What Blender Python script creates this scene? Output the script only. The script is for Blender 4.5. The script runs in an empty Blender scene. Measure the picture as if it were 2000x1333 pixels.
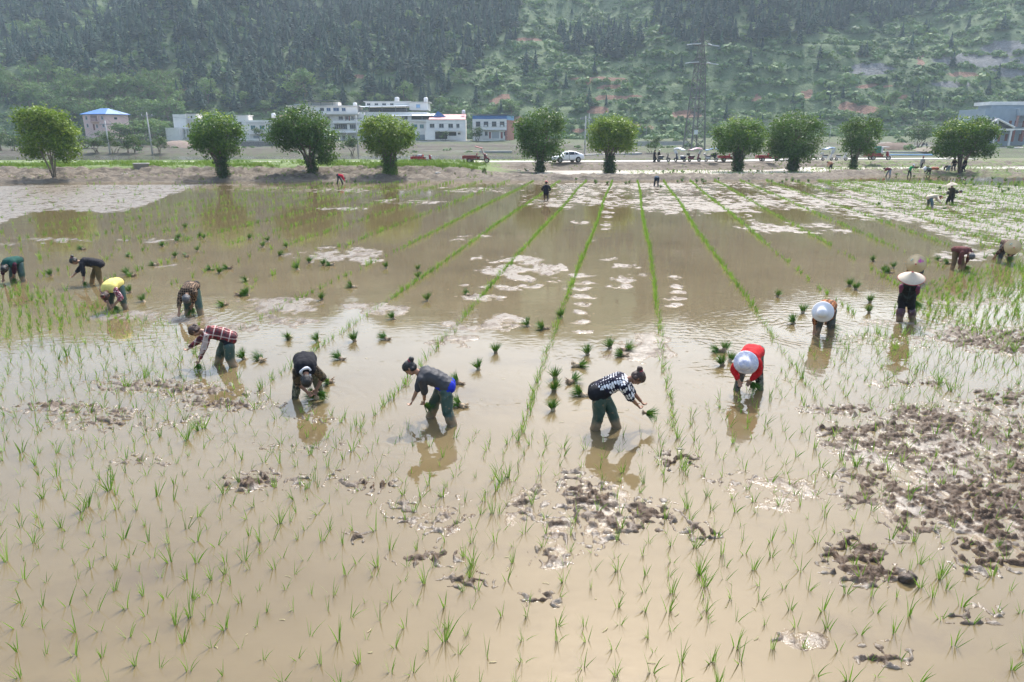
import bpy, bmesh, math, random
import numpy as np
from mathutils import Vector, Matrix, Quaternion
R = math.radians
random.seed(7)
rng = np.random.default_rng(11)
scene = bpy.context.scene
COL = scene.collection

# ------------------------------------------------------------------ camera
CAM_H = 4.8
FOC = 1333.3
PITCH = math.atan(408 / FOC)
CP, SP = math.cos(PITCH), math.sin(PITCH)
cam_d = bpy.data.cameras.new('camera')
cam = bpy.data.objects.new('camera', cam_d)
COL.objects.link(cam)
cam_d.sensor_width = 36; cam_d.lens = 36 * FOC / 2000
cam_d.clip_start = 0.1; cam_d.clip_end = 4000
cam.location = (0, 0, CAM_H)
cam.rotation_euler = (math.pi / 2 - PITCH, 0, 0)
scene.camera = cam

def ray(px, py):
    u = (px - 1000) / FOC; v = (666.5 - py) / FOC
    return Vector((u, CP + v * SP, -SP + v * CP))
def at(px, py, z=0.0):
    d = ray(px, py); t = (z - CAM_H) / d.z
    return Vector((d.x * t, d.y * t, z))
def atY(px, py, Y):
    d = ray(px, py); t = Y / d.y
    return Vector((d.x * t, Y, CAM_H + d.z * t))
def proj(x, y, z):
    """photo coordinates of world points (numpy ok)"""
    dz = z - CAM_H
    dep = y * CP - dz * SP
    up = y * SP + dz * CP
    return 1000 + FOC * x / dep, 666.5 - FOC * up / dep

# ------------------------------------------------------------------ noise
def _h(ix, iy, s):
    n = (ix * 374761393 + iy * 668265263 + s * 974634777) & 0xffffffff
    n = ((n ^ (n >> 13)) * 1274126177) & 0xffffffff
    return ((n ^ (n >> 16)) & 0xffff) / 65535.0
def vnoise(x, y, s=0):
    x = np.asarray(x, float); y = np.asarray(y, float)
    ix = np.floor(x).astype(np.int64); iy = np.floor(y).astype(np.int64)
    fx = x - ix; fy = y - iy
    fx = fx * fx * (3 - 2 * fx); fy = fy * fy * (3 - 2 * fy)
    a = _h(ix, iy, s); b = _h(ix + 1, iy, s); c = _h(ix, iy + 1, s); d = _h(ix + 1, iy + 1, s)
    return (a + (b - a) * fx) * (1 - fy) + (c + (d - c) * fx) * fy
def fbm(x, y, s=0, o=4, g=.5):
    t = 0; a = 1; n = 0
    for k in range(o):
        t = t + a * vnoise(x * 2 ** k + 17.3 * k, y * 2 ** k - 9.1 * k, s + k); n += a; a *= g
    return t / n          # 0..1
def sstep(a, b, x):
    t = np.clip((x - a) / (b - a), 0, 1); return t * t * (3 - 2 * t)

# ------------------------------------------------------------------ materials
MATS = {}
def lin(c):
    return tuple((v / 255 / 12.92 if v / 255 <= .04045 else ((v / 255 + .055) / 1.055) ** 2.4) for v in c)
def newmat(name):
    m = bpy.data.materials.new(name); m.use_nodes = True
    nt = m.node_tree
    b = nt.nodes['Principled BSDF']
    return m, nt, b
def N(nt, t, **kw):
    n = nt.nodes.new(t)
    for k, v in kw.items():
        if hasattr(n, k): setattr(n, k, v)
        else: n.inputs[k.replace('_', ' ')].default_value = v
    return n
def L(nt, a, b): nt.links.new(a, b)
def mathn(nt, op, a, b=None, clamp=False):
    n = nt.nodes.new('ShaderNodeMath'); n.operation = op; n.use_clamp = clamp
    for i, v in enumerate((a, b)):
        if v is None: continue
        if isinstance(v, (int, float)): n.inputs[i].default_value = v
        else: nt.links.new(v, n.inputs[i])
    return n.outputs[0]
def ramp(nt, fac, stops, interp='LINEAR'):
    n = nt.nodes.new('ShaderNodeValToRGB'); n.color_ramp.interpolation = interp
    e = n.color_ramp.elements
    while len(e) < len(stops): e.new(.5)
    for el, (p, c) in zip(e, stops):
        el.position = p; el.color = (*c, 1) if len(c) == 3 else c
    nt.links.new(fac, n.inputs[0]); return n.outputs[0]
def mixc(nt, fac, a, b, blend='MIX'):
    n = nt.nodes.new('ShaderNodeMix'); n.data_type = 'RGBA'; n.blend_type = blend
    for i, v in ((0, fac), (6, a), (7, b)):
        if isinstance(v, (int, float)): n.inputs[i].default_value = v
        elif isinstance(v, tuple): n.inputs[i].default_value = (*v, 1) if len(v) == 3 else v
        else: nt.links.new(v, n.inputs[i])
    return n.outputs[2]
def texco(nt, kind='Object', scale=(1, 1, 1), rot=(0, 0, 0)):
    t = nt.nodes.new('ShaderNodeTexCoord'); m = nt.nodes.new('ShaderNodeMapping')
    m.inputs['Scale'].default_value = scale; m.inputs['Rotation'].default_value = rot
    nt.links.new(t.outputs[kind], m.inputs[0]); return m.outputs[0]
def noise(nt, vec, scale, detail=4, rough=.55):
    n = nt.nodes.new('ShaderNodeTexNoise'); n.inputs['Scale'].default_value = scale
    n.inputs['Detail'].default_value = detail; n.inputs['Roughness'].default_value = rough
    if vec is not None: nt.links.new(vec, n.inputs['Vector'])
    return n.outputs['Fac']
def bump(nt, b, h, strength=.3, dist=.02):
    n = nt.nodes.new('ShaderNodeBump'); n.inputs['Strength'].default_value = strength; n.inputs['Distance'].default_value = dist
    nt.links.new(h, n.inputs['Height']); nt.links.new(n.outputs[0], b.inputs['Normal'])
def mat(name, col, rough=.6, var=.25, scale=6, spec=.5, metal=0, bmp=0, bscale=None, col2=None, dist=.02):
    """plain procedural surface: two noise-mixed tones and a fine bump"""
    if name in MATS: return MATS[name]
    m, nt, b = newmat(name)
    v = texco(nt)
    f = noise(nt, v, scale, 5)
    c2 = col2 or tuple(x * (1 - var) for x in col)
    L(nt, ramp(nt, f, [(.32, c2), (.68, col)]), b.inputs['Base Color'])
    b.inputs['Roughness'].default_value = rough; b.inputs['Metallic'].default_value = metal
    b.inputs['Specular IOR Level'].default_value = spec
    if bmp: bump(nt, b, noise(nt, v, bscale or scale * 5, 3), bmp, dist)
    MATS[name] = m
    return m

# ------------------------------------------------------------------ meshes
class MB:
    def __init__(s): s.v = []; s.f = []
    def add(s, vs, fs):
        o = len(s.v); s.v += [tuple(p) for p in vs]; s.f += [tuple(i + o for i in f) for f in fs]; return s
    def box(s, c, d, rot=None, taper=1.0):
        x, y, z = d[0] / 2, d[1] / 2, d[2] / 2
        p = [(-x, -y, -z), (x, -y, -z), (x, y, -z), (-x, y, -z), (-x * taper, -y * taper, z), (x * taper, -y * taper, z), (x * taper, y * taper, z), (-x * taper, y * taper, z)]
        M = Matrix.Rotation(rot[1], 3, rot[0]) if rot else None
        c = Vector(c)
        p = [(c + (M @ Vector(q) if M else Vector(q))) for q in p]
        return s.add(p, [(3, 2, 1, 0), (4, 5, 6, 7), (0, 1, 5, 4), (1, 2, 6, 5), (2, 3, 7, 6), (3, 0, 4, 7)])
    def bx(s, x0, x1, y0, y1, z0, z1):
        return s.box(((x0 + x1) / 2, (y0 + y1) / 2, (z0 + z1) / 2), (abs(x1 - x0), abs(y1 - y0), abs(z1 - z0)))
    def tube(s, pts, rad, n=8, cap=True):
        pts = [Vector(p) for p in pts]
        if isinstance(rad, (int, float)): rad = [rad] * len(pts)
        prev = None; rings = []
        for i, p in enumerate(pts):
            t = (pts[min(i + 1, len(pts) - 1)] - pts[max(i - 1, 0)])
            t = t.normalized() if t.length > 1e-9 else Vector((0, 0, 1))
            if prev is None:
                a = Vector((0, 0, 1)) if abs(t.z) < .9 else Vector((1, 0, 0)); u = t.cross(a).normalized()
            else:
                u = prev - t * prev.dot(t); u = u.normalized() if u.length > 1e-6 else t.orthogonal().normalized()
            prev = u; w = t.cross(u)
            rings.append([p + (u * math.cos(2 * math.pi * k / n) + w * math.sin(2 * math.pi * k / n)) * rad[i] for k in range(n)])
        vs = [q for r in rings for q in r]; fs = []
        for i in range(len(pts) - 1):
            for k in range(n):
                a = i * n + k; b = i * n + (k + 1) % n
                fs.append((a, b, b + n, a + n))
        if cap:
            fs.append(tuple(range(n - 1, -1, -1))); fs.append(tuple((len(pts) - 1) * n + k for k in range(n)))
        return s.add(vs, fs)
    def lathe(s, prof, c=(0, 0, 0), axis='Z', n=20, M=None, wob=None):
        vs = []; fs = []
        for i, (r, h) in enumerate(prof):
            for k in range(n):
                a = 2 * math.pi * k / n
                rr = r; hh = h
                if wob: hh += wob * r * math.sin(2 * a + .7) + wob * .6 * r * math.sin(3 * a)
                p = Vector((rr * math.cos(a), rr * math.sin(a), hh))
                if axis == 'Y': p = Vector((p.x, p.z, p.y))
                if axis == 'X': p = Vector((p.z, p.x, p.y))
                if M: p = M @ p
                vs.append(p + Vector(c))
        for i in range(len(prof) - 1):
            for k in range(n):
                a = i * n + k; b = i * n + (k + 1) % n
                fs.append((a, b, b + n, a + n))
        return s.add(vs, fs)
    def ell(s, c, r, n=14, k=9):
        vs = [Vector(c) + Vector((0, 0, -r[2]))]; fs = []
        for i in range(1, k):
            a = -math.pi / 2 + math.pi * i / k
            for j in range(n):
                t = 2 * math.pi * j / n
                vs.append(Vector(c) + Vector((r[0] * math.cos(a) * math.cos(t), r[1] * math.cos(a) * math.sin(t), r[2] * math.sin(a))))
        vs.append(Vector(c) + Vector((0, 0, r[2]))); e = len(vs) - 1
        for j in range(n):
            fs.append((0, 1 + (j + 1) % n, 1 + j)); fs.append((e, e - n + j, e - n + (j + 1) % n))
        for i in range(k - 2):
            for j in range(n):
                a = 1 + i * n + j; b = 1 + i * n + (j + 1) % n
                fs.append((a, b, b + n, a + n))
        return s.add(vs, fs)
    def capsule(s, p0, p1, r0, r1, n=12, k=4):
        p0 = Vector(p0); p1 = Vector(p1); ax = p1 - p0
        z = ax.normalized() if ax.length > 1e-6 else Vector((0, 0, 1))
        x = z.orthogonal().normalized(); y = z.cross(x)
        vs = [p0 - z * r0]; fs = []; m = 0
        st = [(p0, r0, -math.pi / 2 + math.pi / 2 * i / k) for i in range(1, k + 1)] + [(p1, r1, math.pi / 2 * i / k) for i in range(0, k)]
        for c, r, a in st:
            for j in range(n):
                t = 2 * math.pi * j / n
                vs.append(c + z * (math.sin(a) * r) + (x * math.cos(t) + y * math.sin(t)) * (math.cos(a) * r))
        vs.append(p1 + z * r1); e = len(vs) - 1
        for j in range(n):
            fs.append((0, 1 + (j + 1) % n, 1 + j)); fs.append((e, e - n + j, e - n + (j + 1) % n))
        for i in range(len(st) - 1):
            for j in range(n):
                a = 1 + i * n + j; b = 1 + i * n + (j + 1) % n
                fs.append((a, b, b + n, a + n))
        return s.add(vs, fs)
    def prism(s, outline, y0, y1, axis='Y'):
        """outline of (x, z) pairs, anticlockwise seen from -Y, pushed from y0 to y1"""
        n = len(outline)
        vs = [(x, y0, z) for x, z in outline] + [(x, y1, z) for x, z in outline]
        if axis == 'X': vs = [(y, x, z) for x, y, z in vs]
        fs = [tuple(range(n)), tuple(range(2 * n - 1, n - 1, -1))]
        for i in range(n):
            j = (i + 1) % n; fs.append((j, i, i + n, j + n))
        return s.add(vs, fs)
    def mesh(s, name):
        me = bpy.data.meshes.new(name); me.from_pydata([tuple(v) for v in s.v], [], s.f); me.validate(); me.update(); return me
    def build(s, name, m, parent=None, smooth=False, bevel=0, label=None):
        me = s.mesh(name)
        o = bpy.data.objects.new(name, me); COL.objects.link(o)
        if m: me.materials.append(m)
        if smooth: me.polygons.foreach_set('use_smooth', [True] * len(me.polygons))
        if bevel:
            bm = o.modifiers.new('bevel', 'BEVEL'); bm.width = bevel; bm.segments = 2; bm.limit_method = 'ANGLE'
        if parent: o.parent = parent
        if label: o['label'] = label
        return o

def tag(o, label=None, cat=None, group=None, kind=None):
    if label: o['label'] = label
    if cat: o['category'] = cat
    if group: o['group'] = group
    if kind: o['kind'] = kind
    return o
def thing(name, label, cat, loc=(0, 0, 0), rz=0, group=None, s=1.0):
    o = bpy.data.objects.new(name, None); COL.objects.link(o); o.empty_display_size = .2
    o.location = loc; o.rotation_euler = (0, 0, rz); o.scale = (s, s, s)
    return tag(o, label, cat, group)
def dup(root, loc, rz, label=None, s=None):
    r = root.copy(); COL.objects.link(r); r.location = loc; r.rotation_euler = (0, 0, rz)
    if s: r.scale = (s, s, s) if isinstance(s, (int, float)) else s
    if label: r['label'] = label
    for ch in root.children:
        c = ch.copy(); COL.objects.link(c); c.parent = r
        for g in ch.children:
            d = g.copy(); COL.objects.link(d); d.parent = c
    return r

def npmesh(name, V, F, m=None, tint=None, smooth=False):
    """V (n,3), F (m,k) -> mesh"""
    V = np.asarray(V, np.float32); F = np.asarray(F, np.int32)
    me = bpy.data.meshes.new(name)
    me.vertices.add(len(V)); me.vertices.foreach_set('co', V.ravel())
    k = F.shape[1]
    me.loops.add(F.size); me.loops.foreach_set('vertex_index', F.ravel())
    me.polygons.add(len(F)); me.polygons.foreach_set('loop_start', np.arange(0, F.size, k, dtype=np.int32))
    if smooth: me.polygons.foreach_set('use_smooth', np.ones(len(F), bool))
    me.update(calc_edges=True)
    if tint is not None:
        a = me.attributes.new('tint', 'FLOAT', 'POINT'); a.data.foreach_set('value', np.asarray(tint, np.float32))
    if m: me.materials.append(m)
    return me
def nobj(name, me, parent=None):
    o = bpy.data.objects.new(name, me); COL.objects.link(o)
    if parent: o.parent = parent
    return o
def instv(tmpl, pos, scl, rot, tints=None, lean=None):
    """copies of templates merged into one vertex/face array; tmpl list of (V,F), pos (n,3), scl (n,) or (n,3), rot (n,)"""
    Vs = []; Fs = []; Ts = []; off = 0
    scl = np.asarray(scl, float)
    if scl.ndim == 1: scl = np.stack([scl] * 3, 1)
    which = rng.integers(0, len(tmpl), len(pos))
    for t, (TV, TF) in enumerate(tmpl):
        idx = np.where(which == t)[0]
        if not len(idx): continue
        P = TV[None] * scl[idx][:, None]
        c, s = np.cos(rot[idx])[:, None], np.sin(rot[idx])[:, None]
        X = P[..., 0] * c - P[..., 1] * s; Y = P[..., 0] * s + P[..., 1] * c; Z = P[..., 2]
        if lean is not None:
            X = X + Z * lean[idx, 0][:, None]; Y = Y + Z * lean[idx, 1][:, None]
        P = np.stack([X, Y, Z], -1) + pos[idx][:, None]
        n = len(TV)
        Vs.append(P.reshape(-1, 3))
        Fs.append((TF[None] + (np.arange(len(idx)) * n)[:, None, None] + off).reshape(-1, TF.shape[1]))
        if tints is not None: Ts.append(np.repeat(tints[idx], n))
        off += n * len(idx)
    return np.concatenate(Vs), np.concatenate(Fs), (np.concatenate(Ts) if tints is not None else None)
# ================================================================== people
def remesh(mb, vox, smooth=4, wr=0.0, ws=9.0, seed=0):
    me = mb.mesh('tmp'); o = bpy.data.objects.new('tmp', me); COL.objects.link(o)
    r = o.modifiers.new('r', 'REMESH'); r.mode = 'VOXEL'; r.voxel_size = vox
    if smooth:
        s = o.modifiers.new('s', 'SMOOTH'); s.factor = .5; s.iterations = smooth
    dg = bpy.context.evaluated_depsgraph_get()
    out = bpy.data.meshes.new_from_object(o.evaluated_get(dg))
    bpy.data.objects.remove(o); bpy.data.meshes.remove(me)
    n = len(out.vertices)
    if wr and n:
        co = np.empty(n * 3, np.float32); no = np.empty(n * 3, np.float32)
        out.vertices.foreach_get('co', co); out.vertices.foreach_get('normal', no)
        co = co.reshape(-1, 3); no = no.reshape(-1, 3)
        a = vnoise(co[:, 0] * ws + co[:, 2] * ws * .7, co[:, 1] * ws + co[:, 2] * ws * .9, seed)
        b = vnoise(co[:, 0] * ws * 2.3 - co[:, 2] * ws, co[:, 1] * ws * 2.1 + co[:, 2] * ws * 1.4, seed + 5)
        d = (1 - np.abs(2 * a - 1) * 1.6) * .65 + (b - .5) * .7
        co = co + no * (d * wr)[:, None]
        out.vertices.foreach_set('co', co.astype(np.float32).ravel())
    out.polygons.foreach_set('use_smooth', [True] * len(out.polygons)); out.update()
    return out

def ik(a, b, l1, l2, pole):
    d = b - a; D = min(max(d.length, abs(l1 - l2) + .01), (l1 + l2) * .995)
    u = d.normalized(); x = (l1 * l1 - l2 * l2 + D * D) / (2 * D)
    h = math.sqrt(max(l1 * l1 - x * x, 0))
    p = pole - u * pole.dot(u); p = p.normalized() if p.length > 1e-5 else u.orthogonal().normalized()
    return a + u * x + p * h, a + u * D

SKIN = mat('skin', (.36, .19, .115), .5, .2, 14, bmp=.08)
SKIND = mat('skin_tanned', (.27, .135, .08), .5, .2, 14, bmp=.08)
HAIRM = {'black': mat('hair_black', (.012, .010, .010), .42, .5, 60, bmp=.5, bscale=140), 'grey': mat('hair_grey', (.11, .11, .12), .45, .65, 60, bmp=.5, bscale=140),
         'brown': mat('hair_brown', (.055, .022, .012), .4, .5, 60, bmp=.5, bscale=140)}
EYE = mat('eye_dark', (.02, .014, .012), .2); LIP = mat('lips', (.28, .09, .075), .45)

def cloth(name, col, pat=None, cols=(), lean=0, rough=.85, sheen=0, sc=1.0):
    m, nt, b = newmat(name)
    v = texco(nt, 'Object', rot=(R(lean), 0, 0))
    f = noise(nt, v, 7, 5)
    base = ramp(nt, f, [(.3, tuple(c * .78 for c in col)), (.7, col)])
    if pat == 'plaid':
        sp = nt.nodes.new('ShaderNodeSeparateXYZ'); L(nt, v, sp.inputs[0])
        def stripes(o, per, w, ph):
            a = mathn(nt, 'FRACT', mathn(nt, 'ADD', mathn(nt, 'MULTIPLY', o, 1 / per), ph + 50))
            return mathn(nt, 'LESS_THAN', a, w)
        c = base
        per = .16 * sc
        for o, ph in ((sp.outputs[0], .0), (sp.outputs[2], .3), (sp.outputs[1], .6)):
            c = mixc(nt, mathn(nt, 'MULTIPLY', stripes(o, per, .30, ph), .62), c, cols[0])
        for o, ph in ((sp.outputs[0], .55), (sp.outputs[2], .8), (sp.outputs[1], .2)):
            c = mixc(nt, mathn(nt, 'MULTIPLY', stripes(o, per, .14, ph), .6), c, cols[1])
        base = c
    elif pat == 'dots':
        vo = nt.nodes.new('ShaderNodeTexVoronoi'); vo.inputs['Scale'].default_value = 22 * sc; vo.inputs['Randomness'].default_value = 0
        vm = nt.nodes.new('ShaderNodeMapping'); vm.inputs['Scale'].default_value = (1, .3, 1); L(nt, v, vm.inputs[0]); L(nt, vm.outputs[0], vo.inputs['Vector'])
        base = ramp(nt, vo.outputs['Distance'], [(0, (.02, .02, .03)), (.13, cols[0]), (.46, col)], 'CONSTANT')
    elif pat == 'camo':
        a = noise(nt, v, 13 * sc, 2); c = noise(nt, v, 21 * sc, 2)
        base = mixc(nt, mathn(nt, 'GREATER_THAN', a, .53), base, cols[0])
        base = mixc(nt, mathn(nt, 'GREATER_THAN', c, .6), base, cols[1])
    elif pat == 'floral':
        vo = nt.nodes.new('ShaderNodeTexVoronoi'); vo.inputs['Scale'].default_value = 24 * sc; L(nt, v, vo.inputs['Vector'])
        base = mixc(nt, mathn(nt, 'LESS_THAN', vo.outputs['Distance'], .38), base, cols[0])
    elif pat == 'mud':     # rubber waders, dried mud splashed up from the boot
        sp = nt.nodes.new('ShaderNodeSeparateXYZ'); L(nt, v, sp.inputs[0])
        e = mathn(nt, 'ADD', sp.outputs[2], mathn(nt, 'MULTIPLY', noise(nt, v, 9, 5), -.22))
        base = mixc(nt, ramp(nt, e, [(.0, (.85, .85, .85)), (.10, (0, 0, 0))]), base, cols[0])
        base = mixc(nt, mathn(nt, 'MULTIPLY', mathn(nt, 'GREATER_THAN', noise(nt, v, 16, 4), .62), .5), base, cols[0])
    L(nt, base, b.inputs['Base Color'])
    b.inputs['Roughness'].default_value = rough; b.inputs['Specular IOR Level'].default_value = .5 if rough < .5 else .18
    h = noise(nt, v, 26, 4)
    if pat == 'quilt':
        w = nt.nodes.new('ShaderNodeTexWave'); w.bands_direction = 'Z'; w.inputs['Scale'].default_value = 5; w.inputs['Distortion'].default_value = 1.2; L(nt, v, w.inputs[0])
        h = mathn(nt, 'ADD', h, w.outputs['Fac'])
    bump(nt, b, h, .5, .012)
    return m
RUB = ((.026, .068, .057), (.26, .175, .105))
def waders(col=RUB[0], name='wader_rubber'): 
    if name not in MATS: MATS[name] = cloth(name, col, 'mud', (RUB[1],), rough=.33)
    return MATS[name]
def plain(name, col, rough=.85):
    if name not in MATS: MATS[name] = cloth(name, col, rough=rough)
    return MATS[name]
STRAW = mat('straw', (.62, .47, .27), .7, .14, 25, bmp=.3, bscale=120, dist=.004)
STRAWP = mat('straw_bleached', (.56, .47, .36), .7, .12, 25, bmp=.3, bscale=120, dist=.004)
PINK = mat('hat_pink', (.62, .10, .38), .6); WHITEC = mat('white_cotton', (.74, .73, .76), .8, .1, 9, bmp=.2)
PRINTC = mat('printed_cotton', (.76, .74, .76), .85, .5, 15, col2=(.40, .42, .58), bmp=.6, bscale=30)
REDTIP = mat('hat_tip', (.42, .05, .06), .7)

PEOPLE = {}
def person(key, label, feet, face, hz=.66, lean=92, tilt=0, hands=None, head=(100, 0, 0), back=.14, hipx=0, sc=1.0, vox=.010,
           skin=None, hair='black', hairdo='short', hat=None, top=None, sleeve=1.3, hem=-.02, vest=None, bottom=None, wader=None, wtop=.25, z0=0.0,
           fingers=True, twist=0, cuff=None, knee=1.0, sink=.22, group=None, fatt=1.0, walk=False):
    P0, P1 = at(*feet[0], z0), at(*feet[1], z0)
    base = (P0 + P1) / 2
    root = thing('person', label, 'person', base, -R(face), group)
    Mw = Matrix.Translation(base) @ Matrix.Rotation(-R(face), 4, 'Z') @ Matrix.Scale(sc, 4)
    Mi = Mw.inverted()
    root.scale = (sc, sc, sc)
    # which foot is the right one: larger local x
    a, b_ = Mi @ P0, Mi @ P1
    lf, rf = (a, b_) if a.x < b_.x else (b_, a)
    th = R(lean)
    hip = Vector((hipx, -back * math.sin(th), hz))
    sd = Vector((math.sin(R(tilt)), math.sin(th), math.cos(th))).normalized()
    right = (Vector((1, 0, 0)) - sd * sd.x).normalized()
    right = Quaternion(sd, R(twist)) @ right
    dors = right.cross(sd)
    neck = hip + sd * .47
    mid = hip + sd * .23 + dors * .05; chest = hip + sd * .36 + dors * .035
    hl = R(head[0])
    hd = Vector((0, math.sin(hl), math.cos(hl))); fc = Vector((0, math.cos(hl), -math.sin(hl)))
    hd = Quaternion(Vector((0, 1, 0)), R(head[1])) @ hd; fc = Quaternion(Vector((0, 1, 0)), R(head[1])) @ fc
    fc = Quaternion(hd, -R(head[2])) @ fc
    hs = fc.cross(hd)
    hc = neck + sd * .035 + hd * .155
    # limbs
    sh = {}; el = {}; wr = {}; hip_j = {}; kn = {}; an = {}
    for sx, ft in ((-1, lf), (1, rf)):
        sh[sx] = neck - sd * .06 + right * (sx * .165) - dors * .02
        hip_j[sx] = hip + Vector((sx * .085, 0, -.02))
        tgt = Vector((ft.x, ft.y, -sink))
        dn = (tgt - hip_j[sx])
        kn[sx], an[sx] = ik(hip_j[sx], tgt, .42, .42, Vector((sx * .12, 1, .1)) * knee)
    hp = {}
    hs_ = hands or [(.25 * 1, .0), ]
    for sx, hh in ((-1, hands[0]), (1, hands[1])):
        if len(hh) == 4: t = Mi @ at(hh[1], hh[2], z0 + hh[3]) if hh[0] == 'p' else Vector(hh[1:])
        else: t = Vector(hh)
        d = (t - sh[sx]).normalized()
        el[sx], wr[sx] = ik(sh[sx], t - d * .07, .275, .245, Vector((sx * .7, -.2, 0)) + dors * .35 - sd * .3)
        hp[sx] = t
    def torso(mb, e, hem=0.0, f=1.0, sl=True):
        for sx in (-1, 1):
            r_ = right * sx
            mb.capsule(hip + r_ * .072 * f - sd * (.02 + hem), mid + r_ * .06 * f, .108 + e * 1.1, .102 + e)
            mb.capsule(mid + r_ * .06 * f, chest + r_ * .07 * f, .102 + e, .105 + e)
            mb.capsule(chest + r_ * .07 * f, neck - sd * .06 + r_ * .10, .105 + e, .07 + e)
            if sl: mb.capsule(neck - sd * .05 + r_ * .07, sh[sx], .062 + e, .058 + e)
        mb.capsule(hip - sd * .02, chest, .115 + e, .115 + e); mb.capsule(chest, neck - sd * .03, .11 + e, .062 + e * .7)
    def arms(mb, e, upto=2.0, e2=None):
        for sx in (-1, 1):
            k = min(upto, 1.0)
            mb.capsule(sh[sx], sh[sx].lerp(el[sx], k), .054 + e, .054 + (.044 - .054) * k + e)
            if upto > 1:
                k = min(upto - 1, 1)
                mb.capsule(el[sx], el[sx].lerp(wr[sx], k), .043 + e, .043 + (.028 - .043) * k + (e if e2 is None else e2))
    def legs(mb, e, t0=0.0, t1=2.0, e1=None):
        for sx in (-1, 1):
            p = hip_j[sx].lerp(kn[sx], t0)
            mb.capsule(p, kn[sx], .088 - .026 * t0 + e, .06 + e)
            if t1 > 1:
                k = t1 - 1; mb.capsule(kn[sx], kn[sx].lerp(an[sx], k), .058 + e, .058 - .018 * k + (e if e1 is None else e1))
            if t1 >= 2:
                mb.capsule(an[sx] - Vector((0, .04, .03)), an[sx] + Vector((0, .15, -.05)), .045 + e * .5, .035 + e * .5)
    def head_(mb):
        def p(x, y, z): return hc + hs * x + fc * y + hd * z
        mb.capsule(p(0, -.018, .03), p(0, .005, .028), .093, .09); mb.capsule(p(0, .02, -.03), p(0, .035, -.075), .073, .045)
        mb.capsule(p(-.035, .03, -.045), p(.035, .03, -.045), .045, .045)
        mb.capsule(p(0, .094, -.0), p(0, .107, -.028), .010, .016, 8, 3); mb.capsule(p(-.028, .072, .022), p(.028, .072, .022), .022, .022)
        mb.capsule(p(0, .062, -.09), p(0, .066, -.085), .026, .026)
        for sx in (-1, 1):
            mb.capsule(p(sx * .09, -.01, .01), p(sx * .088, -.004, -.03), .02, .014, 8, 3)
            mb.capsule(p(sx * .045, .05, -.03), p(sx * .04, .05, -.04), .036, .034)
        mb.capsule(neck - sd * .05, p(0, -.02, -.07), .056, .05)
    def hand_(mb, sx):
        d = (hp[sx] - el[sx]).normalized()
        n = (d.cross(right) * -1).normalized()        # palm normal, roughly down / back
        s = d.cross(n).normalized()
        w = wr[sx]
        for k in (-1.2, 0, 1.2):
            mb.capsule(w + s * k * .012, w + d * .075 + s * k * .02, .015, .0145, 8, 3)
        ln = [.07, .082, .077, .06]
        for k in range(4):
            o = (k - 1.5) * .0205
            p = w + d * .078 + s * o; a = d
            for q in range(3):
                ang = R((28 + 6 * k, 42, 34)[q]); ax = s
                a = (Quaternion(ax, -ang) @ a) if (Quaternion(ax, -ang) @ a).dot(n) > a.dot(n) else (Quaternion(ax, ang) @ a)
                q2 = p + a * ln[k] * (.46, .32, .24)[q]
                mb.capsule(p, q2, .0095 - q * .0006, .009 - q * .0006, 8, 3); p = q2
        # thumb leaves the side of the palm near its base
        p = w + d * .022 + s * (.028 * -sx); a = (d * .6 + s * (-sx) * .75 + n * .35).normalized()
        q2 = p + a * .042; mb.capsule(p, q2, .0125, .011, 8, 3)
        a = (d * .85 + s * (-sx) * .2 + n * .5).normalized(); mb.capsule(q2, q2 + a * .034, .011, .009, 8, 3)
    sk = skin or SKIN
    mb = MB(); torso(mb, 0); arms(mb, 0); legs(mb, 0); head_(mb)
    for sx in (-1, 1): hand_(mb, sx)
    o = nobj('body', remesh(mb, vox, 2), root); o.data.materials.append(sk)
    o.data.name = 'body'
    def part(name, mb, m, vx=None, wrk=.008, sm=4, par=root, lab=None, ws=9):
        me = remesh(mb, vx or max(vox * 1.5, .014), sm, wrk, ws, abs(hash(key)) % 97); me.name = name
        me.materials.append(m); q = nobj(name, me, par)
        if lab: q['label'] = lab
        return q
    big = vox < .02
    if bottom:
        mb = MB()
        for sx in (-1, 1): mb.capsule(hip + right * sx * .07 + sd * .09, hip + right * sx * .075 - sd * .06, .118 * fatt, .125 * fatt)
        legs(mb, .02 * fatt, 0, 2.0, .022)
        part('trousers', mb, bottom, wrk=.012)
    if wader:
        mb = MB(); legs(mb, .036, wtop, 2.0, .032)
        part('waders', mb, wader, wrk=.017, ws=7)
    mb = MB(); torso(mb, .022 * fatt, hem); arms(mb, .021, sleeve, .017)
    t_ = part('jacket' if sleeve > 1.5 else 'shirt', mb, top, wrk=.017, sm=3)
    if cuff:
        for sx in (-1, 1):
            k = min(sleeve - 1, .99); c = el[sx].lerp(wr[sx], k); d = (wr[sx] - el[sx]).normalized(); part('cuff', MB().capsule(c - d * .035, c + d * .01, .06, .058), cuff, wrk=0)
    if vest:
        mb = MB(); torso(mb, .034, hem * 1.1, .96, False); part('vest', mb, vest, wrk=.016)
    def p(x, y, z): return hc + hs * x + fc * y + hd * z
    if key == 'camo_man':
        MB().tube([neck + sd * .045 + right * (.088 * math.cos(t)) + dors * (.085 * math.sin(t)) + sd * .02 * math.sin(2 * t) for t in np.linspace(-2.6, 2.9, 18)], [.024 + .006 * math.sin(5 * t) for t in range(18)], 8).build('neck_towel', WHITEC, root, True)
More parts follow.
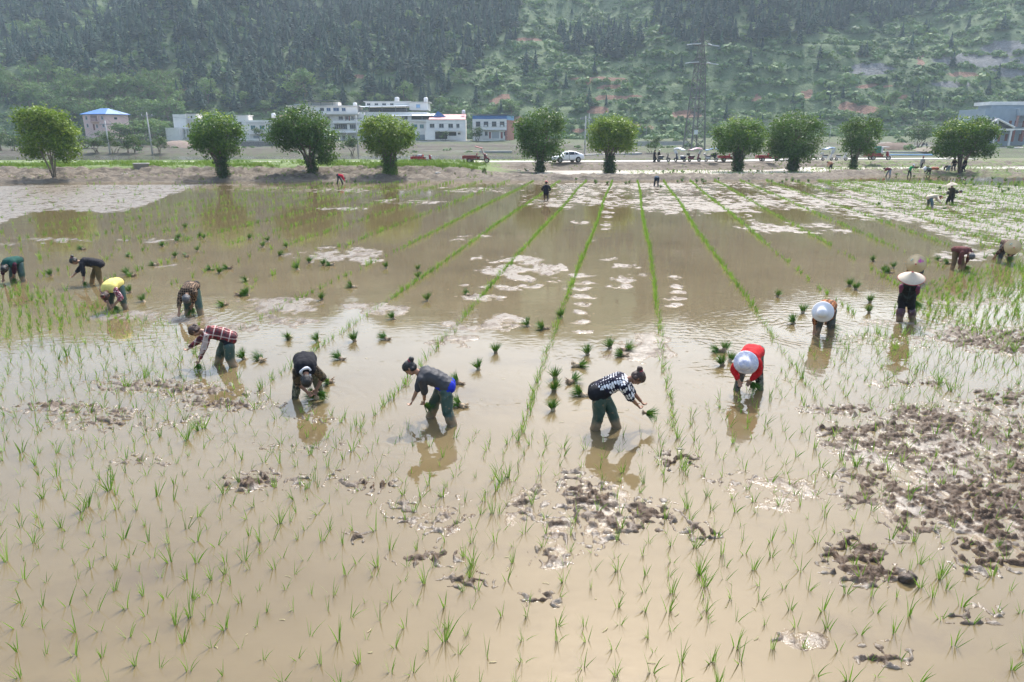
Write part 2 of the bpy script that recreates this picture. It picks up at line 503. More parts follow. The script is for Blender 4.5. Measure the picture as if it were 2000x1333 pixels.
    if hairdo:
        mb = MB(); hm = HAIRM[hair]
        mb.capsule(p(0, -.022, .042), p(0, .012, .05), .099, .088); mb.capsule(p(0, -.045, -.02), p(0, -.04, .03), .078, .09)
        mb.capsule(p(-.06, -.03, -.02), p(.06, -.03, -.02), .05, .05)
        mb.capsule(p(-.045, .055, .065), p(.045, .055, .065), .032, .032)
        if hairdo != 'crop':
            for sx in (-1, 1): mb.capsule(p(sx * .07, .02, .04), p(sx * .082, -.0, .0), .03, .018)
        if hairdo == 'bob':
            for sx in (-1, 1): mb.capsule(p(sx * .082, .045, .03), p(sx * .085, .02, -.07), .022, .02)
            mb.capsule(p(-.07, -.05, -.07), p(.07, -.05, -.07), .035, .035)
        if hairdo == 'bun': mb.capsule(p(0, -.115, .07), p(0, -.145, .075), .045, .048)
        if hairdo == 'pony':
            mb.capsule(p(0, -.10, .03), p(0, -.13, .02), .03, .034); g_ = Vector((0, 0, -1)); q0 = p(0, -.13, .02); q1 = q0 - hd * .05 + g_ * .03; mb.capsule(q0, q1, .034, .03); mb.capsule(q1, q1 - hd * .06 + g_ * .04, .03, .012)
        h_ = part('hair', mb, hm, vx=max(.010, vox), wrk=.005, sm=3, ws=30)
        if hairdo == 'bun' and big:
            MB().lathe([(.035, 0), (.052, .006), (.052, .018), (.035, .024)], M=Matrix((hs, fc.cross(hs) * -1, -fc)).transposed(), c=p(0, -.095, .07)).build('hair_tie', mat('hair_tie', (.4, .05, .08)), h_)
    if big:
        for sx in (-1, 1):
            MB().ell(p(sx * .033, .086, .004), (.013, .013, .008), 8, 6).build('eye', EYE, root, True)
            MB().capsule(p(sx * .02, .092, .024), p(sx * .048, .084, .024), .006, .005, 6, 2).build('eyebrow', HAIRM['black'], root, True)
        MB().capsule(p(-.02, .084, -.062), p(.02, .084, -.062), .009, .009, 8, 3).build('mouth', LIP, root, True)
    Mh = Matrix((hs, fc, hd)).transposed()
    n = 36 if big else 18
    if hat:
        kind, hm = hat[0], hat[1]
        if kind == 'cone':
            k = hat[2] if len(hat) > 2 else 1
            h_ = MB().lathe([(0.004 * k, .215 * k), (.06 * k, .172 * k), (.15 * k, .115 * k), (.24 * k, .06 * k), (.335 * k, 0), (.34 * k, -.008), (.33 * k, -.008), (.2 * k, .07 * k), (.0, .17 * k)], c=p(0, 0, .035), M=Mh, n=n, wob=.03).build('conical_hat', hm, root, True)
            MB().lathe([(0, .222 * k), (.016 * k, .214 * k), (.03 * k, .199 * k)], c=p(0, 0, .035), M=Mh, n=10).build('hat_tip', REDTIP, h_, True)
            if big: MB().lathe([(.336 * k, .005), (.345 * k, .0), (.343 * k, -.012), (.333 * k, -.01)], c=p(0, 0, .035), M=Mh, n=n, wob=.03).build('hat_rim', REDTIP if hat[1] is STRAWP else STRAW, h_, True)
            if len(hat) > 3:     # painted blossom and a paper label
                def patch(mb, ang, t, w, hgt):
                    r = t * .335 * k; z = .215 * k * (1 - t) - .002
                    c = Mh @ Vector((r * math.cos(ang), r * math.sin(ang), z + .008)) + p(0, 0, .035)
                    e1 = Mh @ Vector((-math.sin(ang), math.cos(ang), 0)); e2 = (Mh @ Vector((math.cos(ang), math.sin(ang), -.62))).normalized(); nn = e1.cross(e2) * -1
                    mb.add([c + e1 * w * x + e2 * hgt * y + nn * q for q in (0, .003) for x, y in ((-1, -1), (1, -1), (1, 1), (-1, 1))], [(0, 1, 2, 3), (7, 6, 5, 4), (0, 4, 5, 1), (1, 5, 6, 2), (2, 6, 7, 3), (3, 7, 4, 0)])
                mb = MB()
                for a_, t_2, w_ in hat[3][0]: patch(mb, a_, t_2, w_, w_ * .9)
                if mb.v: mb.build('blossom_print', PINK, h_)
                mb = MB(); m2 = MB()
                for a_, t_2 in hat[3][1]:
                    patch(mb, a_, t_2, .05, .026)
                    for q in (-.1, .1): patch(m2, a_ + q / max(t_2, .2) * 1.0 * .9, t_2, .013, .013)
                if mb.v:
                    lb = mb.build('paper_label', mat('paper', (.7, .72, .55), .8), h_)
                    for vtx in m2.v: pass
                    m2.v = [tuple(Vector(q) + hd * .004) for q in m2.v]
                    m2.build('label_print', mat('print', (.08, .16, .12), .8), h_)
        elif kind == 'sun':
            k = hat[2] if len(hat) > 2 else 1
            MB().lathe([(0, .142), (.055, .138), (.096, .112), (.12, .055), (.125, .015), (.16 * k, -.01), (.21 * k, -.05), (.225 * k, -.062), (.222 * k, -.068), (.15 * k, -.022), (.119, .005), (.112, .04), (0, .128)], c=p(0, -.005, .048), M=Mh, n=n, wob=.09).build('sun_hat', hm, root, True)
        elif kind == 'cap':
            mb = MB().lathe([(0, .125), (.05, .118), (.09, .09), (.112, .03), (.114, .0), (.108, -.002), (.1, .03), (0, .11)], c=p(0, -.005, .025), M=Mh, n=n)
            mb.capsule(p(-.04, .13, .03), p(.04, .13, .03), .012, .012, 8, 3); mb.add([p(-.1, .06, .03), p(.1, .06, .03), p(.07, .165, .022), (p(-.07, .165, .022)), p(-.1, .06, .036), p(.1, .06, .036), p(.07, .165, .028), p(-.07, .165, .028)], [(3, 2, 1, 0), (4, 5, 6, 7), (0, 1, 5, 4), (1, 2, 6, 5), (2, 3, 7, 6), (3, 0, 4, 7)])
            mb.build('cap', hm, root, True)
    PEOPLE[key] = dict(root=root, hands={k: Mw @ hp[k] for k in hp}, base=base, M=Mw, wrists={k: Mw @ wr[k] for k in wr}, neck=Mw @ neck, hc=Mw @ hc, hip=Mw @ hip)
    return root

GRP = 'farm workers planting rice by hand'
dkg = plain('trousers_black', (.014, .014, .018)); W_ = waders()
def C(name, *a, **k): return cloth(name, *a, **k)

person('green_vest', 'person bent double in green vest over maroon sleeves, hair hanging, at the frame edge', [(22, 551), (48, 551)], 178, lean=97, hands=[('p', 26, 545, .12), ('p', 6, 549, .07)], head=(128, 0, 0), hairdo='bob',
       top=C('maroon_knit', (.06, .012, .03)), sleeve=1.25, vest=C('green_vest', (.014, .075, .062)), bottom=dkg, wader=W_, hz=.7, group=GRP)
person('quilted', 'person in black quilted jacket stretching one arm to the water, hair in bun', [(174, 554), (202, 556)], 248, lean=80, hands=[('p', 164, 552, .14), ('p', 130, 556, .06)], head=(72, 0, 0), hairdo='bun',
       top=C('quilted_black', (.022, .022, .028), 'quilt', lean=80), sleeve=1.35, hem=.05, bottom=C('khaki_trousers', (.12, .09, .04), 'mud', ((.3, .18, .09),)), hz=.66, group=GRP)
person('yellow_vest', 'person in pale yellow vest with pink floral sleeves, dark hair hanging down', [(212, 604), (248, 605)], 180, lean=104, hands=[('p', 223, 600, .14), ('p', 217, 603, .1)], head=(140, 0, 0), hairdo='bun', hair='brown',
       top=C('floral_maroon', (.25, .07, .10), 'floral', ((.62, .5, .5),)), sleeve=1.2, vest=C('yellow_vest', (.74, .64, .20)), bottom=dkg, wader=W_, hz=.74, group=GRP)
person('brown_print', 'person with grey hair in brown patterned jacket and dark green waders', [(364, 614), (394, 616)], 170, lean=100, hands=[('p', 374, 603, .16), ('p', 348, 623, .03)], head=(132, 0, 0), hair='grey', hairdo='crop',
       top=C('brown_print', (.022, .014, .012), 'plaid', ((.02, .013, .012), (.46, .31, .20)), lean=100, sc=.36), sleeve=1.35, hem=.0, bottom=dkg, wader=W_, hz=.76, fatt=1.1, group=GRP)
person('red_plaid', 'person in red and white plaid shirt with brown ponytail reaching forward', [(418, 711), (462, 716)], 252, lean=72, hands=[('p', 387, 714, .1), ('p', 338, 708, .1)], head=(78, 0, 0), hairdo='pony', hair='brown',
       top=C('red_plaid', (.21, .026, .034), 'plaid', ((.05, .035, .042), (.62, .54, .48)), lean=72, sc=1.0), sleeve=1.9, hem=.04, bottom=C('dark_legging', (.02, .022, .03)), wader=W_, wtop=.35, hz=.62, group=GRP)
person('camo_man', 'person in black vest over camouflage with white towel round the neck', [(572, 779), (633, 776)], 163, lean=99, hands=[('p', 619, 767, .16), ('p', 603, 772, .14)], head=(146, 0, 0), hairdo='crop', skin=SKIND,
       top=C('camo_shirt', (.10, .08, .052), 'camo', ((.022, .017, .014), (.19, .125, .08))), sleeve=1.1, vest=C('black_vest', (.012, .013, .018)), bottom=C('camo_trousers', (.14, .14, .085), 'camo', ((.03, .033, .027), (.24, .21, .15)), sc=.9), hz=.72, fatt=1.05, group=GRP)
person('grey_jacket', 'person in charcoal grey jacket with bright blue trousers above green waders', [(833, 813), (890, 832)], 266, lean=66, hands=[('p', 830, 790, .26), ('p', 799, 801, .16)], head=(52, 0, 0), hairdo='bun',
       top=C('grey_jacket', (.062, .063, .07), rough=.6), sleeve=1.12, hem=.0, bottom=C('blue_trousers', (.02, .04, .48)), wader=W_, wtop=.2, hz=.68, back=.10, group=GRP)
person('checked', 'person in black and white checked jacket with hair in bun facing right', [(1157, 838), (1214, 836)], 98, lean=66, hands=[('p', 1263, 798, .28), ('p', 1255, 805, .27)], head=(72, 0, 0), hairdo='bun', hair='brown', skin=SKIND,
       top=C('checked_jacket', (.014, .014, .03), 'dots', ((.72, .72, .74),), lean=66), sleeve=1.1, hem=.0, cuff=plain('black_cuff', (.015, .015, .02)), bottom=plain('trousers_black', (.014, .014, .018)), wader=W_, wtop=.25, hz=.68, back=.16, fatt=1.15, group=GRP)
person('red_sweater', 'person in bright red sweater and white printed sun hat, camouflage trousers', [(1434, 763), (1488, 761)], 210, lean=95, hands=[('p', 1464, 749, .18), ('p', 1443, 752, .18)], head=(86, 0, 0), hairdo='crop',
       hat=('sun', PRINTC, 1.0), top=C('red_sweater', (.52, .016, .022)), sleeve=1.75, hem=-.01, bottom=C('camo_grey', (.12, .12, .095), 'camo', ((.02, .025, .02), (.23, .22, .19))), hz=.74, group=GRP)
person('orange_plaid', 'person in orange and black plaid jacket under white drooping sun hat', [(1592, 653), (1624, 655)], 214, lean=95, hands=[('p', 1615, 635, .2), ('p', 1589, 653, .04)], head=(86, 0, 0), hairdo='crop',
       hat=('sun', WHITEC, 1.12), top=C('orange_plaid', (.32, .09, .025), 'plaid', ((.010, .008, .008), (.42, .22, .11)), lean=98, sc=.75), sleeve=1.3, hem=.0, bottom=C('dark_grey_trousers', (.05, .055, .055)), wader=waders((.04, .05, .048), 'wader_grey'), hz=.72, group=GRP)
person('purple_conical', 'person upright in maroon sleeves and black tunic under wide pale conical hat', [(1757, 627), (1786, 629)], 207, lean=34, hands=[('p', 1784, 590, .42), ('p', 1766, 592, .42)], head=(22, 0, 0), hz=.62, back=.08, hipx=.09, hairdo='crop',
       hat=('cone', STRAWP, .93), top=C('mauve_sleeve', (.17, .05, .10)), sleeve=1.45, vest=C('black_plaid_vest', (.014, .018, .020), 'plaid', ((.01, .01, .012), (.03, .045, .045))), hem=.10, bottom=C('black_maroon', (.012, .012, .014)), wader=waders((.07, .02, .035), 'wader_maroon'), wtop=.8, group=GRP)
person('blossom_hat', 'person bent over under yellow conical hat with pink blossom print', [(1774, 549), (1797, 551)], 214, lean=94, hands=[('p', 1790, 533, .25), ('p', 1771, 531, .25)], head=(84, 0, 0), hairdo='crop',
       hat=('cone', STRAW, .88, ([(-2.55, .5, .03), (-2.25, .6, .03), (-2.4, .36, .024), (-2.62, .7, .026), (-2.15, .45, .024), (-1.98, .72, .012)], [(-.72, .62)])), top=C('black_jacket', (.014, .015, .019)), sleeve=1.2, hem=.0, bottom=dkg, wader=waders((.02, .025, .03), 'wader_black'), hz=.7, group=GRP)
person('maroon_cap', 'person in dusty maroon jacket with khaki trousers and grey headscarf', [(1858, 527), (1882, 527)], 170, lean=92, hands=[('p', 1884, 521, .1), ('p', 1872, 526, .06)], head=(130, 0, 0), hair='grey', hairdo='short', skin=SKIND,
       top=C('dusty_maroon', (.13, .045, .045)), sleeve=1.5, hem=.02, bottom=C('khaki_muddy', (.16, .11, .06), 'mud', ((.28, .18, .1),)), hz=.7, group=GRP)
person('print_conical', 'person in brown floral jacket under conical hat with paper label', [(1949, 514), (1974, 511)], 200, lean=95, hands=[('p', 1967, 506, .18), ('p', 1938, 507, .1)], head=(86, 0, 0), hairdo='crop',
       hat=('cone', STRAW, .82, ([], [(-.9, .55)])), top=C('brown_floral', (.045, .025, .022), 'floral', ((.32, .22, .16),)), sleeve=1.4, hem=.08, bottom=C('dark_brown_trousers', (.02, .016, .015)), wader=waders((.02, .022, .02), 'wader_dark'), hz=.7, group=GRP)
FAR = dict(vox=.024, group=GRP)
person('olive_conical', 'person standing in dark olive clothes under broad conical hat holding seedlings', [(1848, 399), (1863, 400)], 255, lean=14, hands=[('p', 1842, 369, .72), ('p', 1840, 369, .72)], head=(12, 0, 0), hz=.66, back=.05, hairdo='crop', sink=.16,
       hat=('cone', STRAWP, .98), top=C('olive_shirt', (.045, .042, .03)), sleeve=1.0, hem=.1, bottom=C('olive_trousers', (.03, .03, .025)), skin=SKIND, **FAR)
person('olive_bent', 'person in olive shirt bending right behind the standing broad hat', [(1852, 395), (1862, 395)], 98, lean=82, hands=[('p', 1869, 381, .3), ('p', 1863, 386, .16)], head=(88, 0, 0), hairdo='crop', top=C('olive_green', (.05, .055, .04)), sleeve=.9, hem=.08, bottom=dkg, skin=SKIND, **FAR)
person('cream_shirt', 'person in cream shirt and orange cap bent flat with teal trousers', [(1811, 404), (1823, 407)], 96, lean=84, hands=[('p', 1842, 405, .08), ('p', 1842, 407, .06)], head=(98, 0, 0), hairdo='crop', hat=('cap', mat('cap_orange', (.62, .3, .2), .8)), top=C('cream_shirt', (.66, .55, .42)), sleeve=1.8, hem=.06, bottom=dkg, wader=waders((.03, .085, .10), 'wader_teal'), **FAR)
person('red_helmet', 'person seen from behind walking away in dark jacket and red hat', [(1064, 392), (1069, 393)], 4, lean=22, hands=[(-.2, .3, .62), (.22, .28, .62)], head=(26, 0, 0), hz=.66, back=.06, hairdo='crop', sink=.1, hat=('cap', mat('cap_red', (.62, .03, .05), .5)), top=C('navy_black', (.016, .017, .026)), sleeve=1.8, hem=.1, bottom=C('grey_mud_trousers', (.075, .065, .06), 'mud', ((.26, .17, .1),)), **FAR)
person('blue_back', 'person bent away showing only teal blue back near the far bank', [(1277, 364), (1286, 364)], 15, lean=84, hands=[(-.12, .45, .1), (.15, .4, .12)], head=(120, 0, 0), top=C('teal_blue', (.018, .05, .095)), sleeve=1.6, bottom=C('teal_dark', (.018, .03, .05)), hz=.72, **FAR)
person('red_top', 'person in scarlet top bent away with dark blue trousers beside the bank', [(658, 359), (671, 359)], 62, lean=108, hands=[('p', 673, 357, .12), ('p', 675, 357, .1)], head=(140, 0, 0), top=C('scarlet_top', (.55, .015, .05)), sleeve=1.7, hem=-.02, bottom=C('slate_trousers', (.04, .045, .06)), hz=.8, **FAR)
person('tan_far', 'tiny person in tan top bent in the narrow strip below the road', [(1619, 330), (1624, 330)], 262, lean=70, hands=[(-.1, .42, .12), (.15, .4, .12)], head=(80, 0, 0), top=C('tan_top', (.5, .27, .18)), sleeve=1.6, bottom=dkg, z0=.12, **FAR)
person('burgundy', 'person in burgundy shirt and pale jeans bent at the field edge', [(1729, 344), (1739, 345)], 268, lean=82, hands=[('p', 1722, 341, .12), ('p', 1724, 341, .12)], head=(84, 0, 0), top=C('burgundy', (.16, .025, .05)), sleeve=1.6, bottom=C('pale_jeans', (.16, .20, .26), 'mud', ((.05, .045, .05),)), hz=.74, **FAR)
person('green_shirt', 'person in vivid green shirt and white cap stretching an arm sideways', [(1772, 345), (1780, 345)], 152, lean=30, hands=[('p', 1786, 334, .62), ('p', 1769, 340, .3)], head=(40, 0, 0), hz=.68, hat=('cap', WHITEC), top=C('vivid_green', (.012, .30, .10)), sleeve=.9, bottom=C('slate_dark', (.04, .05, .05)), **FAR)
person('white_conical', 'person in grey green jacket bent under white conical hat', [(1808, 342), (1817, 342)], 262, lean=84, hands=[('p', 1804, 340, .1), ('p', 1805, 340, .1)], head=(88, 0, 0), hat=('cone', WHITEC, .8), top=C('sage_jacket', (.09, .16, .13)), sleeve=1.7, bottom=dkg, **FAR)
person('blue_jeans', 'person bent away in pale blue jeans and black top beside the last tree', [(1846, 339), (1853, 339)], 345, lean=98, hands=[(-.1, .45, .1), (.12, .42, .1)], head=(130, 0, 0), top=C('black_top', (.015, .013, .016)), sleeve=1.6, hem=-.03, bottom=C('jeans_blue', (.2, .27, .36)), hz=.8, z0=.05, **FAR)
person('carrier', 'person in grey coat walking along the dyke with a shoulder basket', [(1796, 332), (1801, 331)], 60, lean=10, hands=[(-.24, .12, .45), (.22, .2, .5)], head=(8, 0, 0), hz=.82, back=0, sink=-.08, hat=('cap', mat('cap_maroon', (.3, .04, .05), .7)), top=C('grey_coat', (.36, .35, .33)), sleeve=1.9, hem=.3, bottom=dkg, z0=.35, **FAR)
person('trunk_red', 'person in black with red sleeves behind the last tree trunk', [(1859, 335), (1865, 335)], 235, lean=24, hands=[(-.22, .4, .85), (.2, .36, .6)], head=(30, 0, 0), hz=.82, back=.05, sink=-.08, top=C('black_red', (.02, .012, .014)), sleeve=1.0, cuff=C('red_cuff', (.4, .02, .03)), bottom=dkg, z0=.4, **FAR)
person('trunk_brown', 'person in black under brown conical hat, right beside the last tree trunk', [(1880, 336), (1885, 336)], 262, lean=8, hands=[(-.2, .25, .7), (.22, .2, .6)], head=(10, 0, 0), hz=.82, back=0, sink=-.08, hat=('cone', mat('straw_dark', (.22, .15, .09), .8), .75), top=plain('black_coat', (.013, .013, .015)), sleeve=1.0, bottom=dkg, z0=.4, **FAR)
person('roadside_black', 'person standing on the road in long black dress beside a scooter', [(1276, 317), (1279, 317)], 85, lean=3, hands=[(-.2, .12, .55), (.2, .2, .75)], head=(8, 0, 0), hz=.82, back=0, sink=-.08, top=plain('black_dress', (.014, .014, .02)), sleeve=.8, hem=.42, bottom=plain('black_dress', (.014, .014, .02)), z0=.9, **FAR)
person('white_helmet', 'person in white helmet and black jacket standing behind a scooter', [(1284, 316), (1287, 316)], 88, lean=10, hands=[(-.2, .32, .72), (.2, .32, .72)], head=(12, 0, 0), hz=.82, back=0, sink=-.08, hat=('cap', mat('helmet_white', (.8, .8, .82), .3)), top=plain('black_coat', (.013, .013, .015)), sleeve=1.8, bottom=C('maroon_dark', (.06, .015, .02)), z0=.9, **FAR)
# ================================================================== ground heights
def foot_line(x):            # where the near bank meets the water
    return 72.2 + x * .055 + 7.0 * sstep(32, 42, np.asarray(x, float))
def gz(x, y):
    x = np.asarray(x, float); y = np.asarray(y, float)
    s = y - foot_line(x)
    lz = np.interp(s, [-2, 0, .8, 2, 4, 6.8, 8, 21, 24, 26.5, 28, 31], [-.4, -.05, .22, .40, .52, 1.12, 1.18, 1.15, .92, .92, .9, .5])
    rz = np.interp(s, [-2, 0, .8, 2, 4.5, 6.5, 8, 17.5, 20.5, 24, 26.5, 28, 31], [-.4, -.05, .28, .38, .36, .06, .05, .05, .80, .92, .92, .9, .5])
    k = sstep(-9, 4, x)
    z = lz * (1 - k) + rz * k
    m = .5 + 1.75 * np.where(x < -66, sstep(220.6, 222.4, y), sstep(192, 236, y)) + sstep(30, 120, x) * sstep(150, 235, y) * 1.0
    for yy, h, w in ((110, .25, 1.6), (144, .7, 2.2), (158, .5, 1.6), (171, .6, 2), (184, .5, 2), (200, .8, 2.5)):
        m = m + h * np.exp(-((y - yy - 4 * np.sin(x * .02 + yy)) / w) ** 2) * (.4 + .9 * vnoise(x * .05, y * .05, int(yy)))
    t = sstep(100.5, 104, s + 72.2 - 0 * x)
    return z * (1 - t) + m * t

def hill_z(x, y):
    x = np.asarray(x, float); y = np.asarray(y, float)
    y0 = 262 - 10 * sstep(40, 160, x) + 8 * np.sin(x * .013 + 1)
    d = np.maximum(y - y0, 0); d = np.minimum(d, 330) - np.maximum(d - 380, 0) * .5
    slope = .47 + .05 * np.sin(x * .011 + .6) - .05 * sstep(20, 200, x)
    z = d * slope * sstep(0, 60, d) ** .35
    fold = np.abs(np.sin(x * .021 + .9 * np.sin(y * .011) + 1.3 * (fbm(x * .006, y * .006, 47, 2) - .5) * 4)) ** .8
    z = z + (fold - .55) * 26 * sstep(25, 150, d)
    z = z + (fbm(x * .012, y * .012, 40, 4) - .5) * 34 * sstep(10, 120, d) + (fbm(x * .05, y * .05, 44, 3) - .5) * 7 * sstep(5, 60, d)
    q = 6.5                              # old field terraces on the open slope
    k = sstep(-20, 40, x) * (1 - sstep(35, 60, z)) * .6 * sstep(.35, .6, fbm(x * .02, y * .02, 52, 2) + .08)
    w_ = z + 9 * (fbm(x * .022, y * .022, 53, 3) - .5); zt = (np.floor(w_ / q) + sstep(.5, 1.0, w_ / q - np.floor(w_ / q))) * q - (w_ - z)
    z = z * (1 - k) + zt * k
    return np.where(y > 250, 2.2 + 1.0 * sstep(30, 120, x) + z * sstep(250, 262, y), 2.2)
def anyz(x, y):
    return float(gz(x, y)) if y < 252 else float(hill_z(x, y))
def on(px, py):
    """ground point under a photo pixel (far ground)"""
    d = ray(px, py)
    Y = 60.0
    while Y < 700:
        t = Y / d.y
        if CAM_H + d.z * t <= anyz(d.x * t, Y): break
        Y += .5 if Y < 300 else 2
    t = Y / d.y
    return Vector((d.x * t, Y, anyz(d.x * t, Y)))

# ------------------------------------------------------------------ materials of the field
def water_mat():
    m, nt, b = newmat('muddy_water')
    v = texco(nt, 'Object')
    f = mathn(nt, 'ADD', mathn(nt, 'MULTIPLY', noise(nt, v, .12, 5, .6), .55), mathn(nt, 'MULTIPLY', noise(nt, texco(nt, 'Object', scale=(.6, 1, 1)), .7, 6, .65), .45))
    f2 = noise(nt, v, .9, 4, .6)
    c = ramp(nt, f, [(.36, (.112, .084, .042)), (.62, (.170, .132, .072))])
    c = mixc(nt, mathn(nt, 'MULTIPLY', f2, .35), c, (.132, .093, .039))
    sm = mathn(nt, 'MULTIPLY', ramp(nt, noise(nt, texco(nt, 'Object', scale=(.7, 1, 1)), .55, 8, .72), [(.54, (0, 0, 0)), (.66, (1, 1, 1))]), .42)
    c = mixc(nt, sm, c, (.082, .060, .038))      # mud lying just under the surface
    L(nt, c, b.inputs['Base Color'])
    b.inputs['Roughness'].default_value = .035; b.inputs['IOR'].default_value = 1.45
    v2 = texco(nt, 'Object', scale=(.55, 1.0, 1))
    h = mathn(nt, 'MULTIPLY', noise(nt, v2, 1.6, 3, .5), .35)
    h = mathn(nt, 'ADD', h, mathn(nt, 'MULTIPLY', noise(nt, v2, 7, 2, .5), mathn(nt, 'MULTIPLY', ramp(nt, noise(nt, v, .25, 3), [(.36, (0, 0, 0)), (.58, (1, 1, 1))]), .42)))
    geo = nt.nodes.new('ShaderNodeNewGeometry')
    RB = ramp(nt, noise(nt, v, .8, 2), [(.38, (.1, .1, .1)), (.66, (1, 1, 1))])
    for key, amp, off in (('red_sweater', 1.0, 0), ('orange_plaid', 1.0, 0), ('grey_jacket', .8, 0), ('camo_man', .6, 0), ('checked', .7, 0), ('purple_conical', .6, 0), ('red_plaid', .4, 0), ('quilted', .6, 0), ('brown_print', .4, 0)):
        p = PEOPLE[key]['base']
        d = nt.nodes.new('ShaderNodeVectorMath'); d.operation = 'DISTANCE'; L(nt, geo.outputs['Position'], d.inputs[0]); d.inputs[1].default_value = p
        dist = mathn(nt, 'ADD', d.outputs['Value'], mathn(nt, 'MULTIPLY', f2, 1.3))
        w = mathn(nt, 'SINE', mathn(nt, 'MULTIPLY', dist, 21.0))
        e = mathn(nt, 'POWER', 2.718, mathn(nt, 'MULTIPLY', d.outputs['Value'], -.62))
        h = mathn(nt, 'ADD', h, mathn(nt, 'MULTIPLY', mathn(nt, 'MULTIPLY', mathn(nt, 'MULTIPLY', w, e), RB), .8 * amp))
    bump(nt, b, h, 1.0, .006)
    return m
WATER = water_mat()
def mud_mat():
    m, nt, b = newmat('paddy_mud')
    v = texco(nt, 'Object')
    a = nt.nodes.new('ShaderNodeAttribute'); a.attribute_name = 'tint'
    f = noise(nt, v, 5, 6, .65); f2 = noise(nt, v, 26, 4, .6)
    silt = ramp(nt, f, [(.3, (.145, .115, .085)), (.7, (.215, .185, .152))])
    clod = ramp(nt, f2, [(.3, (.036, .021, .012)), (.7, (.098, .062, .037))])
    geo = nt.nodes.new('ShaderNodeNewGeometry'); sp = nt.nodes.new('ShaderNodeSeparateXYZ'); L(nt, geo.outputs['Position'], sp.inputs[0])
    dry = ramp(nt, mathn(nt, 'ADD', mathn(nt, 'MULTIPLY', sp.outputs[2], 45), mathn(nt, 'MULTIPLY', mathn(nt, 'SUBTRACT', f2, .5), .7)), [(.05, (0, 0, 0)), (.6, (1, 1, 1))])
    silt = mixc(nt, dry, (.15, .105, .055), silt)
    L(nt, mixc(nt, a.outputs['Fac'], silt, clod), b.inputs['Base Color'])
    mm_ = nt.nodes.new('ShaderNodeMath'); mm_.operation = 'MULTIPLY'; ROUGH_IN = mm_.inputs[0]; L(nt, mathn(nt, 'ADD', mathn(nt, 'MULTIPLY', dry, .75), .25), mm_.inputs[1]); L(nt, mm_.outputs[0], b.inputs['Roughness'])
    L(nt, mathn(nt, 'ADD', mathn(nt, 'ADD', mathn(nt, 'MULTIPLY', f, .35), .16), mathn(nt, 'MULTIPLY', a.outputs['Fac'], .22)), ROUGH_IN); L(nt, mathn(nt, 'SUBTRACT', .5, mathn(nt, 'MULTIPLY', a.outputs['Fac'], .2)), b.inputs['Specular IOR Level'])
    b.inputs['IOR'].default_value = 1.42
    h = mathn(nt, 'ADD', noise(nt, texco(nt, 'Object', scale=(.8, 1, 1)), 9, 6, .6), mathn(nt, 'MULTIPLY', noise(nt, v, 45, 3), .3))
    bump(nt, b, h, .75, .03)
    return m
MUD = mud_mat()
def soil_mat(name='bank_soil', k=1.0, sx=.5):
    m, nt, b = newmat(name)
    v = texco(nt, 'Object')
    a = nt.nodes.new('ShaderNodeAttribute'); a.attribute_name = 'tint'
    f = noise(nt, v, .7, 7, .7); f2 = noise(nt, texco(nt, 'Object', scale=(sx, 1, 2)), 5, 5, .65)
    soil = ramp(nt, f2, [(.28, (.05 * k, .036 * k, .026 * k)), (.5, (.138 * k, .113 * k, .083 * k)), (.74, (.255 * k, .215 * k, .162 * k))])
    soil = mixc(nt, mathn(nt, 'MULTIPLY', ramp(nt, noise(nt, texco(nt, 'Object', scale=(.4, 1, 1)), 1.3, 6, .7), [(.45, (0, 0, 0)), (.62, (1, 1, 1))]), .75), soil, (.07 * k, .052 * k, .036 * k))
    gr = ramp(nt, noise(nt, v, 2.5, 6), [(.3, (.045 * k, .085 * k, .02 * k)), (.55, (.11 * k, .16 * k, .035 * k)), (.8, (.20 * k, .20 * k, .08 * k))])
    kk = ramp(nt, mathn(nt, 'ADD', a.outputs['Fac'], mathn(nt, 'MULTIPLY', mathn(nt, 'SUBTRACT', noise(nt, v, 1.1, 6, .7), .5), 1.5)), [(.42, (0, 0, 0)), (.58, (1, 1, 1))])
    L(nt, mixc(nt, kk, soil, gr), b.inputs['Base Color']); b.inputs['Roughness'].default_value = .9
    bump(nt, b, mathn(nt, 'ADD', f2, mathn(nt, 'MULTIPLY', noise(nt, v, 18, 4), .4)), .8, .12)
    return m
SOIL = soil_mat(); SOIL2 = soil_mat('field_soil', .42, .06)

def gridmesh(name, xs, ys, zf, m, tintf=None, noise_amp=0, kind='structure', smooth=True):
    X, Y = np.meshgrid(xs, ys); Z = zf(X, Y)
    V = np.stack([X, Y, Z], -1).reshape(-1, 3)
    nx = len(xs); i = np.arange(len(ys) - 1)[:, None] * nx + np.arange(nx - 1)[None]
    F = np.stack([i, i + 1, i + nx + 1, i + nx], -1).reshape(-1, 4)
    t = tintf(X, Y, Z).ravel() if tintf else np.zeros(len(V))
    o = nobj(name, npmesh(name, V, F, m, t, smooth)); tag(o, kind=kind); return o

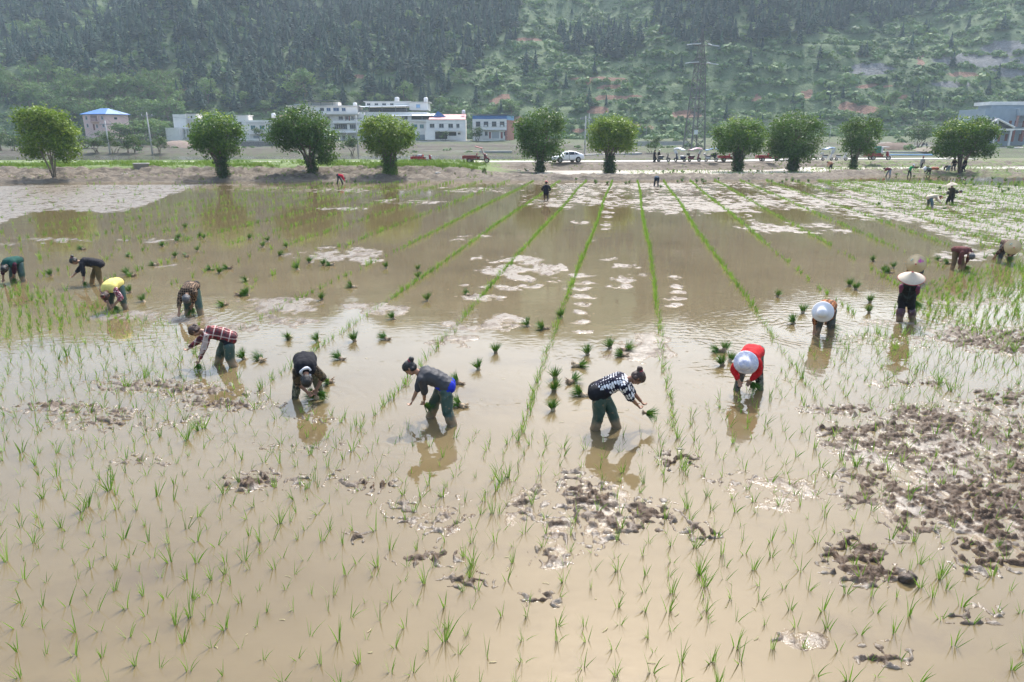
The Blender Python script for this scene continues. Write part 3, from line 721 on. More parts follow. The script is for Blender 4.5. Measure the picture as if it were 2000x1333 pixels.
# ------------------------------------------------------------------ setting
def flat(name, x0, x1, y0, y1, z, m, nx=1, ny=1):
    xs = np.linspace(x0, x1, nx + 1); ys = np.linspace(y0, y1, ny + 1)
    return gridmesh(name, xs, ys, lambda X, Y: np.full_like(X, z), m)
flat('ground', -1600, 1600, -400, 2200, -1.2, mat('ground_earth', (.2, .15, .1), .9))
flat('paddy_water', -110, 120, -12, 84, 0, WATER)
def bankz(X, Y):
    z = gz(X, Y)
    s = Y - foot_line(X)
    a = .48 * sstep(0, 1.5, s) * (1 - sstep(5.5, 8.5, s)) * (1 - sstep(-9, 4, X)) + .34 * sstep(0, 1, s) * (1 - sstep(4, 6.5, s)) * sstep(-9, 4, X) + .2 * sstep(17, 18.5, s) * (1 - sstep(20, 21, s)) * sstep(-9, 4, X) + .05
    n = (fbm(X * .9, Y * .9, 3, 5, .6) - .5) * 2
    r = (fbm(X * 2.6, Y * 2.6, 9, 3) - .5)
    road = sstep(21.3, 22, s) * (1 - sstep(28, 29, s))
    return z + (n * a * .9 + r * a * 1.2) * (1 - road)
def bankt(X, Y, Z):
    s = Y - foot_line(X); k = sstep(-9, 4, X)
    left = sstep(6.2, 7.6, s) * .95 + .12
    right = .1 + .5 * sstep(26, 27, s) + .2 * sstep(6, 7, s) * (1 - sstep(16, 17, s))
    far_r = sstep(38, 48, X) * .38
    return np.clip(left * (1 - k) + right * k + far_r, 0, 1)
gridmesh('mud_bank', np.arange(-82, 92, .3), np.arange(67, 112.01, .3), bankz, SOIL, bankt)
def midz(X, Y):
    n = (fbm(X * .22, Y * .3, 21, 4) - .5) * .7 * sstep(112, 118, Y)
    wet = (X < 6) * (Y > 113) * (Y < 141)
    return gz(X, Y) + np.where(wet, -.25, n)
gridmesh('field_ground', np.arange(-260, 300, 1.25), np.arange(112, 258.1, 1.25), midz, SOIL2, lambda X, Y, Z: np.clip(.40 + .35 * (fbm(X * .03, Y * .06, 61, 3) - .4) + .3 * sstep(205, 235, Y) + .25 * (X > 30) * fbm(X * .05, Y * .05, 5, 2), 0, 1))
CONC = mat('concrete', (.42, .40, .37), .85, .25, 1.2, bmp=.2, bscale=20)
CONCL = mat('concrete_pale', (.5, .47, .43), .85, .18, 1.2, bmp=.2, bscale=20)
def ribbon(name, pts, w, m, lift=.03, kind='structure'):
    mb = MB(); P = [Vector(p) for p in pts]; vs = []; fs = []
    for i, p in enumerate(P):
        t = (P[min(i + 1, len(P) - 1)] - P[max(i - 1, 0)]); t.z = 0; t.normalize(); n = Vector((-t.y, t.x, 0)) * w / 2
        vs += [p - n + Vector((0, 0, lift)), p + n + Vector((0, 0, lift)), p + n - Vector((0, 0, .35)), p - n - Vector((0, 0, .35))]
        if i:
            a = 4 * (i - 1); b = 4 * i
            for j in range(4): fs.append((a + j, a + (j + 1) % 4, b + (j + 1) % 4, b + j))
    mb.add(vs, fs); o = mb.build(name, m); return tag(o, kind=kind)
ribbon('road', [(x, foot_line(x) + 25 - .0 * x, .93) for x in np.arange(-75, 75, 5)], 4.0, CONCL, .035)
# flooded neighbours
PW = mat('paddy_water_grey', (.13, .125, .09), .12, .3, .4, bmp=.5, bscale=5, dist=.03)
flat('water', -180, 6, 113.5, 140.5, .42, PW)
WETM = mat('wet_silt', (.46, .40, .33), .3, .35, .8, bmp=.9, bscale=6, dist=.06)
gridmesh('paddy_strip', np.arange(3, 92, 1.0), np.linspace(-8.2, 0, 8), lambda X, Y: X * 0 + .10, WETM)
o = bpy.data.objects['paddy_strip']
me = o.data
for v in me.vertices: v.co.y = foot_line(v.co.x) + 17.2 + v.co.y * 1.30
# ------------------------------------------------------------------ mud standing out of the water
FLATS = [(1020, 524, 58, 17, 1.2), (660, 498, 62, 13, 1.1), (985, 632, 36, 14, 1), (560, 598, 80, 12, .9), (720, 604, 60, 10, .9), (560, 628, 60, 9, .8), (1270, 660, 26, 9, .8), (1262, 690, 60, 16, 1), (900, 662, 50, 7, .7), (915, 640, 45, 7, .7), (880, 672, 40, 8, .8),
         (1005, 560, 60, 6, .7), (940, 583, 50, 6, .7), (1240, 545, 40, 8, .8), (1220, 560, 30, 5, .7), (1235, 522, 30, 5, .7), (1190, 505, 22, 4, .7), (1160, 470, 10, 3, .5), (930, 462, 30, 4, .6), (900, 470, 25, 3, .5), (1130, 435, 20, 3, .8), (1265, 404, 24, 8, 1), (1320, 398, 60, 14, 1.1), (1395, 402, 60, 13, 1.1), (1480, 395, 55, 12, 1), (1150, 392, 42, 8, 1), (1080, 400, 30, 6, .8),
         (1510, 445, 48, 9, 1.1), (1600, 440, 22, 5, .8), (1650, 452, 40, 6, .8), (1180, 362, 90, 6, 1), (1280, 362, 90, 8, 1), (1400, 362, 100, 6, .7), (1540, 380, 40, 8, 1), (1600, 395, 60, 7, 1), (1690, 392, 60, 8, 1), (1660, 415, 60, 5, .8), (1750, 420, 80, 10, 1), (1830, 430, 60, 8, 1), (1900, 500, 60, 8, .8), (1960, 460, 60, 10, .9), (1880, 375, 160, 26, 1.0), (1760, 362, 120, 12, .9), (640, 372, 160, 4, .6), (800, 395, 70, 4, .6), (660, 408, 60, 3, .6), (930, 372, 60, 5, .8), (1000, 352, 100, 3, .6), (300, 470, 60, 4, .5), (90, 470, 90, 5, .5), (40, 475, 60, 6, .6),
         (300, 620, 120, 10, .55), (470, 640, 60, 8, .6), (330, 520, 40, 4, .5), (1850, 590, 120, 8, .45), (1700, 628, 90, 8, .6), (1880, 640, 90, 12, .6), (1845, 900, 220, 80, .55), (1700, 965, 190, 60, .5), (1880, 1000, 160, 70, .5), (1150, 1000, 110, 60, .34), (1010, 980, 90, 50, .32), (850, 1010, 120, 40, .3), (1480, 1235, 110, 30, .28), (1060, 1110, 60, 50, .36), (1500, 950, 100, 40, .34)]
for i in range(8): FLATS.append((1138 + 4 * math.sin(i * 2), 540 + 11.5 * i + i * i * .55, 24 - i * .8, 4, .85))
for i in range(5): FLATS.append((1318 + 5 * i % 3, 545 + 13 * i, 16, 4, .8))
for i in range(9): FLATS.append((1192 - i * .6, 384 + 8 * i, 12, 2.6, .8))
for i in range(5): FLATS.append((1450 + 9 * i, 412 + 9 * i, 10, 2.5, .7))
CLODS = [(1845, 880, 175, 62, 1.15), (1720, 950, 150, 45, .9), (1880, 975, 130, 58, 1.0), (1800, 1010, 60, 60, .9), (1960, 1090, 90, 40, .55), (1660, 1085, 60, 35, .75), (1690, 1115, 55, 22, .7), (1730, 838, 150, 18, .6), (1640, 800, 70, 10, .5), (1900, 660, 130, 22, .62), (1950, 770, 120, 18, .5), (1780, 745, 90, 10, .4),
         (1150, 970, 60, 45, .42), (1110, 1040, 70, 45, .36), (1190, 1020, 60, 40, .36), (1010, 970, 60, 40, .34), (850, 1000, 90, 34, .3), (820, 1090, 80, 22, .3), (930, 1140, 50, 18, .4), (1260, 1010, 55, 40, .34), (1320, 900, 60, 18, .55), (1450, 940, 50, 30, .35), (1350, 1030, 40, 22, .4), (1500, 1240, 80, 20, .3), (1720, 1280, 60, 30, .22), (1060, 1090, 50, 30, .45), (1080, 1180, 40, 20, .4),
         (600, 870, 130, 16, .3), (500, 940, 150, 18, .22), (240, 830, 160, 26, .2), (330, 760, 150, 16, .16), (130, 800, 120, 14, .2), (430, 790, 120, 12, .14), (700, 1050, 60, 14, .3), (560, 1130, 60, 12, .3), (280, 905, 60, 14, .35), (700, 940, 60, 18, .4), (1900, 1200, 60, 20, .3), (2120, 930, 120, 60, 1.0), (2260, 1010, 120, 60, .8), (2150, 760, 120, 20, .6), (-160, 820, 120, 18, .35), (-200, 980, 120, 24, .35), (1500, 950, 90, 30, .42), (620, 820, 100, 9, .3)]
CLODS = [(a, b, c, d, e * (.82 if a > 1600 else .58)) for a, b, c, d, e in CLODS]
MUDFN = {}
def mud_sheet():
    nr, na = 1000, 1100
    r = 5.0 * (80 / 5.0) ** (np.arange(nr) / (nr - 1)); a = np.linspace(R(-45), R(45), na)
    A, Rr = np.meshgrid(a, r); X = Rr * np.sin(A); Y = Rr * np.cos(A)
    px, py = proj(X, Y, 0 * X)
    F_ = np.full_like(X, -.35); C_ = np.full_like(X, -.3)
    warp = (fbm(X * 1.1, Y * .8, 71, 4, .6) - .5) * 2.4
    def gather(lst, base):
        acc = np.full_like(X, -9.)
        for cx, cy, rx, ry, st in lst:
            d = ((px - cx + warp * rx * .9) / rx) ** 2 + ((py - cy + warp * ry * .9) / ry) ** 2
            acc = np.maximum(acc, st - np.minimum(d, 6) * .55)
        return acc
    FA = gather(FLATS, 0)
    # ruffled silt at the far left corner and the trampled far right
    lp = sstep(0, 14, (447 - .155 * px - 12 * np.sin(px * .02)) - py) * (px < 640) * sstep(640, 420, px)
    FA = np.maximum(FA, lp * 3.2 - 2)
    wedge = sstep(0, 60, px - (1560 + (py - 350) * 2.1)) * sstep(600, 440, py)
    FA = np.maximum(FA, wedge * (2.25 + .9 * fbm(X * .12, Y * .3, 77, 3)) - 2)
    mid = sstep(900, 1050, px) * sstep(440, 400, py)
    FA = np.maximum(FA, mid * (1.45 + 1.7 * fbm(X * .35, Y * .22, 79, 3)) - 2)
    n1 = fbm(X * 1.3, Y * 1.0, 73, 5, .6) - .5; n2 = fbm(X * 7, Y * 7, 75, 3) - .5; n3 = fbm(X * 3.2, Y * 2.0, 74, 3) - .5
    hF = .020 * (FA - .28) + n1 * .05 * sstep(-.5, .6, FA) + n2 * .02 + n3 * .055 * sstep(-.7, .3, FA)
    hF = np.minimum(hF, .016 + n2 * .03)
    CA = gather(CLODS, 0)
    b1 = fbm(X * 1.1, Y * 1.1, 81, 4, .6) - .5
    l1 = 1 - np.abs(vnoise(X * 8.5 + b1 * 2, Y * 8.5, 83) * 2 - 1); l2 = vnoise(X * 18, Y * 18, 85); l3 = vnoise(X * 33, Y * 33, 87)
    cov = CA * .62 + b1 * 1.5 - .12
    hC = np.where(cov > -.4, .045 * cov + (l1 * l1 * .075 + l2 * l1 * .075 + l3 * l2 * .05 - .075) * np.clip(cov + .75, 0, 1), -.1)
    hC = np.where(hC > 0, hC * .8, hC); hC = np.minimum(hC, .075)
    Z = np.maximum(hF, hC); T = np.maximum(sstep(-.012, .012, hC - hF) * sstep(-.2, .35, CA + b1), .75 * sstep(.58, .72, vnoise(X * 5, Y * 2.4, 89) * .6 + vnoise(X * 13, Y * 6, 90) * .4))
    k = sstep(-4, -1.5, Y - foot_line(X)); Z = Z - k * .3
    nx = na
    i = np.arange(nr - 1)[:, None] * nx + np.arange(nx - 1)[None]
    F = np.stack([i, i + 1, i + nx + 1, i + nx], -1).reshape(-1, 4)
    keep = (Z.ravel()[F] > -.004).any(1) & (Z.ravel()[F] > -.06).all(1)
    F = F[keep]
    V = np.stack([X, Y, Z], -1).reshape(-1, 3)
    u, inv = np.unique(F, return_inverse=True); F = inv.reshape(F.shape)
    me = npmesh('mud', V[u], F, MUD, T.ravel()[u], True)
    o = nobj('mud', me); tag(o, kind='structure')
    MUDFN['n'] = len(F)
mud_sheet()

# ------------------------------------------------------------------ rice
def leafmat(name, c1, c2, c3, trans=.25, rough=.5, attr=True):
    m, nt, b = newmat(name)
    v = texco(nt, 'Object')
    a = nt.nodes.new('ShaderNodeAttribute'); a.attribute_name = 'tint'
    f = mathn(nt, 'ADD', mathn(nt, 'MULTIPLY', a.outputs['Fac'], .75), mathn(nt, 'MULTIPLY', noise(nt, v, 3, 3), .3)) if attr else noise(nt, v, 3, 3)
    c = ramp(nt, f, [(.1, c1), (.5, c2), (.95, c3)])
    L(nt, c, b.inputs['Base Color']); b.inputs['Roughness'].default_value = rough; b.inputs['Specular IOR Level'].default_value = .22
    if trans:
        t = nt.nodes.new('ShaderNodeBsdfTranslucent'); L(nt, mixc(nt, .5, c, (.25, .4, .03)), t.inputs[0])
        mx = nt.nodes.new('ShaderNodeMixShader'); mx.inputs[0].default_value = trans
        L(nt, b.outputs[0], mx.inputs[1]); L(nt, t.outputs[0], mx.inputs[2]); L(nt, mx.outputs[0], nt.nodes['Material Output'].inputs[0])
    return m
RICE = leafmat('rice_leaf', (.065, .15, .018), (.13, .275, .03), (.25, .39, .06), trans=.35)
RICED = leafmat('rice_bundle_leaf', (.022, .085, .010), (.045, .14, .016), (.085, .20, .03), trans=.18)
ROOT = mat('seedling_roots', (.52, .40, .26), .8, .5, 30, bmp=.6, bscale=90)
ROOTM = mat('seedling_roots_muddy', (.32, .22, .135), .75, .5, 30, bmp=.6, bscale=90)
TIE = mat('straw_tie', (.6, .5, .3), .8)

def blade(V, F, base, az, lean0, bend, ln, w, seg=3):
    o = len(V); p = Vector(base); el = lean0
    d = Vector((math.cos(az), math.sin(az), 0)); s = Vector((-math.sin(az + .9), math.cos(az + .9), 0))
    for i in range(seg + 1):
        ww = w * (1 - (i / seg) ** 1.6 * .93) * (.7 if i == 0 else 1)
        V.append(tuple(p - s * ww / 2)); V.append(tuple(p + s * ww / 2))
        p = p + (d * math.sin(el) + Vector((0, 0, math.cos(el)))) * ln / seg
        el += bend / seg
    for i in range(seg): F.append((o + 2 * i, o + 2 * i + 1, o + 2 * i + 3, o + 2 * i + 2))
def seedling_tmpl(nb, h, spread, w, rnd, z0=-.03):
    V, F = [], []
    for k in range(nb):
        a = rnd.uniform(0, 6.283); q = rnd.uniform(0, .02)
        blade(V, F, (q * math.cos(a), q * math.sin(a), z0), a + rnd.uniform(-.6, .6), rnd.uniform(.03, spread), rnd.uniform(.0, .75), h * rnd.uniform(.6, 1.1), w * rnd.uniform(.8, 1.2))
    return np.array(V), np.array(F)
rnd = random.Random(5)
SEED_T = [seedling_tmpl(rnd.choice((3, 4, 5, 6, 7, 8)), .245, .62, .0125, rnd) for _ in range(14)]
SEED_FAR = [seedling_tmpl(7, .25, .55, .018, rnd) for _ in range(6)]
SEED_BIG = [seedling_tmpl(rnd.choice((9, 11, 13)), .34, .5, .012, rnd) for _ in range(6)]

AZ = R(9.4); EU = np.array([math.sin(AZ), math.cos(AZ)]); EW = np.array([math.cos(AZ), -math.sin(AZ)])
def inpoly(px, py, poly):
    c = np.zeros(px.shape, bool); j = len(poly) - 1
    for i in range(len(poly)):
        xi, yi = poly[i]; xj, yj = poly[j]
        c ^= ((yi > py) != (yj > py)) & (px < (xj - xi) * (py - yi) / (yj - yi + 1e-12) + xi); j = i
    return c
PLANTED = [(-400, 575), (60, 556), (190, 600), (250, 618), (330, 632), (450, 724), (560, 782), (700, 812), (830, 838), (1000, 850), (1180, 846), (1330, 800), (1440, 770), (1560, 690), (1620, 660), (1760, 635), (1800, 556), (1880, 532), (1960, 516), (2900, 470), (3200, 1900), (-1400, 1900), (-1400, 600)]
WEDGE = [(1590, 352), (1690, 352), (1740, 347), (2100, 342), (2400, 620), (1985, 520), (1850, 455), (1740, 400)]
posl = []; scal = []; big = []
# planted grid
u, w = np.meshgrid(np.arange(4.0, 40, .31), np.arange(-32, 34, .30))
u = u.ravel() + rng.normal(0, .035, u.size); w = w.ravel() + rng.normal(0, .024, w.size)
P = u[:, None] * EU + w[:, None] * EW
px, py = proj(P[:, 0], P[:, 1], 0 * u)
keep = inpoly(px, py, PLANTED) & (px > -600) & (px < 2700) & (py < 1500) & (P[:, 1] > 4) & (rng.random(u.size) < .93)
posl.append(P[keep]); scal.append(rng.normal(.9, .17, keep.sum())); big.append(np.zeros(keep.sum()))
# dense wedges on the right
u, w = np.meshgrid(np.arange(12.0, 78, .42), np.arange(-4, 55, .30))
u = u.ravel() + rng.normal(0, .08, u.size); w = w.ravel() + rng.normal(0, .04, w.size)
P = u[:, None] * EU + w[:, None] * EW
px, py = proj(P[:, 0], P[:, 1], 0 * u)
den = .30 + .55 * fbm(P[:, 0] * .1, P[:, 1] * .3, 91, 2)
keep = (inpoly(px, py, WEDGE) | (inpoly(px, py, [(1640, 690), (1790, 560), (2100, 500), (2100, 820), (1700, 800)]) & (rng.random(u.size) < .6))) & (px < 2500) & (rng.random(u.size) < den)
posl.append(P[keep]); scal.append(rng.normal(.95, .15, keep.sum())); big.append(np.zeros(keep.sum()))
# guide rows
pA = at(1197, 349); wA = pA.x * EW[0] + pA.y * EW[1]
for k in range(-20, 13):
    sp = .14 if -3 <= k <= 3 else (.30 if k < -3 else .21)
    uu = np.arange(5, 77, sp); uu = uu + rng.normal(0, sp * .25, uu.size)
    ww = wA + 2.63 * k + rng.normal(0, .035, uu.size) + .05 * np.sin(uu * .21 + k * 1.7)
    if k < -3: ww = ww + rng.normal(0, .07, uu.size)
    P = uu[:, None] * EU + ww[:, None] * EW
    px, py = proj(P[:, 0], P[:, 1], 0 * uu)
    inp = inpoly(px, py, PLANTED)
    pr = np.where(inp, .25, .95 if k >= -3 else .85)
    pr = np.where(inp & (np.abs(k) <= 4), .30, pr)
    pr = np.where(~inp & (P[:, 1] < 30) & (np.abs(k) > 2), .35, pr)
    keep = (rng.random(uu.size) < pr) & (px > -500) & (px < 2500) & (py < 1360) & (P[:, 1] < foot_line(P[:, 0]) - .4)
    if k < -3: keep &= ~((py < 447 - .155 * px) & (rng.random(uu.size) < .75))
    if k == -20: continue
    posl.append(P[keep]); scal.append(rng.normal(.95 if abs(k) <= 3 else (1.32 if k < 0 else 1.1), .18, keep.sum())); big.append((inp[keep]) & (rng.random(keep.sum()) < .6))
# a looser scatter between the rows on the left and in the strip beyond the trees
n = 900
P = np.stack([rng.uniform(-34, 8, n), rng.uniform(17, 64, n)], 1); px, py = proj(P[:, 0], P[:, 1], 0 * P[:, 0])
keep = (px < 760 - (py - 380) * .6) & (px > -400) & ~inpoly(px, py, PLANTED) & (py > 452 - .15 * px) & (rng.random(n) < .5)
posl.append(P[keep]); scal.append(rng.normal(1.0, .2, keep.sum())); big.append(np.zeros(keep.sum()))
POS = np.concatenate(posl); SCL = np.clip(np.concatenate(scal), .5, 1.6); BIG = np.concatenate(big).astype(bool)
dist = np.hypot(POS[:, 0], POS[:, 1])
qx_, qy_ = proj(POS[:, 0], POS[:, 1], 0 * dist)
order = np.argsort(dist + 1000 * ((qx_ < -15) | (qx_ > 2015) | (qy_ > 1340))); POS, SCL, BIG, dist = POS[order], SCL[order], BIG[order], dist[order]
NEAR = 300
lab = 'small green rice seedling standing in shallow muddy water of the near field'
grp = 'rice seedlings planted across the near field'
smesh = []
for t in SEED_T: smesh.append(npmesh('rice_seedling', t[0], t[1], RICE, np.repeat(rng.random(len(t[0]) // 8), 8)))
bmesh_ = [npmesh('rice_seedling', t[0], t[1], RICE, np.repeat(rng.random(len(t[0]) // 8), 8)) for t in SEED_BIG]
for i in range(NEAR):
    o = bpy.data.objects.new('rice_seedling', bmesh_[i % 6] if BIG[i] else smesh[int(rng.integers(14))])
    COL.objects.link(o); o.location = (POS[i, 0], POS[i, 1], 0); o.rotation_euler = (0, 0, rng.uniform(0, 6.28)); s = SCL[i]; o.scale = (s, s, s)
    tag(o, lab, 'seedling', grp)
rest = np.arange(NEAR, len(POS))
def stuffseeds(idx, tm, name):
    p3 = np.c_[POS[idx], np.zeros(len(idx))]
    V, F, T = instv(tm, p3, SCL[idx], rng.uniform(0, 6.28, len(idx)), rng.random(len(idx)), rng.normal(0, .12, (len(idx), 2)))
    return V, F, T
parts = []
for idx, tm in ((rest[(dist[rest] < 20) & ~BIG[rest]], SEED_T), (rest[(dist[rest] >= 20) & ~BIG[rest]], SEED_FAR), (rest[BIG[rest]], SEED_BIG)):
    if len(idx): parts.append(stuffseeds(idx, tm, ''))
# the strip paddy below the road
n = 1500; xs = rng.uniform(14, 70, n); sp = rng.uniform(7.5, 16.5, n)
k = fbm(xs * .15, sp * .2, 33, 2) > .42
p3 = np.stack([xs, foot_line(xs) + sp, np.full(n, .1)], 1)[k]
parts.append(instv(SEED_FAR, p3, rng.normal(1, .15, k.sum()), rng.uniform(0, 6, k.sum()), rng.random(k.sum())))
V = np.concatenate([q[0] for q in parts]); T = np.concatenate([q[2] for q in parts]); off = 0; Fs = []
for q in parts: Fs.append(q[1] + off); off += len(q[0])
o = nobj('rice_plants', npmesh('rice_plants', V, np.concatenate(Fs), RICE, T)); tag(o, 'young rice plants standing in rows and dense beds over the flooded field', 'rice plants', kind='stuff')

# ------------------------------------------------------------------ bundles
def bundle_parts(seed, lying):
    r = random.Random(seed); V, F = [], []
    for k in range(95):
        a = r.uniform(0, 6.283); q = r.uniform(0, .045)
        blade(V, F, (q * math.cos(a), q * math.sin(a), .0), a + r.uniform(-.4, .4), r.uniform(.02, .72), r.uniform(.2, 1.1), r.uniform(.19, .29), .013)
    mb = MB(); mb.lathe([(.0, .03), (.035, .02), (.05, -.03), (.062, -.085), (.05, -.11), (0, -.115)], n=12, wob=.15)
    for k in range(34):
        a = r.uniform(0, 6.283); q = r.uniform(.3, 1.0)
        p = Vector((.045 * q * math.cos(a), .045 * q * math.sin(a), -.05)); d = Vector((math.cos(a) * q, math.sin(a) * q, -1.1)).normalized()
        mb.tube([p, p + d * .06, p + d * .06 + (d + Vector((r.uniform(-.6, .6), r.uniform(-.6, .6), 0))) * .05], [.011, .008, .003], 5)
    t = MB().tube([(.043 * math.cos(x), .043 * math.sin(x), .018 + .006 * math.sin(3 * x)) for x in np.linspace(0, 6.283, 13)], .006, 5)
    V = np.array(V); F = np.array(F)
    return V, F, mb, t
BUN = []
for s in range(6):
    V, F, mb, t = bundle_parts(s, 0)
    BUN.append((npmesh('leaves', V, F, RICED, np.repeat(rng.random(len(V) // 8), 8)), mb.mesh('roots'), t.mesh('tie')))
    BUN[-1][1].materials.append(ROOT if s % 2 else ROOTM); BUN[-1][2].materials.append(TIE)
    for q in BUN[-1][1:]: q.polygons.foreach_set('use_smooth', [True] * len(q.polygons))
def bundle(loc, label, tilt=0, az=0, s=1.0, group=None, v=None, full=True):
    root = thing('seedling_bundle', label, 'seedling bundle', loc, 0, group, s)
    root.rotation_euler = (tilt, 0, az)
    k = int(rng.integers(6)) if v is None else v
    for nm, me in zip(('leaves', 'roots', 'tie'), BUN[k]):
        if full or nm != 'tie':
            q = nobj(nm, me, root)
            if nm == 'roots' and group and 'held' in group: q.scale = (.55, .55, .6)
    return root
# (px, py, lie) : lie 0 upright, 1 lying with the roots showing
BL = [(362,446,0),(349,466,0),(345,474,0),(390,463,0),(399,467,0),(318,482,0),(487,467,0),(524,472,0),(514,483,0),(560,484,0),(546,500,0),(342,503,0),(386,491,0),(161,488,1),(254,502,1),(100,539,0),(248,536,0),(259,540,1),(302,519,1),(365,502,1),(280,590,0),(254,572,0),(428,534,0),(446,526,1),(412,528,1),(480,550,1),(483,577,0),(469,578,1),(436,598,1),(629,586,0),(688,562,1),(604,514,0),(632,518,0),(646,519,1),(581,527,0),(755,524,0),(834,588,0),(768,624,0),(563,662,1),(620,668,0),(692,667,0),(753,664,1),(476,702,0),(509,705,1),(664,703,1),(641,750,1),(816,529,0),(816,544,0),(913,577,1),(1031,638,0),(1061,644,1),(968,690,0),(934,722,0),(1084,740,0),(1082,764,0),(1118,748,1),(1136,774,1),(1080,802,0),(1130,717,1),(1147,693,0),(1191,681,0),(1216,697,1),(1222,686,1),(1415,686,0),(1403,688,1),(1410,714,0),(1426,706,0),(1096,620,0),(894,750,1),(899,795,1),(1549,632,0),(1568,611,0),(1697,611,0),(1699,591,0),(1671,566,0),(1659,559,0),(1518,580,0),(1745,524,0),(1727,531,0),(1737,534,1),(1705,511,0),(1835,510,1),(1759,601,0),(616,780,1),(1944,503,0),(1625,638,0),(1852,516,1),(1716,401,0)]
occ = {}
names = {'green_vest': 'green vest', 'quilted': 'black quilted jacket', 'yellow_vest': 'yellow vest', 'brown_print': 'brown patterned jacket', 'red_plaid': 'red plaid shirt', 'camo_man': 'black vest over camouflage', 'grey_jacket': 'grey jacket and blue trousers', 'checked': 'black and white checks', 'red_sweater': 'red sweater', 'orange_plaid': 'orange plaid', 'purple_conical': 'pale conical hat', 'blossom_hat': 'pink blossom hat', 'maroon_cap': 'dusty maroon jacket', 'print_conical': 'brown floral jacket', 'cream_shirt': 'cream shirt'}
ORD = ['closest', 'second closest', 'third closest', 'fourth closest', 'fifth closest', 'sixth closest', 'seventh closest', 'eighth closest', 'ninth closest', 'tenth closest', 'eleventh closest', 'twelfth closest', 'thirteenth closest', 'fourteenth closest', 'fifteenth closest', 'sixteenth closest', 'seventeenth closest', 'eighteenth closest', 'nineteenth closest', 'twentieth closest']
bl = []
for bx_, by_, lie in BL:
    p = at(bx_, by_)
    k = min(names, key=lambda q: (PEOPLE[q]['base'] - p).length)
    bl.append([bx_, by_, lie, p, k, (PEOPLE[k]['base'] - p).length])
for k in names:
    for lie in (0, 1):
        sub = sorted([b for b in bl if b[4] == k and b[2] == lie], key=lambda b: b[5])
        for i, b in enumerate(sub):
            p = b[3]
            a = (rng.uniform(-.5, .5) - math.pi / 2) if rng.random() < .65 else rng.uniform(0, 6.28)
            t = R(rng.uniform(52, 84)) if b[2] else R(rng.uniform(2, 34))
            g = 'rice seedling bundles set out on the water'
            desc = ('bundle lying over with roots showing, ' if b[2] else 'upright bundle of green seedlings, ') + f'{ORD[min(i, 19)]} such to {names[k]}'
            bundle(p + Vector((0, 0, .04 if b[2] else .035)), desc, t, a, rng.uniform(.9, 1.08), g)
# hand held ones
def held(key, side, what, tilt, az, s=1.0, off=(0, 0, 0)):
    p = PEOPLE[key]['hands'][side]
    bundle(p + Vector(off), what, tilt, az, s, 'seedling bundles held in the hand', full=False)
held('grey_jacket', 1, 'green seedlings held in the hand of the person in grey jacket', R(115), R(-60), .95, (0, 0, -.02)) if False else None
for key, side, tl, az, s, off in (('grey_jacket', -1, 118, 80, .9, (0, 0, 0)), ('checked', 1, 98, 78, .85, (.06, -.03, -.01)), ('red_plaid', -1, 140, 30, .8, (0, 0, .02)), ('camo_man', -1, 110, 70, .85, (.04, -.02, 0)), ('red_sweater', -1, 130, 40, 1.0, (.03, -.03, .02)), ('orange_plaid', -1, 125, 40, 1.3, (.02, -.04, 0)), ('purple_conical', -1, 140, 20, 1.25, (.02, -.05, .02)), ('green_vest', -1, 120, 60, .9, (0, 0, 0)), ('quilted', -1, 120, 60, .8, (0, 0, 0)), ('yellow_vest', -1, 120, 60, .9, (.03, 0, 0)), ('brown_print', -1, 140, 30, 1.0, (.02, 0, 0)), ('blossom_hat', -1, 120, 40, 1.0, (0, 0, 0)), ('maroon_cap', -1, 120, 50, 1.1, (0, 0, 0)), ('print_conical', -1, 120, 40, 1.2, (0, 0, .05)), ('olive_conical', 1, 90, -80, 1.2, (-.1, 0, .05)), ('olive_bent', 1, 110, 80, .9, (0, 0, 0)), ('cream_shirt', 1, 100, 60, 1.1, (0, 0, 0))):
    nm = {'olive_conical': 'olive clothes and broad hat', 'olive_bent': 'olive shirt'}.get(key, names.get(key))
    bundle(PEOPLE[key]['hands'][side] + Vector(off), 'green seedlings held in the hand of the person in ' + nm, R(tl), R(az), s, 'seedling bundles held in the hand', full=False)
# far ones scattered on the bright mud
FB = [(1111,352),(1125,353),(1126,349),(1161,357),(1163,360),(1174,351),(1186,361),(1222,349),(1222,361),(1230,359),(1290,368),(1318,347),(1326,349),(1309,348),(1323,358),(1332,356),(1360,357),(1371,355),(1374,358),(1379,357),(1403,352),(1463,357),(1454,350),(1507,357),(1527,358),(1535,355),(1558,356),(1579,357),(1548,355),(1751,344),(1785,347),(1807,352),(1832,349),(1816,356),(1870,348),(1886,351),(1876,356),(1902,348),(1897,354),(1885,363),(1902,364),(1938,352),(1964,356),(1989,359),(1953,363),(1983,365),(1969,373),(1957,378),(1950,369),(695,358),(740,360),(628,361),(650,361),(640,362)]
for px_, py_ in FB:
    bundle(at(px_, py_) + Vector((0, 0, .06)), 'small dark seedling bundle standing on bright mud near the far bank', R(rng.uniform(0, 40)), rng.uniform(0, 6.28), rng.uniform(1.05, 1.4), 'far seedling bundles near the bank', full=False)
for i in range(22):
    x = rng.uniform(10, 62); y = foot_line(x) + rng.uniform(8, 15)
    bundle((x, y, .16), 'tiny seedling bundle dropped in the narrow paddy strip below the road', R(rng.uniform(0, 60)), rng.uniform(0, 6.28), 1.15, 'seedling bundles in the strip paddy', full=False)

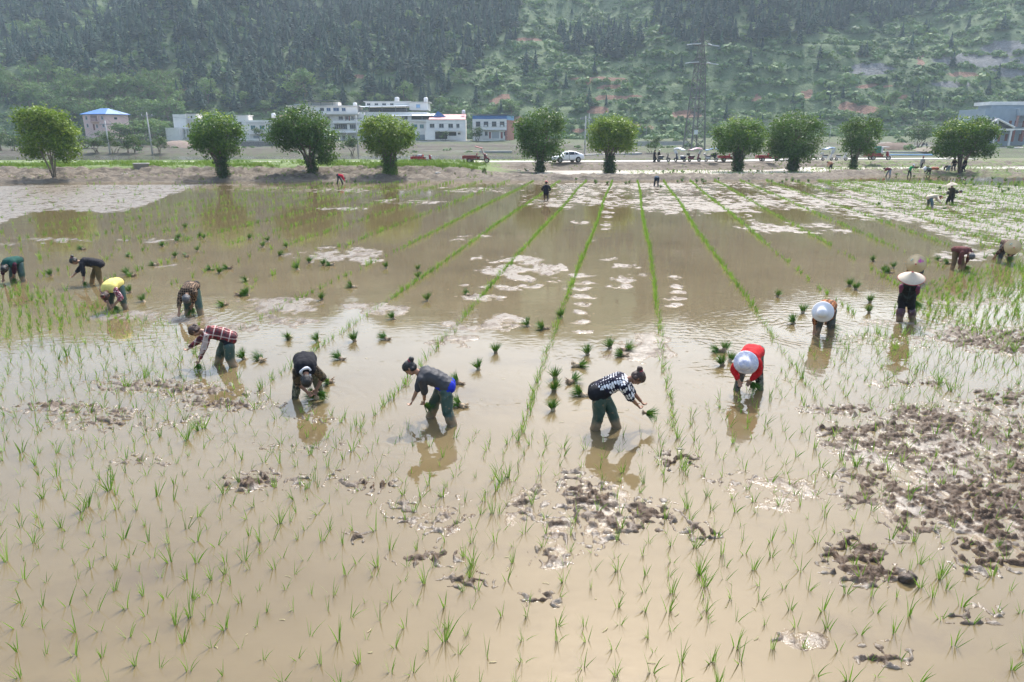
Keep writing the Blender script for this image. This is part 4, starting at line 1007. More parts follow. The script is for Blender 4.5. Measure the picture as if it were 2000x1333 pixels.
# straw and leaf bits afloat, and the one big clod
V, F = [], []
for k in range(300):
    a = rng.uniform(-.62, .62); d = rng.uniform(5, 30) ; x, y = d * math.tan(a), d
    ln = rng.uniform(.02, .10); w_ = rng.uniform(.002, .007); q = rng.uniform(0, 6.28); c, s_ = math.cos(q), math.sin(q); o = len(V)
    for i, t in enumerate((-.5, 0, .5)):
        bx0 = x + c * ln * t + (.015 if i == 1 else 0); by0 = y + s_ * ln * t
        V += [(bx0 - s_ * w_, by0 + c * w_, .004 + .006 * (i == 1)), (bx0 + s_ * w_, by0 - c * w_, .005 + .006 * (i == 1))]
    F += [(o, o + 1, o + 3, o + 2), (o + 2, o + 3, o + 5, o + 4)]
o = nobj('floating_straw', npmesh('floating_straw', V, F, mat('straw_bits', (.34, .27, .15), .8, .6, 2, col2=(.16, .17, .06)))); tag(o, 'bits of straw and torn leaves afloat on the near water', 'straw', kind='stuff')
mb = MB(); mb.capsule((-.05, 0, .02), (.05, .02, .04), .09, .08); mb.capsule((0, -.03, .08), (.05, .02, .1), .06, .05); me = remesh(mb, .014, 1, .03, 12, 3)
me.materials.append(mat('clod_mud', (.09, .06, .042), .6, .5, 14, bmp=.6, bscale=60)); o = nobj('mud_clod', me); o.location = at(1772, 1135); o.scale = (.75, .75, .75); tag(o, 'single large dark mud clod standing in open water near the bottom right', 'mud clod')
# ================================================================== wooded hill
def hill_mat():
    m, nt, b = newmat('hillside')
    v = texco(nt, 'Object')
    a = nt.nodes.new('ShaderNodeAttribute'); a.attribute_name = 'tint'
    f = noise(nt, v, .16, 8, .68); f2 = noise(nt, v, .9, 5, .65)
    g = ramp(nt, f, [(.3, (.045, .078, .03)), (.5, (.085, .135, .052)), (.7, (.15, .19, .085))])
    g = mixc(nt, mathn(nt, 'MULTIPLY', f2, .5), g, (.06, .085, .03))
    red = ramp(nt, f2, [(.3, (.15, .075, .048)), (.7, (.25, .14, .092))])
    rock = ramp(nt, noise(nt, texco(nt, 'Object', scale=(1, 1, .4)), .7, 7, .75), [(.3, (.05, .055, .058)), (.55, (.13, .135, .14)), (.75, (.24, .24, .235))])
    t = mathn(nt, 'ADD', a.outputs['Fac'], mathn(nt, 'MULTIPLY', mathn(nt, 'SUBTRACT', f2, .5), .5))
    c = mixc(nt, ramp(nt, t, [(.42, (0, 0, 0)), (.5, (1, 1, 1))]), g, red)
    r2 = mathn(nt, 'MULTIPLY', t, -1.0)
    c = mixc(nt, ramp(nt, r2, [(.3, (0, 0, 0)), (.45, (1, 1, 1))]), c, rock)
    L(nt, c, b.inputs['Base Color']); b.inputs['Roughness'].default_value = .95
    bump(nt, b, f2, .9, 1.0)
    return m
REDS = [(278, 172, 26, 10), (350, 173, 14, 8), (1030, 78, 30, 3), (1175, 155, 60, 4), (1188, 190, 70, 4.5), (1166, 216, 22, 8), (1292, 66, 4, 13), (1340, 225, 30, 6), (1230, 250, 45, 8), (1480, 194, 9, 7), (1575, 186, 14, 7), (1690, 215, 30, 8), (1655, 208, 18, 9), (1700, 168, 40, 3), (1765, 190, 12, 5), (1800, 118, 8, 12), (1880, 146, 40, 4), (1010, 235, 14, 8), (985, 190, 10, 6), (965, 200, 10, 8), (1130, 258, 20, 5), (1590, 250, 20, 4), (1190, 170, 40, 3), (330, 210, 30, 5), (700, 150, 30, 3)]
ROCKS = [(1920, 118, 90, 13), (1965, 95, 45, 14), (1700, 135, 45, 11), (1970, 142, 40, 9), (1860, 165, 40, 6), (1150, 232, 20, 4)]
def hill_tint(X, Y, Z):
    px, py = proj(X, Y, Z); t = np.zeros_like(X)
    for cx, cy, rx, ry in REDS: t = np.maximum(t, 1.1 - .55 * (((px - cx) / rx) ** 2 + ((py - cy) / ry) ** 2))
    for cx, cy, rx, ry in ROCKS:
        k = 1.0 - .5 * (((px - cx) / rx) ** 2 + ((py - cy) / ry) ** 2); t = np.where(k > .1, -k, t)
    return np.clip(t, -1, 1)
gridmesh('hill', np.arange(-470, 471, 2.6), np.concatenate([np.arange(257.9, 440, 2.2), np.arange(441, 860, 9)]), hill_z, hill_mat(), hill_tint)

# ---- templates
def quads(V, F, c, n, up, w, h):
    s = n.cross(up); s = s.normalized() if s.length > 1e-4 else n.orthogonal().normalized(); u = s.cross(n)
    o = len(V)
    V += [tuple(c - s * w * .5), tuple(c - u * h * .5 + s * 0), tuple(c + s * w * .5), tuple(c + u * h * .5)]; F.append((o, o + 1, o + 2, o + 3))
def conifer_t(seed, fat=.19, layers=11, per=8):
    r = random.Random(seed); V, F = [], []
    for i in range(layers):
        t = i / (layers - 1); z = .10 + .86 * t; rad = fat * (1 - t) ** .85 * r.uniform(.8, 1.15) + .012
        for k in range(per if t < .8 else 5):
            a = 6.283 * k / per + r.uniform(-.4, .4) + i; rr = rad * r.uniform(.7, 1.15); d = Vector((math.cos(a), math.sin(a), 0)); s = Vector((-d.y, d.x, 0))
            w = rad * .5 + .012; o = len(V); zt = z + .09 * (1 - t * .5)
            V += [tuple(Vector((0, 0, zt)) - s * w * .35), tuple(Vector((0, 0, zt)) + s * w * .35), tuple(d * rr + Vector((0, 0, z - .045)) + s * w * .42), tuple(d * rr + Vector((0, 0, z - .045)) - s * w * .42)]
            F.append((o, o + 1, o + 2, o + 3))
    o = len(V); V += [(-.012, 0, 0), (.012, 0, 0), (.01, 0, .3), (-.01, 0, .3)]; F.append((o, o + 1, o + 2, o + 3))
    return np.array(V), np.array(F)
def bush_t(seed, n=46, flat=.8, leaf=.5):
    r = random.Random(seed); V, F = [], []
    lob = [(Vector((r.uniform(-.45, .45), r.uniform(-.45, .45), r.uniform(.25, .6))), r.uniform(.4, .65)) for _ in range(4)]
    for k in range(n):
        c, rad = r.choice(lob)
        d = Vector((r.gauss(0, 1), r.gauss(0, 1), r.gauss(.35, .8))).normalized()
        p = c + d * rad * r.uniform(.75, 1.05); p.z = max(p.z * flat, .02)
        nn = (d + Vector((r.uniform(-.6, .6), r.uniform(-.6, .6), r.uniform(-.2, .6)))).normalized()
        quads(V, F, p, nn, Vector((r.uniform(-1, 1), r.uniform(-1, 1), r.uniform(-1, 1))), leaf * r.uniform(.5, 1), leaf * r.uniform(.6, 1.1))
    return np.array(V), np.array(F)
CON = [conifer_t(i, .20 + .025 * (i % 3), 12, 9) for i in range(6)]
CONB = [conifer_t(20 + i, .30 + .05 * (i % 2), 10, 10) for i in range(5)]
BUSH = [bush_t(i) for i in range(6)]
CONM = leafmat('conifer_needles', (.010, .031, .026), (.022, .058, .041), (.055, .112, .062), trans=.0, rough=.8)
SCRM = leafmat('scrub_leaves', (.04, .085, .032), (.085, .16, .058), (.18, .25, .10), trans=.15, rough=.7)
BRM = leafmat('hill_tree_leaves', (.055, .11, .038), (.10, .185, .06), (.17, .25, .09), trans=.2, rough=.7)
BARK = mat('bark', (.16, .12, .09), .9, .45, 8, bmp=.6, bscale=30)

FORL = [(-300, -900), (1040, -900), (1015, 25), (1000, 80), (930, 130), (890, 185), (850, 203), (700, 205), (560, 215), (340, 225), (310, 182), (250, 188), (200, 140), (130, 160), (95, 118), (40, 150), (-300, 160)]
FORR = [(1300, -900), (1275, 50), (1330, 105), (1420, 98), (1500, 78), (1600, 66), (1700, 50), (1850, 26), (1930, 4), (2300, -40), (2300, -900)]
FORP = [(1085, 62), (1180, 55), (1260, 80), (1290, 105), (1200, 118), (1110, 108)]
GAPS = [(60, 65, 55, 13), (190, 35, 55, 14), (235, 128, 60, 16), (330, 160, 40, 14), (170, 62, 30, 10), (700, 60, 20, 8), (800, 40, 20, 8), (480, 30, 15, 6), (900, 160, 30, 10), (1320, 120, 20, 30), (1430, 130, 50, 15)]
def forest_d(px, py):
    k = np.where(inpoly(px, py, FORL) | inpoly(px, py, FORR) | inpoly(px, py, FORP), 1.0, 0.0)
    for cx, cy, rx, ry in GAPS: k = np.where(((px - cx) / rx) ** 2 + ((py - cy) / ry) ** 2 < 1, .12, k)
    return k
n = 30000
X = rng.uniform(-420, 430, n); Y = rng.uniform(266, 520, n); Z = hill_z(X, Y)
px, py = proj(X, Y, Z); vis = (px > -90) & (px < 2090)
fd = forest_d(px, py); cl = fbm(X * .05, Y * .05, 95, 3)
keep = vis & (rng.random(n) < fd * np.where(py < -40, .24, .5) * (.5 + cl)) & (rng.random(n) < np.clip((Y / 400), .5, 1.0))
sp = vis & (fd < .1) & (rng.random(n) < .012 * (py < 235))
cidx = np.where(keep | sp)[0]
CP3 = np.stack([X, Y, Z - .2], 1)[cidx]; cpx, cpy = px[cidx], py[cidx]; hgt = rng.normal(7.6, 1.6, len(cidx)).clip(4, 12) * np.where(sp[cidx], .8, 1)
extra = [(1417, 240, 36), (1455, 254, 30), (1487, 250, 26), (1600, 118, 26), (1595, 150, 22), (1046, 142, 44), (1028, 150, 34), (1105, 178, 34), (1330, 138, 30), (1313, 140, 26), (1165, 120, 30), (1480, 96, 36), (1460, 92, 30), (1560, 94, 34), (1540, 92, 28), (1760, 78, 30), (1810, 75, 28), (1890, 62, 30), (1680, 112, 26), (1690, 112, 30), (1620, 205, 22), (1645, 195, 26), (970, 170, 30), (1085, 165, 24), (930, 205, 36), (1780, 205, 26), (1795, 212, 24), (1810, 216, 26), (1775, 222, 24), (1730, 165, 16), (1750, 160, 14), (1600, 240, 20)]
EX = [];
for a, b, h in extra:
    p = on(a, b); dep = p.y * CP - (p.z - CAM_H) * SP; EX.append((p, h * dep / FOC))
# individuals: the nearest ones in view, one object each
infr = np.where((cpy < 300) & (cpy > -25) & (cpx > -10) & (cpx < 2010))[0]
infr = infr[np.argsort(CP3[infr, 1])][:300 - len(EX)]
cm = [npmesh('conifer', *q, CONM, np.repeat(rng.random(len(q[0]) // 4), 4)) for q in CON + CONB]
LC = 'dark green conifer standing on the hazy wooded slope'; GC = 'conifers on the hillside'
def ind_con(p, h, k):
    o = bpy.data.objects.new('conifer_tree', cm[k]); COL.objects.link(o); o.location = p; o.rotation_euler = (0, 0, rng.uniform(0, 6.28)); w_ = rng.uniform(.9, 1.3)
    o.scale = (h * w_, h * w_, h); tag(o, LC, 'tree', GC)
for p, h in EX: ind_con(p, h, int(rng.integers(6)))
for i in infr: ind_con(CP3[i], hgt[i], int(rng.integers(11)))
rest = np.setdiff1d(np.arange(len(cidx)), infr)
V, F, T = instv(CON + CONB, CP3[rest], np.stack([hgt[rest] * rng.uniform(.9, 1.35, len(rest))] * 2 + [hgt[rest]], 1), rng.uniform(0, 6.28, len(rest)), np.clip(rng.normal(.45, .3, len(rest)), 0, 1))
o = nobj('conifer_forest', npmesh('conifer_forest', V, F, CONM, T)); tag(o, 'dense dark conifer forest covering the upper slope in haze', 'forest', kind='stuff')
# scrub, ground cover over the open slope and the forest floor
n = 42000
X = rng.uniform(-420, 430, n); Y = 258 + 200 * rng.random(n) ** 1.1; Z = hill_z(X, Y); px, py = proj(X, Y, Z)
tt = hill_tint(X, Y, Z); zf = Z / 6.5 - np.floor(Z / 6.5)
row = np.where(X > 0, np.where((zf > .45), 1.0, .35), .8)
keep = (px > -80) & (px < 2080) & (py > -50) & (rng.random(n) < .9 * row * (.35 + 1.0 * fbm(X * .04, Y * .06, 97, 3)) * np.where(forest_d(px, py) > .5, .5, 1)) & (np.abs(tt) < .35 + .6 * rng.random(n) - .25 * (tt > 0))
s = rng.gamma(5, .34, keep.sum()).clip(.7, 4.2)
V, F, T = instv(BUSH, np.stack([X, Y, Z - .3], 1)[keep], np.stack([s * 1.25, s * 1.25, s], 1), rng.uniform(0, 6.28, keep.sum()), np.clip(fbm(X * .03, Y * .03, 98, 2)[keep] * .9 + rng.normal(0, .22, keep.sum()), 0, 1))
o = nobj('hillside_scrub', npmesh('hillside_scrub', V, F, SCRM, T)); tag(o, 'green scrub and terraced bushes covering the open slope', 'scrub', kind='stuff')

# ================================================================== broadleaf trees
def crown_np(seed, ells, ncl, per, leaf, clr, tb=.5, shell=(.7, 1.02), lw=.5):
    r = np.random.default_rng(seed); ells = np.array(ells, float)
    vol = (ells[:, 3] * ells[:, 4] * ells[:, 5]) ** .67; k = r.choice(len(ells), ncl, p=vol / vol.sum())
    d = r.normal(size=(ncl, 3)); d /= np.linalg.norm(d, axis=1)[:, None]
    rad = np.where(r.random(ncl) < .82, r.uniform(*shell, ncl), r.uniform(.3, .7, ncl))
    c = ells[k, :3] + d * ells[k, 3:] * rad[:, None]
    ct = np.clip(r.normal(tb, .29, ncl), 0, 1)
    o = r.normal(size=(ncl, per, 3)) * clr * np.array([1, 1, .7])
    P = (c[:, None] + o).reshape(-1, 3)
    nn = (d[:, None] * .7 + r.normal(size=(ncl, per, 3)) * .65 + np.array([0, 0, .35])).reshape(-1, 3); nn /= np.linalg.norm(nn, axis=1)[:, None]
    u = r.normal(size=nn.shape); u -= nn * (u * nn).sum(1)[:, None]; u /= np.linalg.norm(u, axis=1)[:, None]; s = np.cross(nn, u)
    ln = leaf * r.uniform(.6, 1.2, len(P))[:, None]
    V = np.stack([P - u * ln * .5, P + s * ln * lw * .5, P + u * ln * .5, P - s * ln * lw * .5], 1).reshape(-1, 3)
    F = np.arange(len(V)).reshape(-1, 4)
    T = np.repeat(np.clip(np.repeat(ct, per) + r.normal(0, .13, len(P)), 0, 1), 4)
    return V, F, T
TREEM = {'dark': leafmat('camphor_leaf', (.010, .040, .005), (.030, .092, .010), (.085, .20, .024), trans=.25, rough=.45),
         'yellow': leafmat('young_leaf', (.032, .078, .006), (.09, .168, .012), (.23, .31, .03), trans=.3, rough=.45),
         'mid': leafmat('mid_leaf', (.017, .058, .006), (.050, .128, .012), (.13, .25, .028), trans=.28, rough=.45)}
IVY = leafmat('ivy_leaf', (.012, .035, .010), (.025, .065, .014), (.05, .10, .02), trans=.15, rough=.5)
YTIP = leafmat('new_growth', (.12, .19, .02), (.20, .28, .03), (.32, .36, .06), trans=.35, rough=.45)
def limbs(mb, base_h, tops, r0, rr):
    for k, t in enumerate(tops):
        t = Vector(t); b = Vector((rr.uniform(-.08, .08), rr.uniform(-.08, .08), 0)); m1 = b.lerp(t, .35) + Vector((rr.uniform(-.2, .2), rr.uniform(-.2, .2), base_h * .3)); m2 = b.lerp(t, .7) + Vector((rr.uniform(-.25, .25), rr.uniform(-.25, .25), .1))
        mb.tube([b - Vector((0, 0, .3)), b.lerp(m1, .5), m1, m2, t], [r0, r0 * .8, r0 * .62, r0 * .36, r0 * .12], 7)
        for q in range(3):
            a = m1.lerp(t, rr.uniform(.2, .8)); e = a + Vector((rr.uniform(-.9, .9), rr.uniform(-.9, .9), rr.uniform(.2, .9))); mb.tube([a, a.lerp(e, .5) + Vector((0, 0, .08)), e], [r0 * .28, r0 * .18, r0 * .06], 5)
RT = [ # crown x0,x1,ytop,ybot, base px,py, tone, ivy(half-width m, top m), label, tops
 (48, 162, 220, 322, 107, 349, 'yellow', None, 'roadside tree with yellow-topped drooping crown on bare forked pale trunk, leftmost', 'drop'),
 (382, 486, 228, 314, 437, 346, 'mid', (.72, 2.1), 'roadside tree with dense round crown and thick ivy trunk, left of the blocky houses', 'round'),
 (533, 664, 216, 318, 610, 341, 'dark', (.55, 1.7), 'wide roadside tree with irregular lobed crown and ivy at the trunk foot', 'lobed'),
 (704, 814, 235, 312, 762, 343, 'yellow', (.85, 1.7), 'olive yellow roadside tree with a round bush around its trunk foot', 'round'),
 (1005, 1106, 221, 316, 1055, 338, 'dark', (.6, 1.6), 'dark glossy roadside tree hiding the front of the white car', 'egg'),
 (1145, 1240, 235, 304, 1190, 340, 'yellow', (.8, 2.0), 'bright lime topped roadside tree right of the white car', 'dome'),
 (1390, 1487, 237, 306, 1440, 336, 'mid', (.75, 2.6), 'roadside tree with flat domed crown and ivy covered trunk beside scooters', 'dome'),
 (1486, 1600, 225, 318, 1548, 336, 'dark', (.8, 2.2), 'largest dense roadside tree with dark crown and thick leafy trunk', 'egg'),
 (1633, 1711, 234, 304, 1665, 332, 'dark', (.42, 1.7), 'smaller roadside tree on slim leaning trunk beside a white scooter', 'egg'),
 (1816, 1930, 236, 314, 1874, 337, 'dark', None, 'broad umbrella shaped roadside tree with people around its trunk', 'dome')]
for i, (x0, x1, yt, yb, bx0, by0, tone, ivy, lab, shp) in enumerate(RT):
    p = on(bx0, by0); p.z -= .03
    dep = p.y * CP - (p.z - CAM_H) * SP; m = dep / FOC
    rr = random.Random(100 + i)
    Rr = (x1 - x0) / 2 * m; cx = ((x0 + x1) / 2 - bx0) * m; zt = (by0 - yt) * m / .985; zb = (by0 - yb) * m / .985
    t = thing('roadside_tree', lab, 'tree', p, 0, 'roadside trees along the dyke')
    cz = (zt + zb) / 2; hz_ = (zt - zb) / 2
    E = [(cx, 0, cz + hz_ * .1, Rr * .9, Rr * .86, hz_ * .88), (cx - Rr * .3, 0, zb + hz_ * .45, Rr * .5, Rr * .5, hz_ * .42), (cx + Rr * .35, .2, zb + hz_ * .4, Rr * .48, Rr * .5, hz_ * .4)]
    if shp == 'round': E = [(cx, 0, cz, Rr * .86, Rr * .86, hz_ * .9)]
    if shp == 'dome': E = [(cx, 0, cz + hz_ * .1, Rr * .86, Rr * .84, hz_ * .84), (cx - Rr * .45, .2, zb + hz_ * .55, Rr * .46, Rr * .5, hz_ * .4), (cx + Rr * .48, -.2, zb + hz_ * .5, Rr * .44, Rr * .5, hz_ * .38)]
    if shp == 'drop': E = [(cx - Rr * .05, 0, cz + hz_ * .25, Rr * .72, Rr * .72, hz_ * .68), (cx - Rr * .45, 0, cz - hz_ * .35, Rr * .42, Rr * .5, hz_ * .45), (cx + Rr * .55, 0, cz - hz_ * .40, Rr * .40, Rr * .5, hz_ * .55), (cx + Rr * .2, .4, cz - hz_ * .1, Rr * .6, Rr * .5, hz_ * .5)]
    if shp == 'lobed': E = [(cx + Rr * .02, 0, cz + hz_ * .38, Rr * .62, Rr * .7, hz_ * .58), (cx - Rr * .58, 0, cz - hz_ * .1, Rr * .42, Rr * .5, hz_ * .42), (cx + Rr * .52, .2, cz - hz_ * .15, Rr * .44, Rr * .5, hz_ * .6), (cx, 0, cz - hz_ * .1, Rr * .6, Rr * .6, hz_ * .5), (cx + Rr * .62, 0, zb + hz_ * .25, Rr * .3, Rr * .4, hz_ * .3), (cx - Rr * .52, 0, cz + hz_ * .62, .35, .35, .35)]
    for k in range(9):                                     # uneven outline
        a = rr.uniform(0, 6.283); e = rr.uniform(-.5, 1.1)
        E.append((cx + Rr * .74 * math.cos(a) * math.cos(e * .8), Rr * .7 * math.sin(a) * math.cos(e * .8), cz + hz_ * .74 * math.sin(e), Rr * rr.uniform(.18, .3), Rr * rr.uniform(.18, .3), hz_ * rr.uniform(.2, .32)))
    V, F, T = crown_np(200 + i, E, int(380 * (Rr / 3.2) ** 2), 34, .29, .36, .45)
    nobj('crown', npmesh('crown', V, F, TREEM[tone], T), t)
    if tone == 'yellow' or i in (1, 6, 9):                 # pale shoots on the upper crown
        E2 = [(e[0], e[1], e[2] + e[5] * .12, e[3] * 1.02, e[4] * 1.02, e[5] * 1.0) for e in E if e[2] > cz - hz_ * .1]
        V, F, T = crown_np(300 + i, E2, 150 if tone == 'yellow' else 60, 18, .26, .26, .45, (.94, 1.06))
        up = V.reshape(-1, 4, 3).mean(1)[:, 2] > cz + hz_ * .05; V = V.reshape(-1, 4, 3)[up].reshape(-1, 3); T = T.reshape(-1, 4)[up].ravel()
        nobj('young_leaves', npmesh('young_leaves', V, np.arange(len(V)).reshape(-1, 4), YTIP, T), t)
    mb = MB(); tops = [(cx + Rr * .55 * math.cos(a) * rr.uniform(.6, 1), Rr * .5 * math.sin(a), cz + hz_ * rr.uniform(-.1, .5)) for a in [k * 1.05 + rr.uniform(-.3, .3) for k in range(6)]]
    limbs(mb, zb, tops, .09 if i == 0 else (.12 if i == 8 else .17), rr); mb.build('trunk', mat('bark_pale', (.30, .24, .19), .9, .45, 6, bmp=.6, bscale=30) if i == 0 else BARK, t, True)
    if ivy:
        wv, hv = ivy
        V, F, T = crown_np(400 + i, [(0, 0, hv * .35, wv * .8, wv * .8, hv * .45), (cx * .2, 0, hv * .85, wv * .7, wv * .7, hv * .4), (0, 0, .25, wv * .55, wv * .55, .4)], int(95 * wv * hv), 22, .24, .2, .4, (.6, 1.0))
        nobj('ivy', npmesh('ivy', V, F, IVY if i != 3 else TREEM['mid'], T), t)
# hillside broadleaf trees
HB = []
for k in range(4):
    E = [(0, 0, .62, .32, .32, .30)] + [(random.Random(k * 9 + j).uniform(-.28, .28), random.Random(k * 7 + j + 50).uniform(-.28, .28), random.Random(k * 5 + j + 90).uniform(.35, .85), .17, .17, .15) for j in range(7)]
    V, F, T = crown_np(500 + k, E, 80, 12, .085, .05, .5)
    mb = MB(); limbs(mb, .2, [(.12, 0, .6), (-.1, .1, .65), (0, -.1, .7)], .022, random.Random(k))
    c_ = npmesh('crown', V, F, BRM, T); tr = mb.mesh('trunk'); tr.materials.append(BARK); HB.append((c_, tr))
def hill_tree(px_, py_, hpx, lab, name='hillside_tree', grp=None, wide=1.0, mt=None):
    p = on(px_, py_); dep = p.y * CP - (p.z - CAM_H) * SP; h = hpx * dep / FOC
    t = thing(name, lab, 'tree', p - Vector((0, 0, .15)), rng.uniform(0, 6.28), grp); t.scale = (h * wide, h * wide, h)
    k = int(rng.integers(4)); c_ = nobj('crown', HB[k][0], t); nobj('trunk', HB[k][1], t)
    if mt:
        c_.material_slots[0].link = 'OBJECT'; c_.material_slots[0].material = mt
    return t
LT = 'pale green broadleaf tree at the foot of the wooded hill'; GT = 'broadleaf trees at the hill foot'
hill_tree(585, 202, 62, 'large round pale green tree rising above the white houses', wide=1.35)
hill_tree(95, 162, 46, 'tall slender bright green tree on the slope above the pink house', wide=.7)
hill_tree(408, 200, 44, 'yellow green tree on the slope between pink house and white houses', wide=1.1)
hill_tree(795, 205, 46, 'slim pale green tree behind the flat topped white house', wide=.8)
for a in range(46):
    qx = rng.uniform(-20, 345); qy = rng.uniform(180, 262) - abs(qx - 160) * .05
    hill_tree(qx, qy, rng.uniform(34, 62), LT, grp=GT, wide=rng.uniform(.95, 1.3))
for qx, qy, h in ((55, 72, 22), (80, 66, 24), (40, 60, 20), (175, 45, 22), (205, 38, 24), (160, 70, 20), (225, 135, 24), (250, 142, 22), (205, 128, 24), (265, 130, 20), (320, 165, 26), (345, 160, 24), (480, 34, 20), (700, 64, 20), (800, 46, 22), (900, 165, 26), (640, 205, 30), (540, 210, 28), (450, 212, 30), (480, 205, 28)):
    hill_tree(qx, qy, h, 'light green broadleaf tree among the dark conifers of the upper slope', grp='light trees among the conifers', wide=1.3)
for qx, qy, h in ((700, 205, 26), (740, 208, 24), (860, 215, 24), (880, 228, 22), (900, 235, 26), (960, 232, 24), (1000, 228, 30), (1080, 222, 26), (520, 222, 28), (1130, 215, 22), (1740, 205, 26), (1720, 232, 26), (1840, 240, 28), (1760, 240, 30), (1660, 240, 24), (1560, 262, 30), (1480, 268, 26), (1345, 268, 22), (1260, 266, 24), (1380, 262, 24), (1420, 268, 28), (1900, 235, 26), (1600, 262, 26), (1700, 262, 28), (1810, 262, 26), (1060, 262, 22), (1000, 262, 20)):
    hill_tree(qx, qy, h, 'bushy green tree low on the open terraced slope', grp='bushy trees on the open slope', wide=1.4)
# clipped little trees and shrubs of the valley floor
GM = leafmat('valley_tree_leaf', (.022, .05, .016), (.04, .085, .024), (.075, .13, .04), trans=.2, rough=.6)
SMALL = [(225, 297, 34, 'small round tree right of the shorter utility pole'), (261, 297, 36, 'small dark round tree between the two utility poles'), (314, 297, 34, 'small flat topped tree just right of the taller utility pole'), (24, 295, 32, 'small tree left of the first roadside tree, nearer the frame edge'), (43, 296, 32, 'small round tree partly behind the leftmost roadside tree'), (2, 294, 36, 'small dark tree cut by the frame edge'), (686, 302, 42, 'small round tree before the tall white house, beside a pole'), (1273, 299, 32, 'low bright green tree left of the pylon'), (1792, 290, 50, 'thin young tree standing by the dirt yard on the right'), (512, 276, 26, 'shrubby tree in front of the teal windowed house'), (930, 276, 28, 'low tree at the corner of the blue banded house'), (866, 276, 20, 'tiny tree before the red roofed house'), (813, 262, 30, 'tree growing against the wall of the white roofed house'), (1930, 284, 36, 'bushy tree before the grey building'), (1962, 282, 24, 'shrub at the foot of the grey building'), (345, 270, 20, 'small clipped shrub beside the low white wall, left one'), (355, 271, 16, 'smaller clipped shrub next to the low white wall')]
for qx, qy, h, lab in SMALL: hill_tree(qx, qy, h, lab, 'valley_tree', 'small trees on the valley floor', 1.1 if h > 30 else 1.3, GM)
for qx, qy, h in ((240, 284, 40), (262, 278, 40), (285, 275, 44), (308, 274, 42), (330, 272, 36), (190, 296, 32), (170, 290, 26), (205, 284, 26), (150, 286, 24), (275, 288, 26), (130, 280, 30), (60, 272, 30), (250, 296, 18)):
    hill_tree(qx, qy, h, 'dense green shrub massed before the pink house', 'shrub', 'shrubs massed before the pink house', 1.7, GM if h < 40 else None)
n = 420
X = rng.uniform(-150, 210, n); Y = rng.uniform(148, 256, n); keep = (fbm(X * .03, Y * .06, 55, 3) > .5) & ~((X < 80) & (X > -130) & (Y > 232)); X, Y = X[keep], Y[keep]
s = rng.uniform(.5, 1.5, len(X)) * np.where(X > 30, 1.2, .7)
V, F, T = instv(BUSH, np.stack([X, Y, gz(X, Y) - .1], 1), np.stack([s * 1.4, s * 1.4, s], 1), rng.uniform(0, 6.28, len(X)), np.clip(rng.normal(.5, .25, len(X)), 0, 1))
o = nobj('field_weeds', npmesh('field_weeds', V, F, SCRM, T)); tag(o, 'low green weeds and ground cover scattered over the valley floor', 'weeds', kind='stuff')
# grass and weeds on the dyke
def tuft(seed):
    r = random.Random(seed); V, F = [], []
    for k in range(9): blade(V, F, (r.uniform(-.12, .12), r.uniform(-.12, .12), -.03), r.uniform(0, 6.28), r.uniform(.1, .7), r.uniform(.2, .9), r.uniform(.25, .55), .05, 2)
    return np.array(V), np.array(F)
TUF = [tuft(i) for i in range(6)]
GRM = leafmat('dyke_weeds', (.07, .14, .02), (.14, .23, .035), (.25, .30, .07), trans=.25, rough=.6)
def scatter(n, x0, x1, s0, s1, dens, seed, base=0):
    X = rng.uniform(x0, x1, n); S = rng.uniform(s0, s1, n); k = rng.random(n) < np.clip((fbm(X * .22, S * .4, seed, 3) - .36) * 3.2, 0, 1) * dens
    return X[k], S[k]
xs, ss = [], []
for a in ((5200, -66, -3, 6.6, 21, 1.0, 31), (1400, -66, -2, .6, 6.5, .3, 32), (1300, -8, 60, 27.4, 40, .8, 34), (500, 2, 62, .3, 5, .14, 35), (900, 2, 62, 17.5, 20.5, .22, 36), (1200, 36, 70, .5, 20, .7, 37), (2600, -60, -4, 6.3, 9.5, 1.3, 38)):
    q = scatter(*a); xs.append(q[0]); ss.append(q[1])
X = np.concatenate(xs); S = np.concatenate(ss); Y = foot_line(X) + S
s = rng.uniform(.55, 1.25, len(X)) * np.where((S > 6.5) & (S < 21) & (X < 0), 1.0, .7)
V, F, T = instv(TUF, np.stack([X, Y, bankz(X, Y)], 1), s, rng.uniform(0, 6.28, len(X)), np.clip(rng.normal(.5, .25, len(X)), 0, 1))
o = nobj('dyke_weeds', npmesh('dyke_weeds', V, F, GRM, T)); tag(o, 'bright green grass and weeds growing along the dyke top', 'weeds', kind='stuff')
# ================================================================== houses
WALLW = mat('render_white', (.80, .765, .72), .85, .14, .5, bmp=.15, bscale=6)
WALLG = mat('render_grey_white', (.69, .66, .62), .85, .2, .5, bmp=.15, bscale=6)
WALLP = mat('render_pink', (.72, .50, .47), .85, .12, .6)
GLASSD = mat('window_glass', (.03, .04, .05), .12, .3, 2); GLASST = mat('window_glass_teal', (.03, .16, .17), .15, .3, 2); GLASSB = mat('window_glass_blue', (.04, .10, .22), .15, .3, 2)
FRAME = mat('window_frame', (.55, .55, .55), .5); SHADEIN = mat('painted_inside_shade', (.035, .033, .032), .9)  # near-black tone carries the shade inside rooms and porches
BLUE = mat('blue_sheet', (.045, .17, .46), .5, .2, 2); BLUEP = mat('blue_sheet_pale', (.22, .42, .68), .5, .15, 2); REDR = mat('red_sheet_roof', (.45, .19, .19), .6, .2, 1.5); SHEETW = mat('white_sheet_roof', (.62, .66, .70), .5, .12, 1.5)
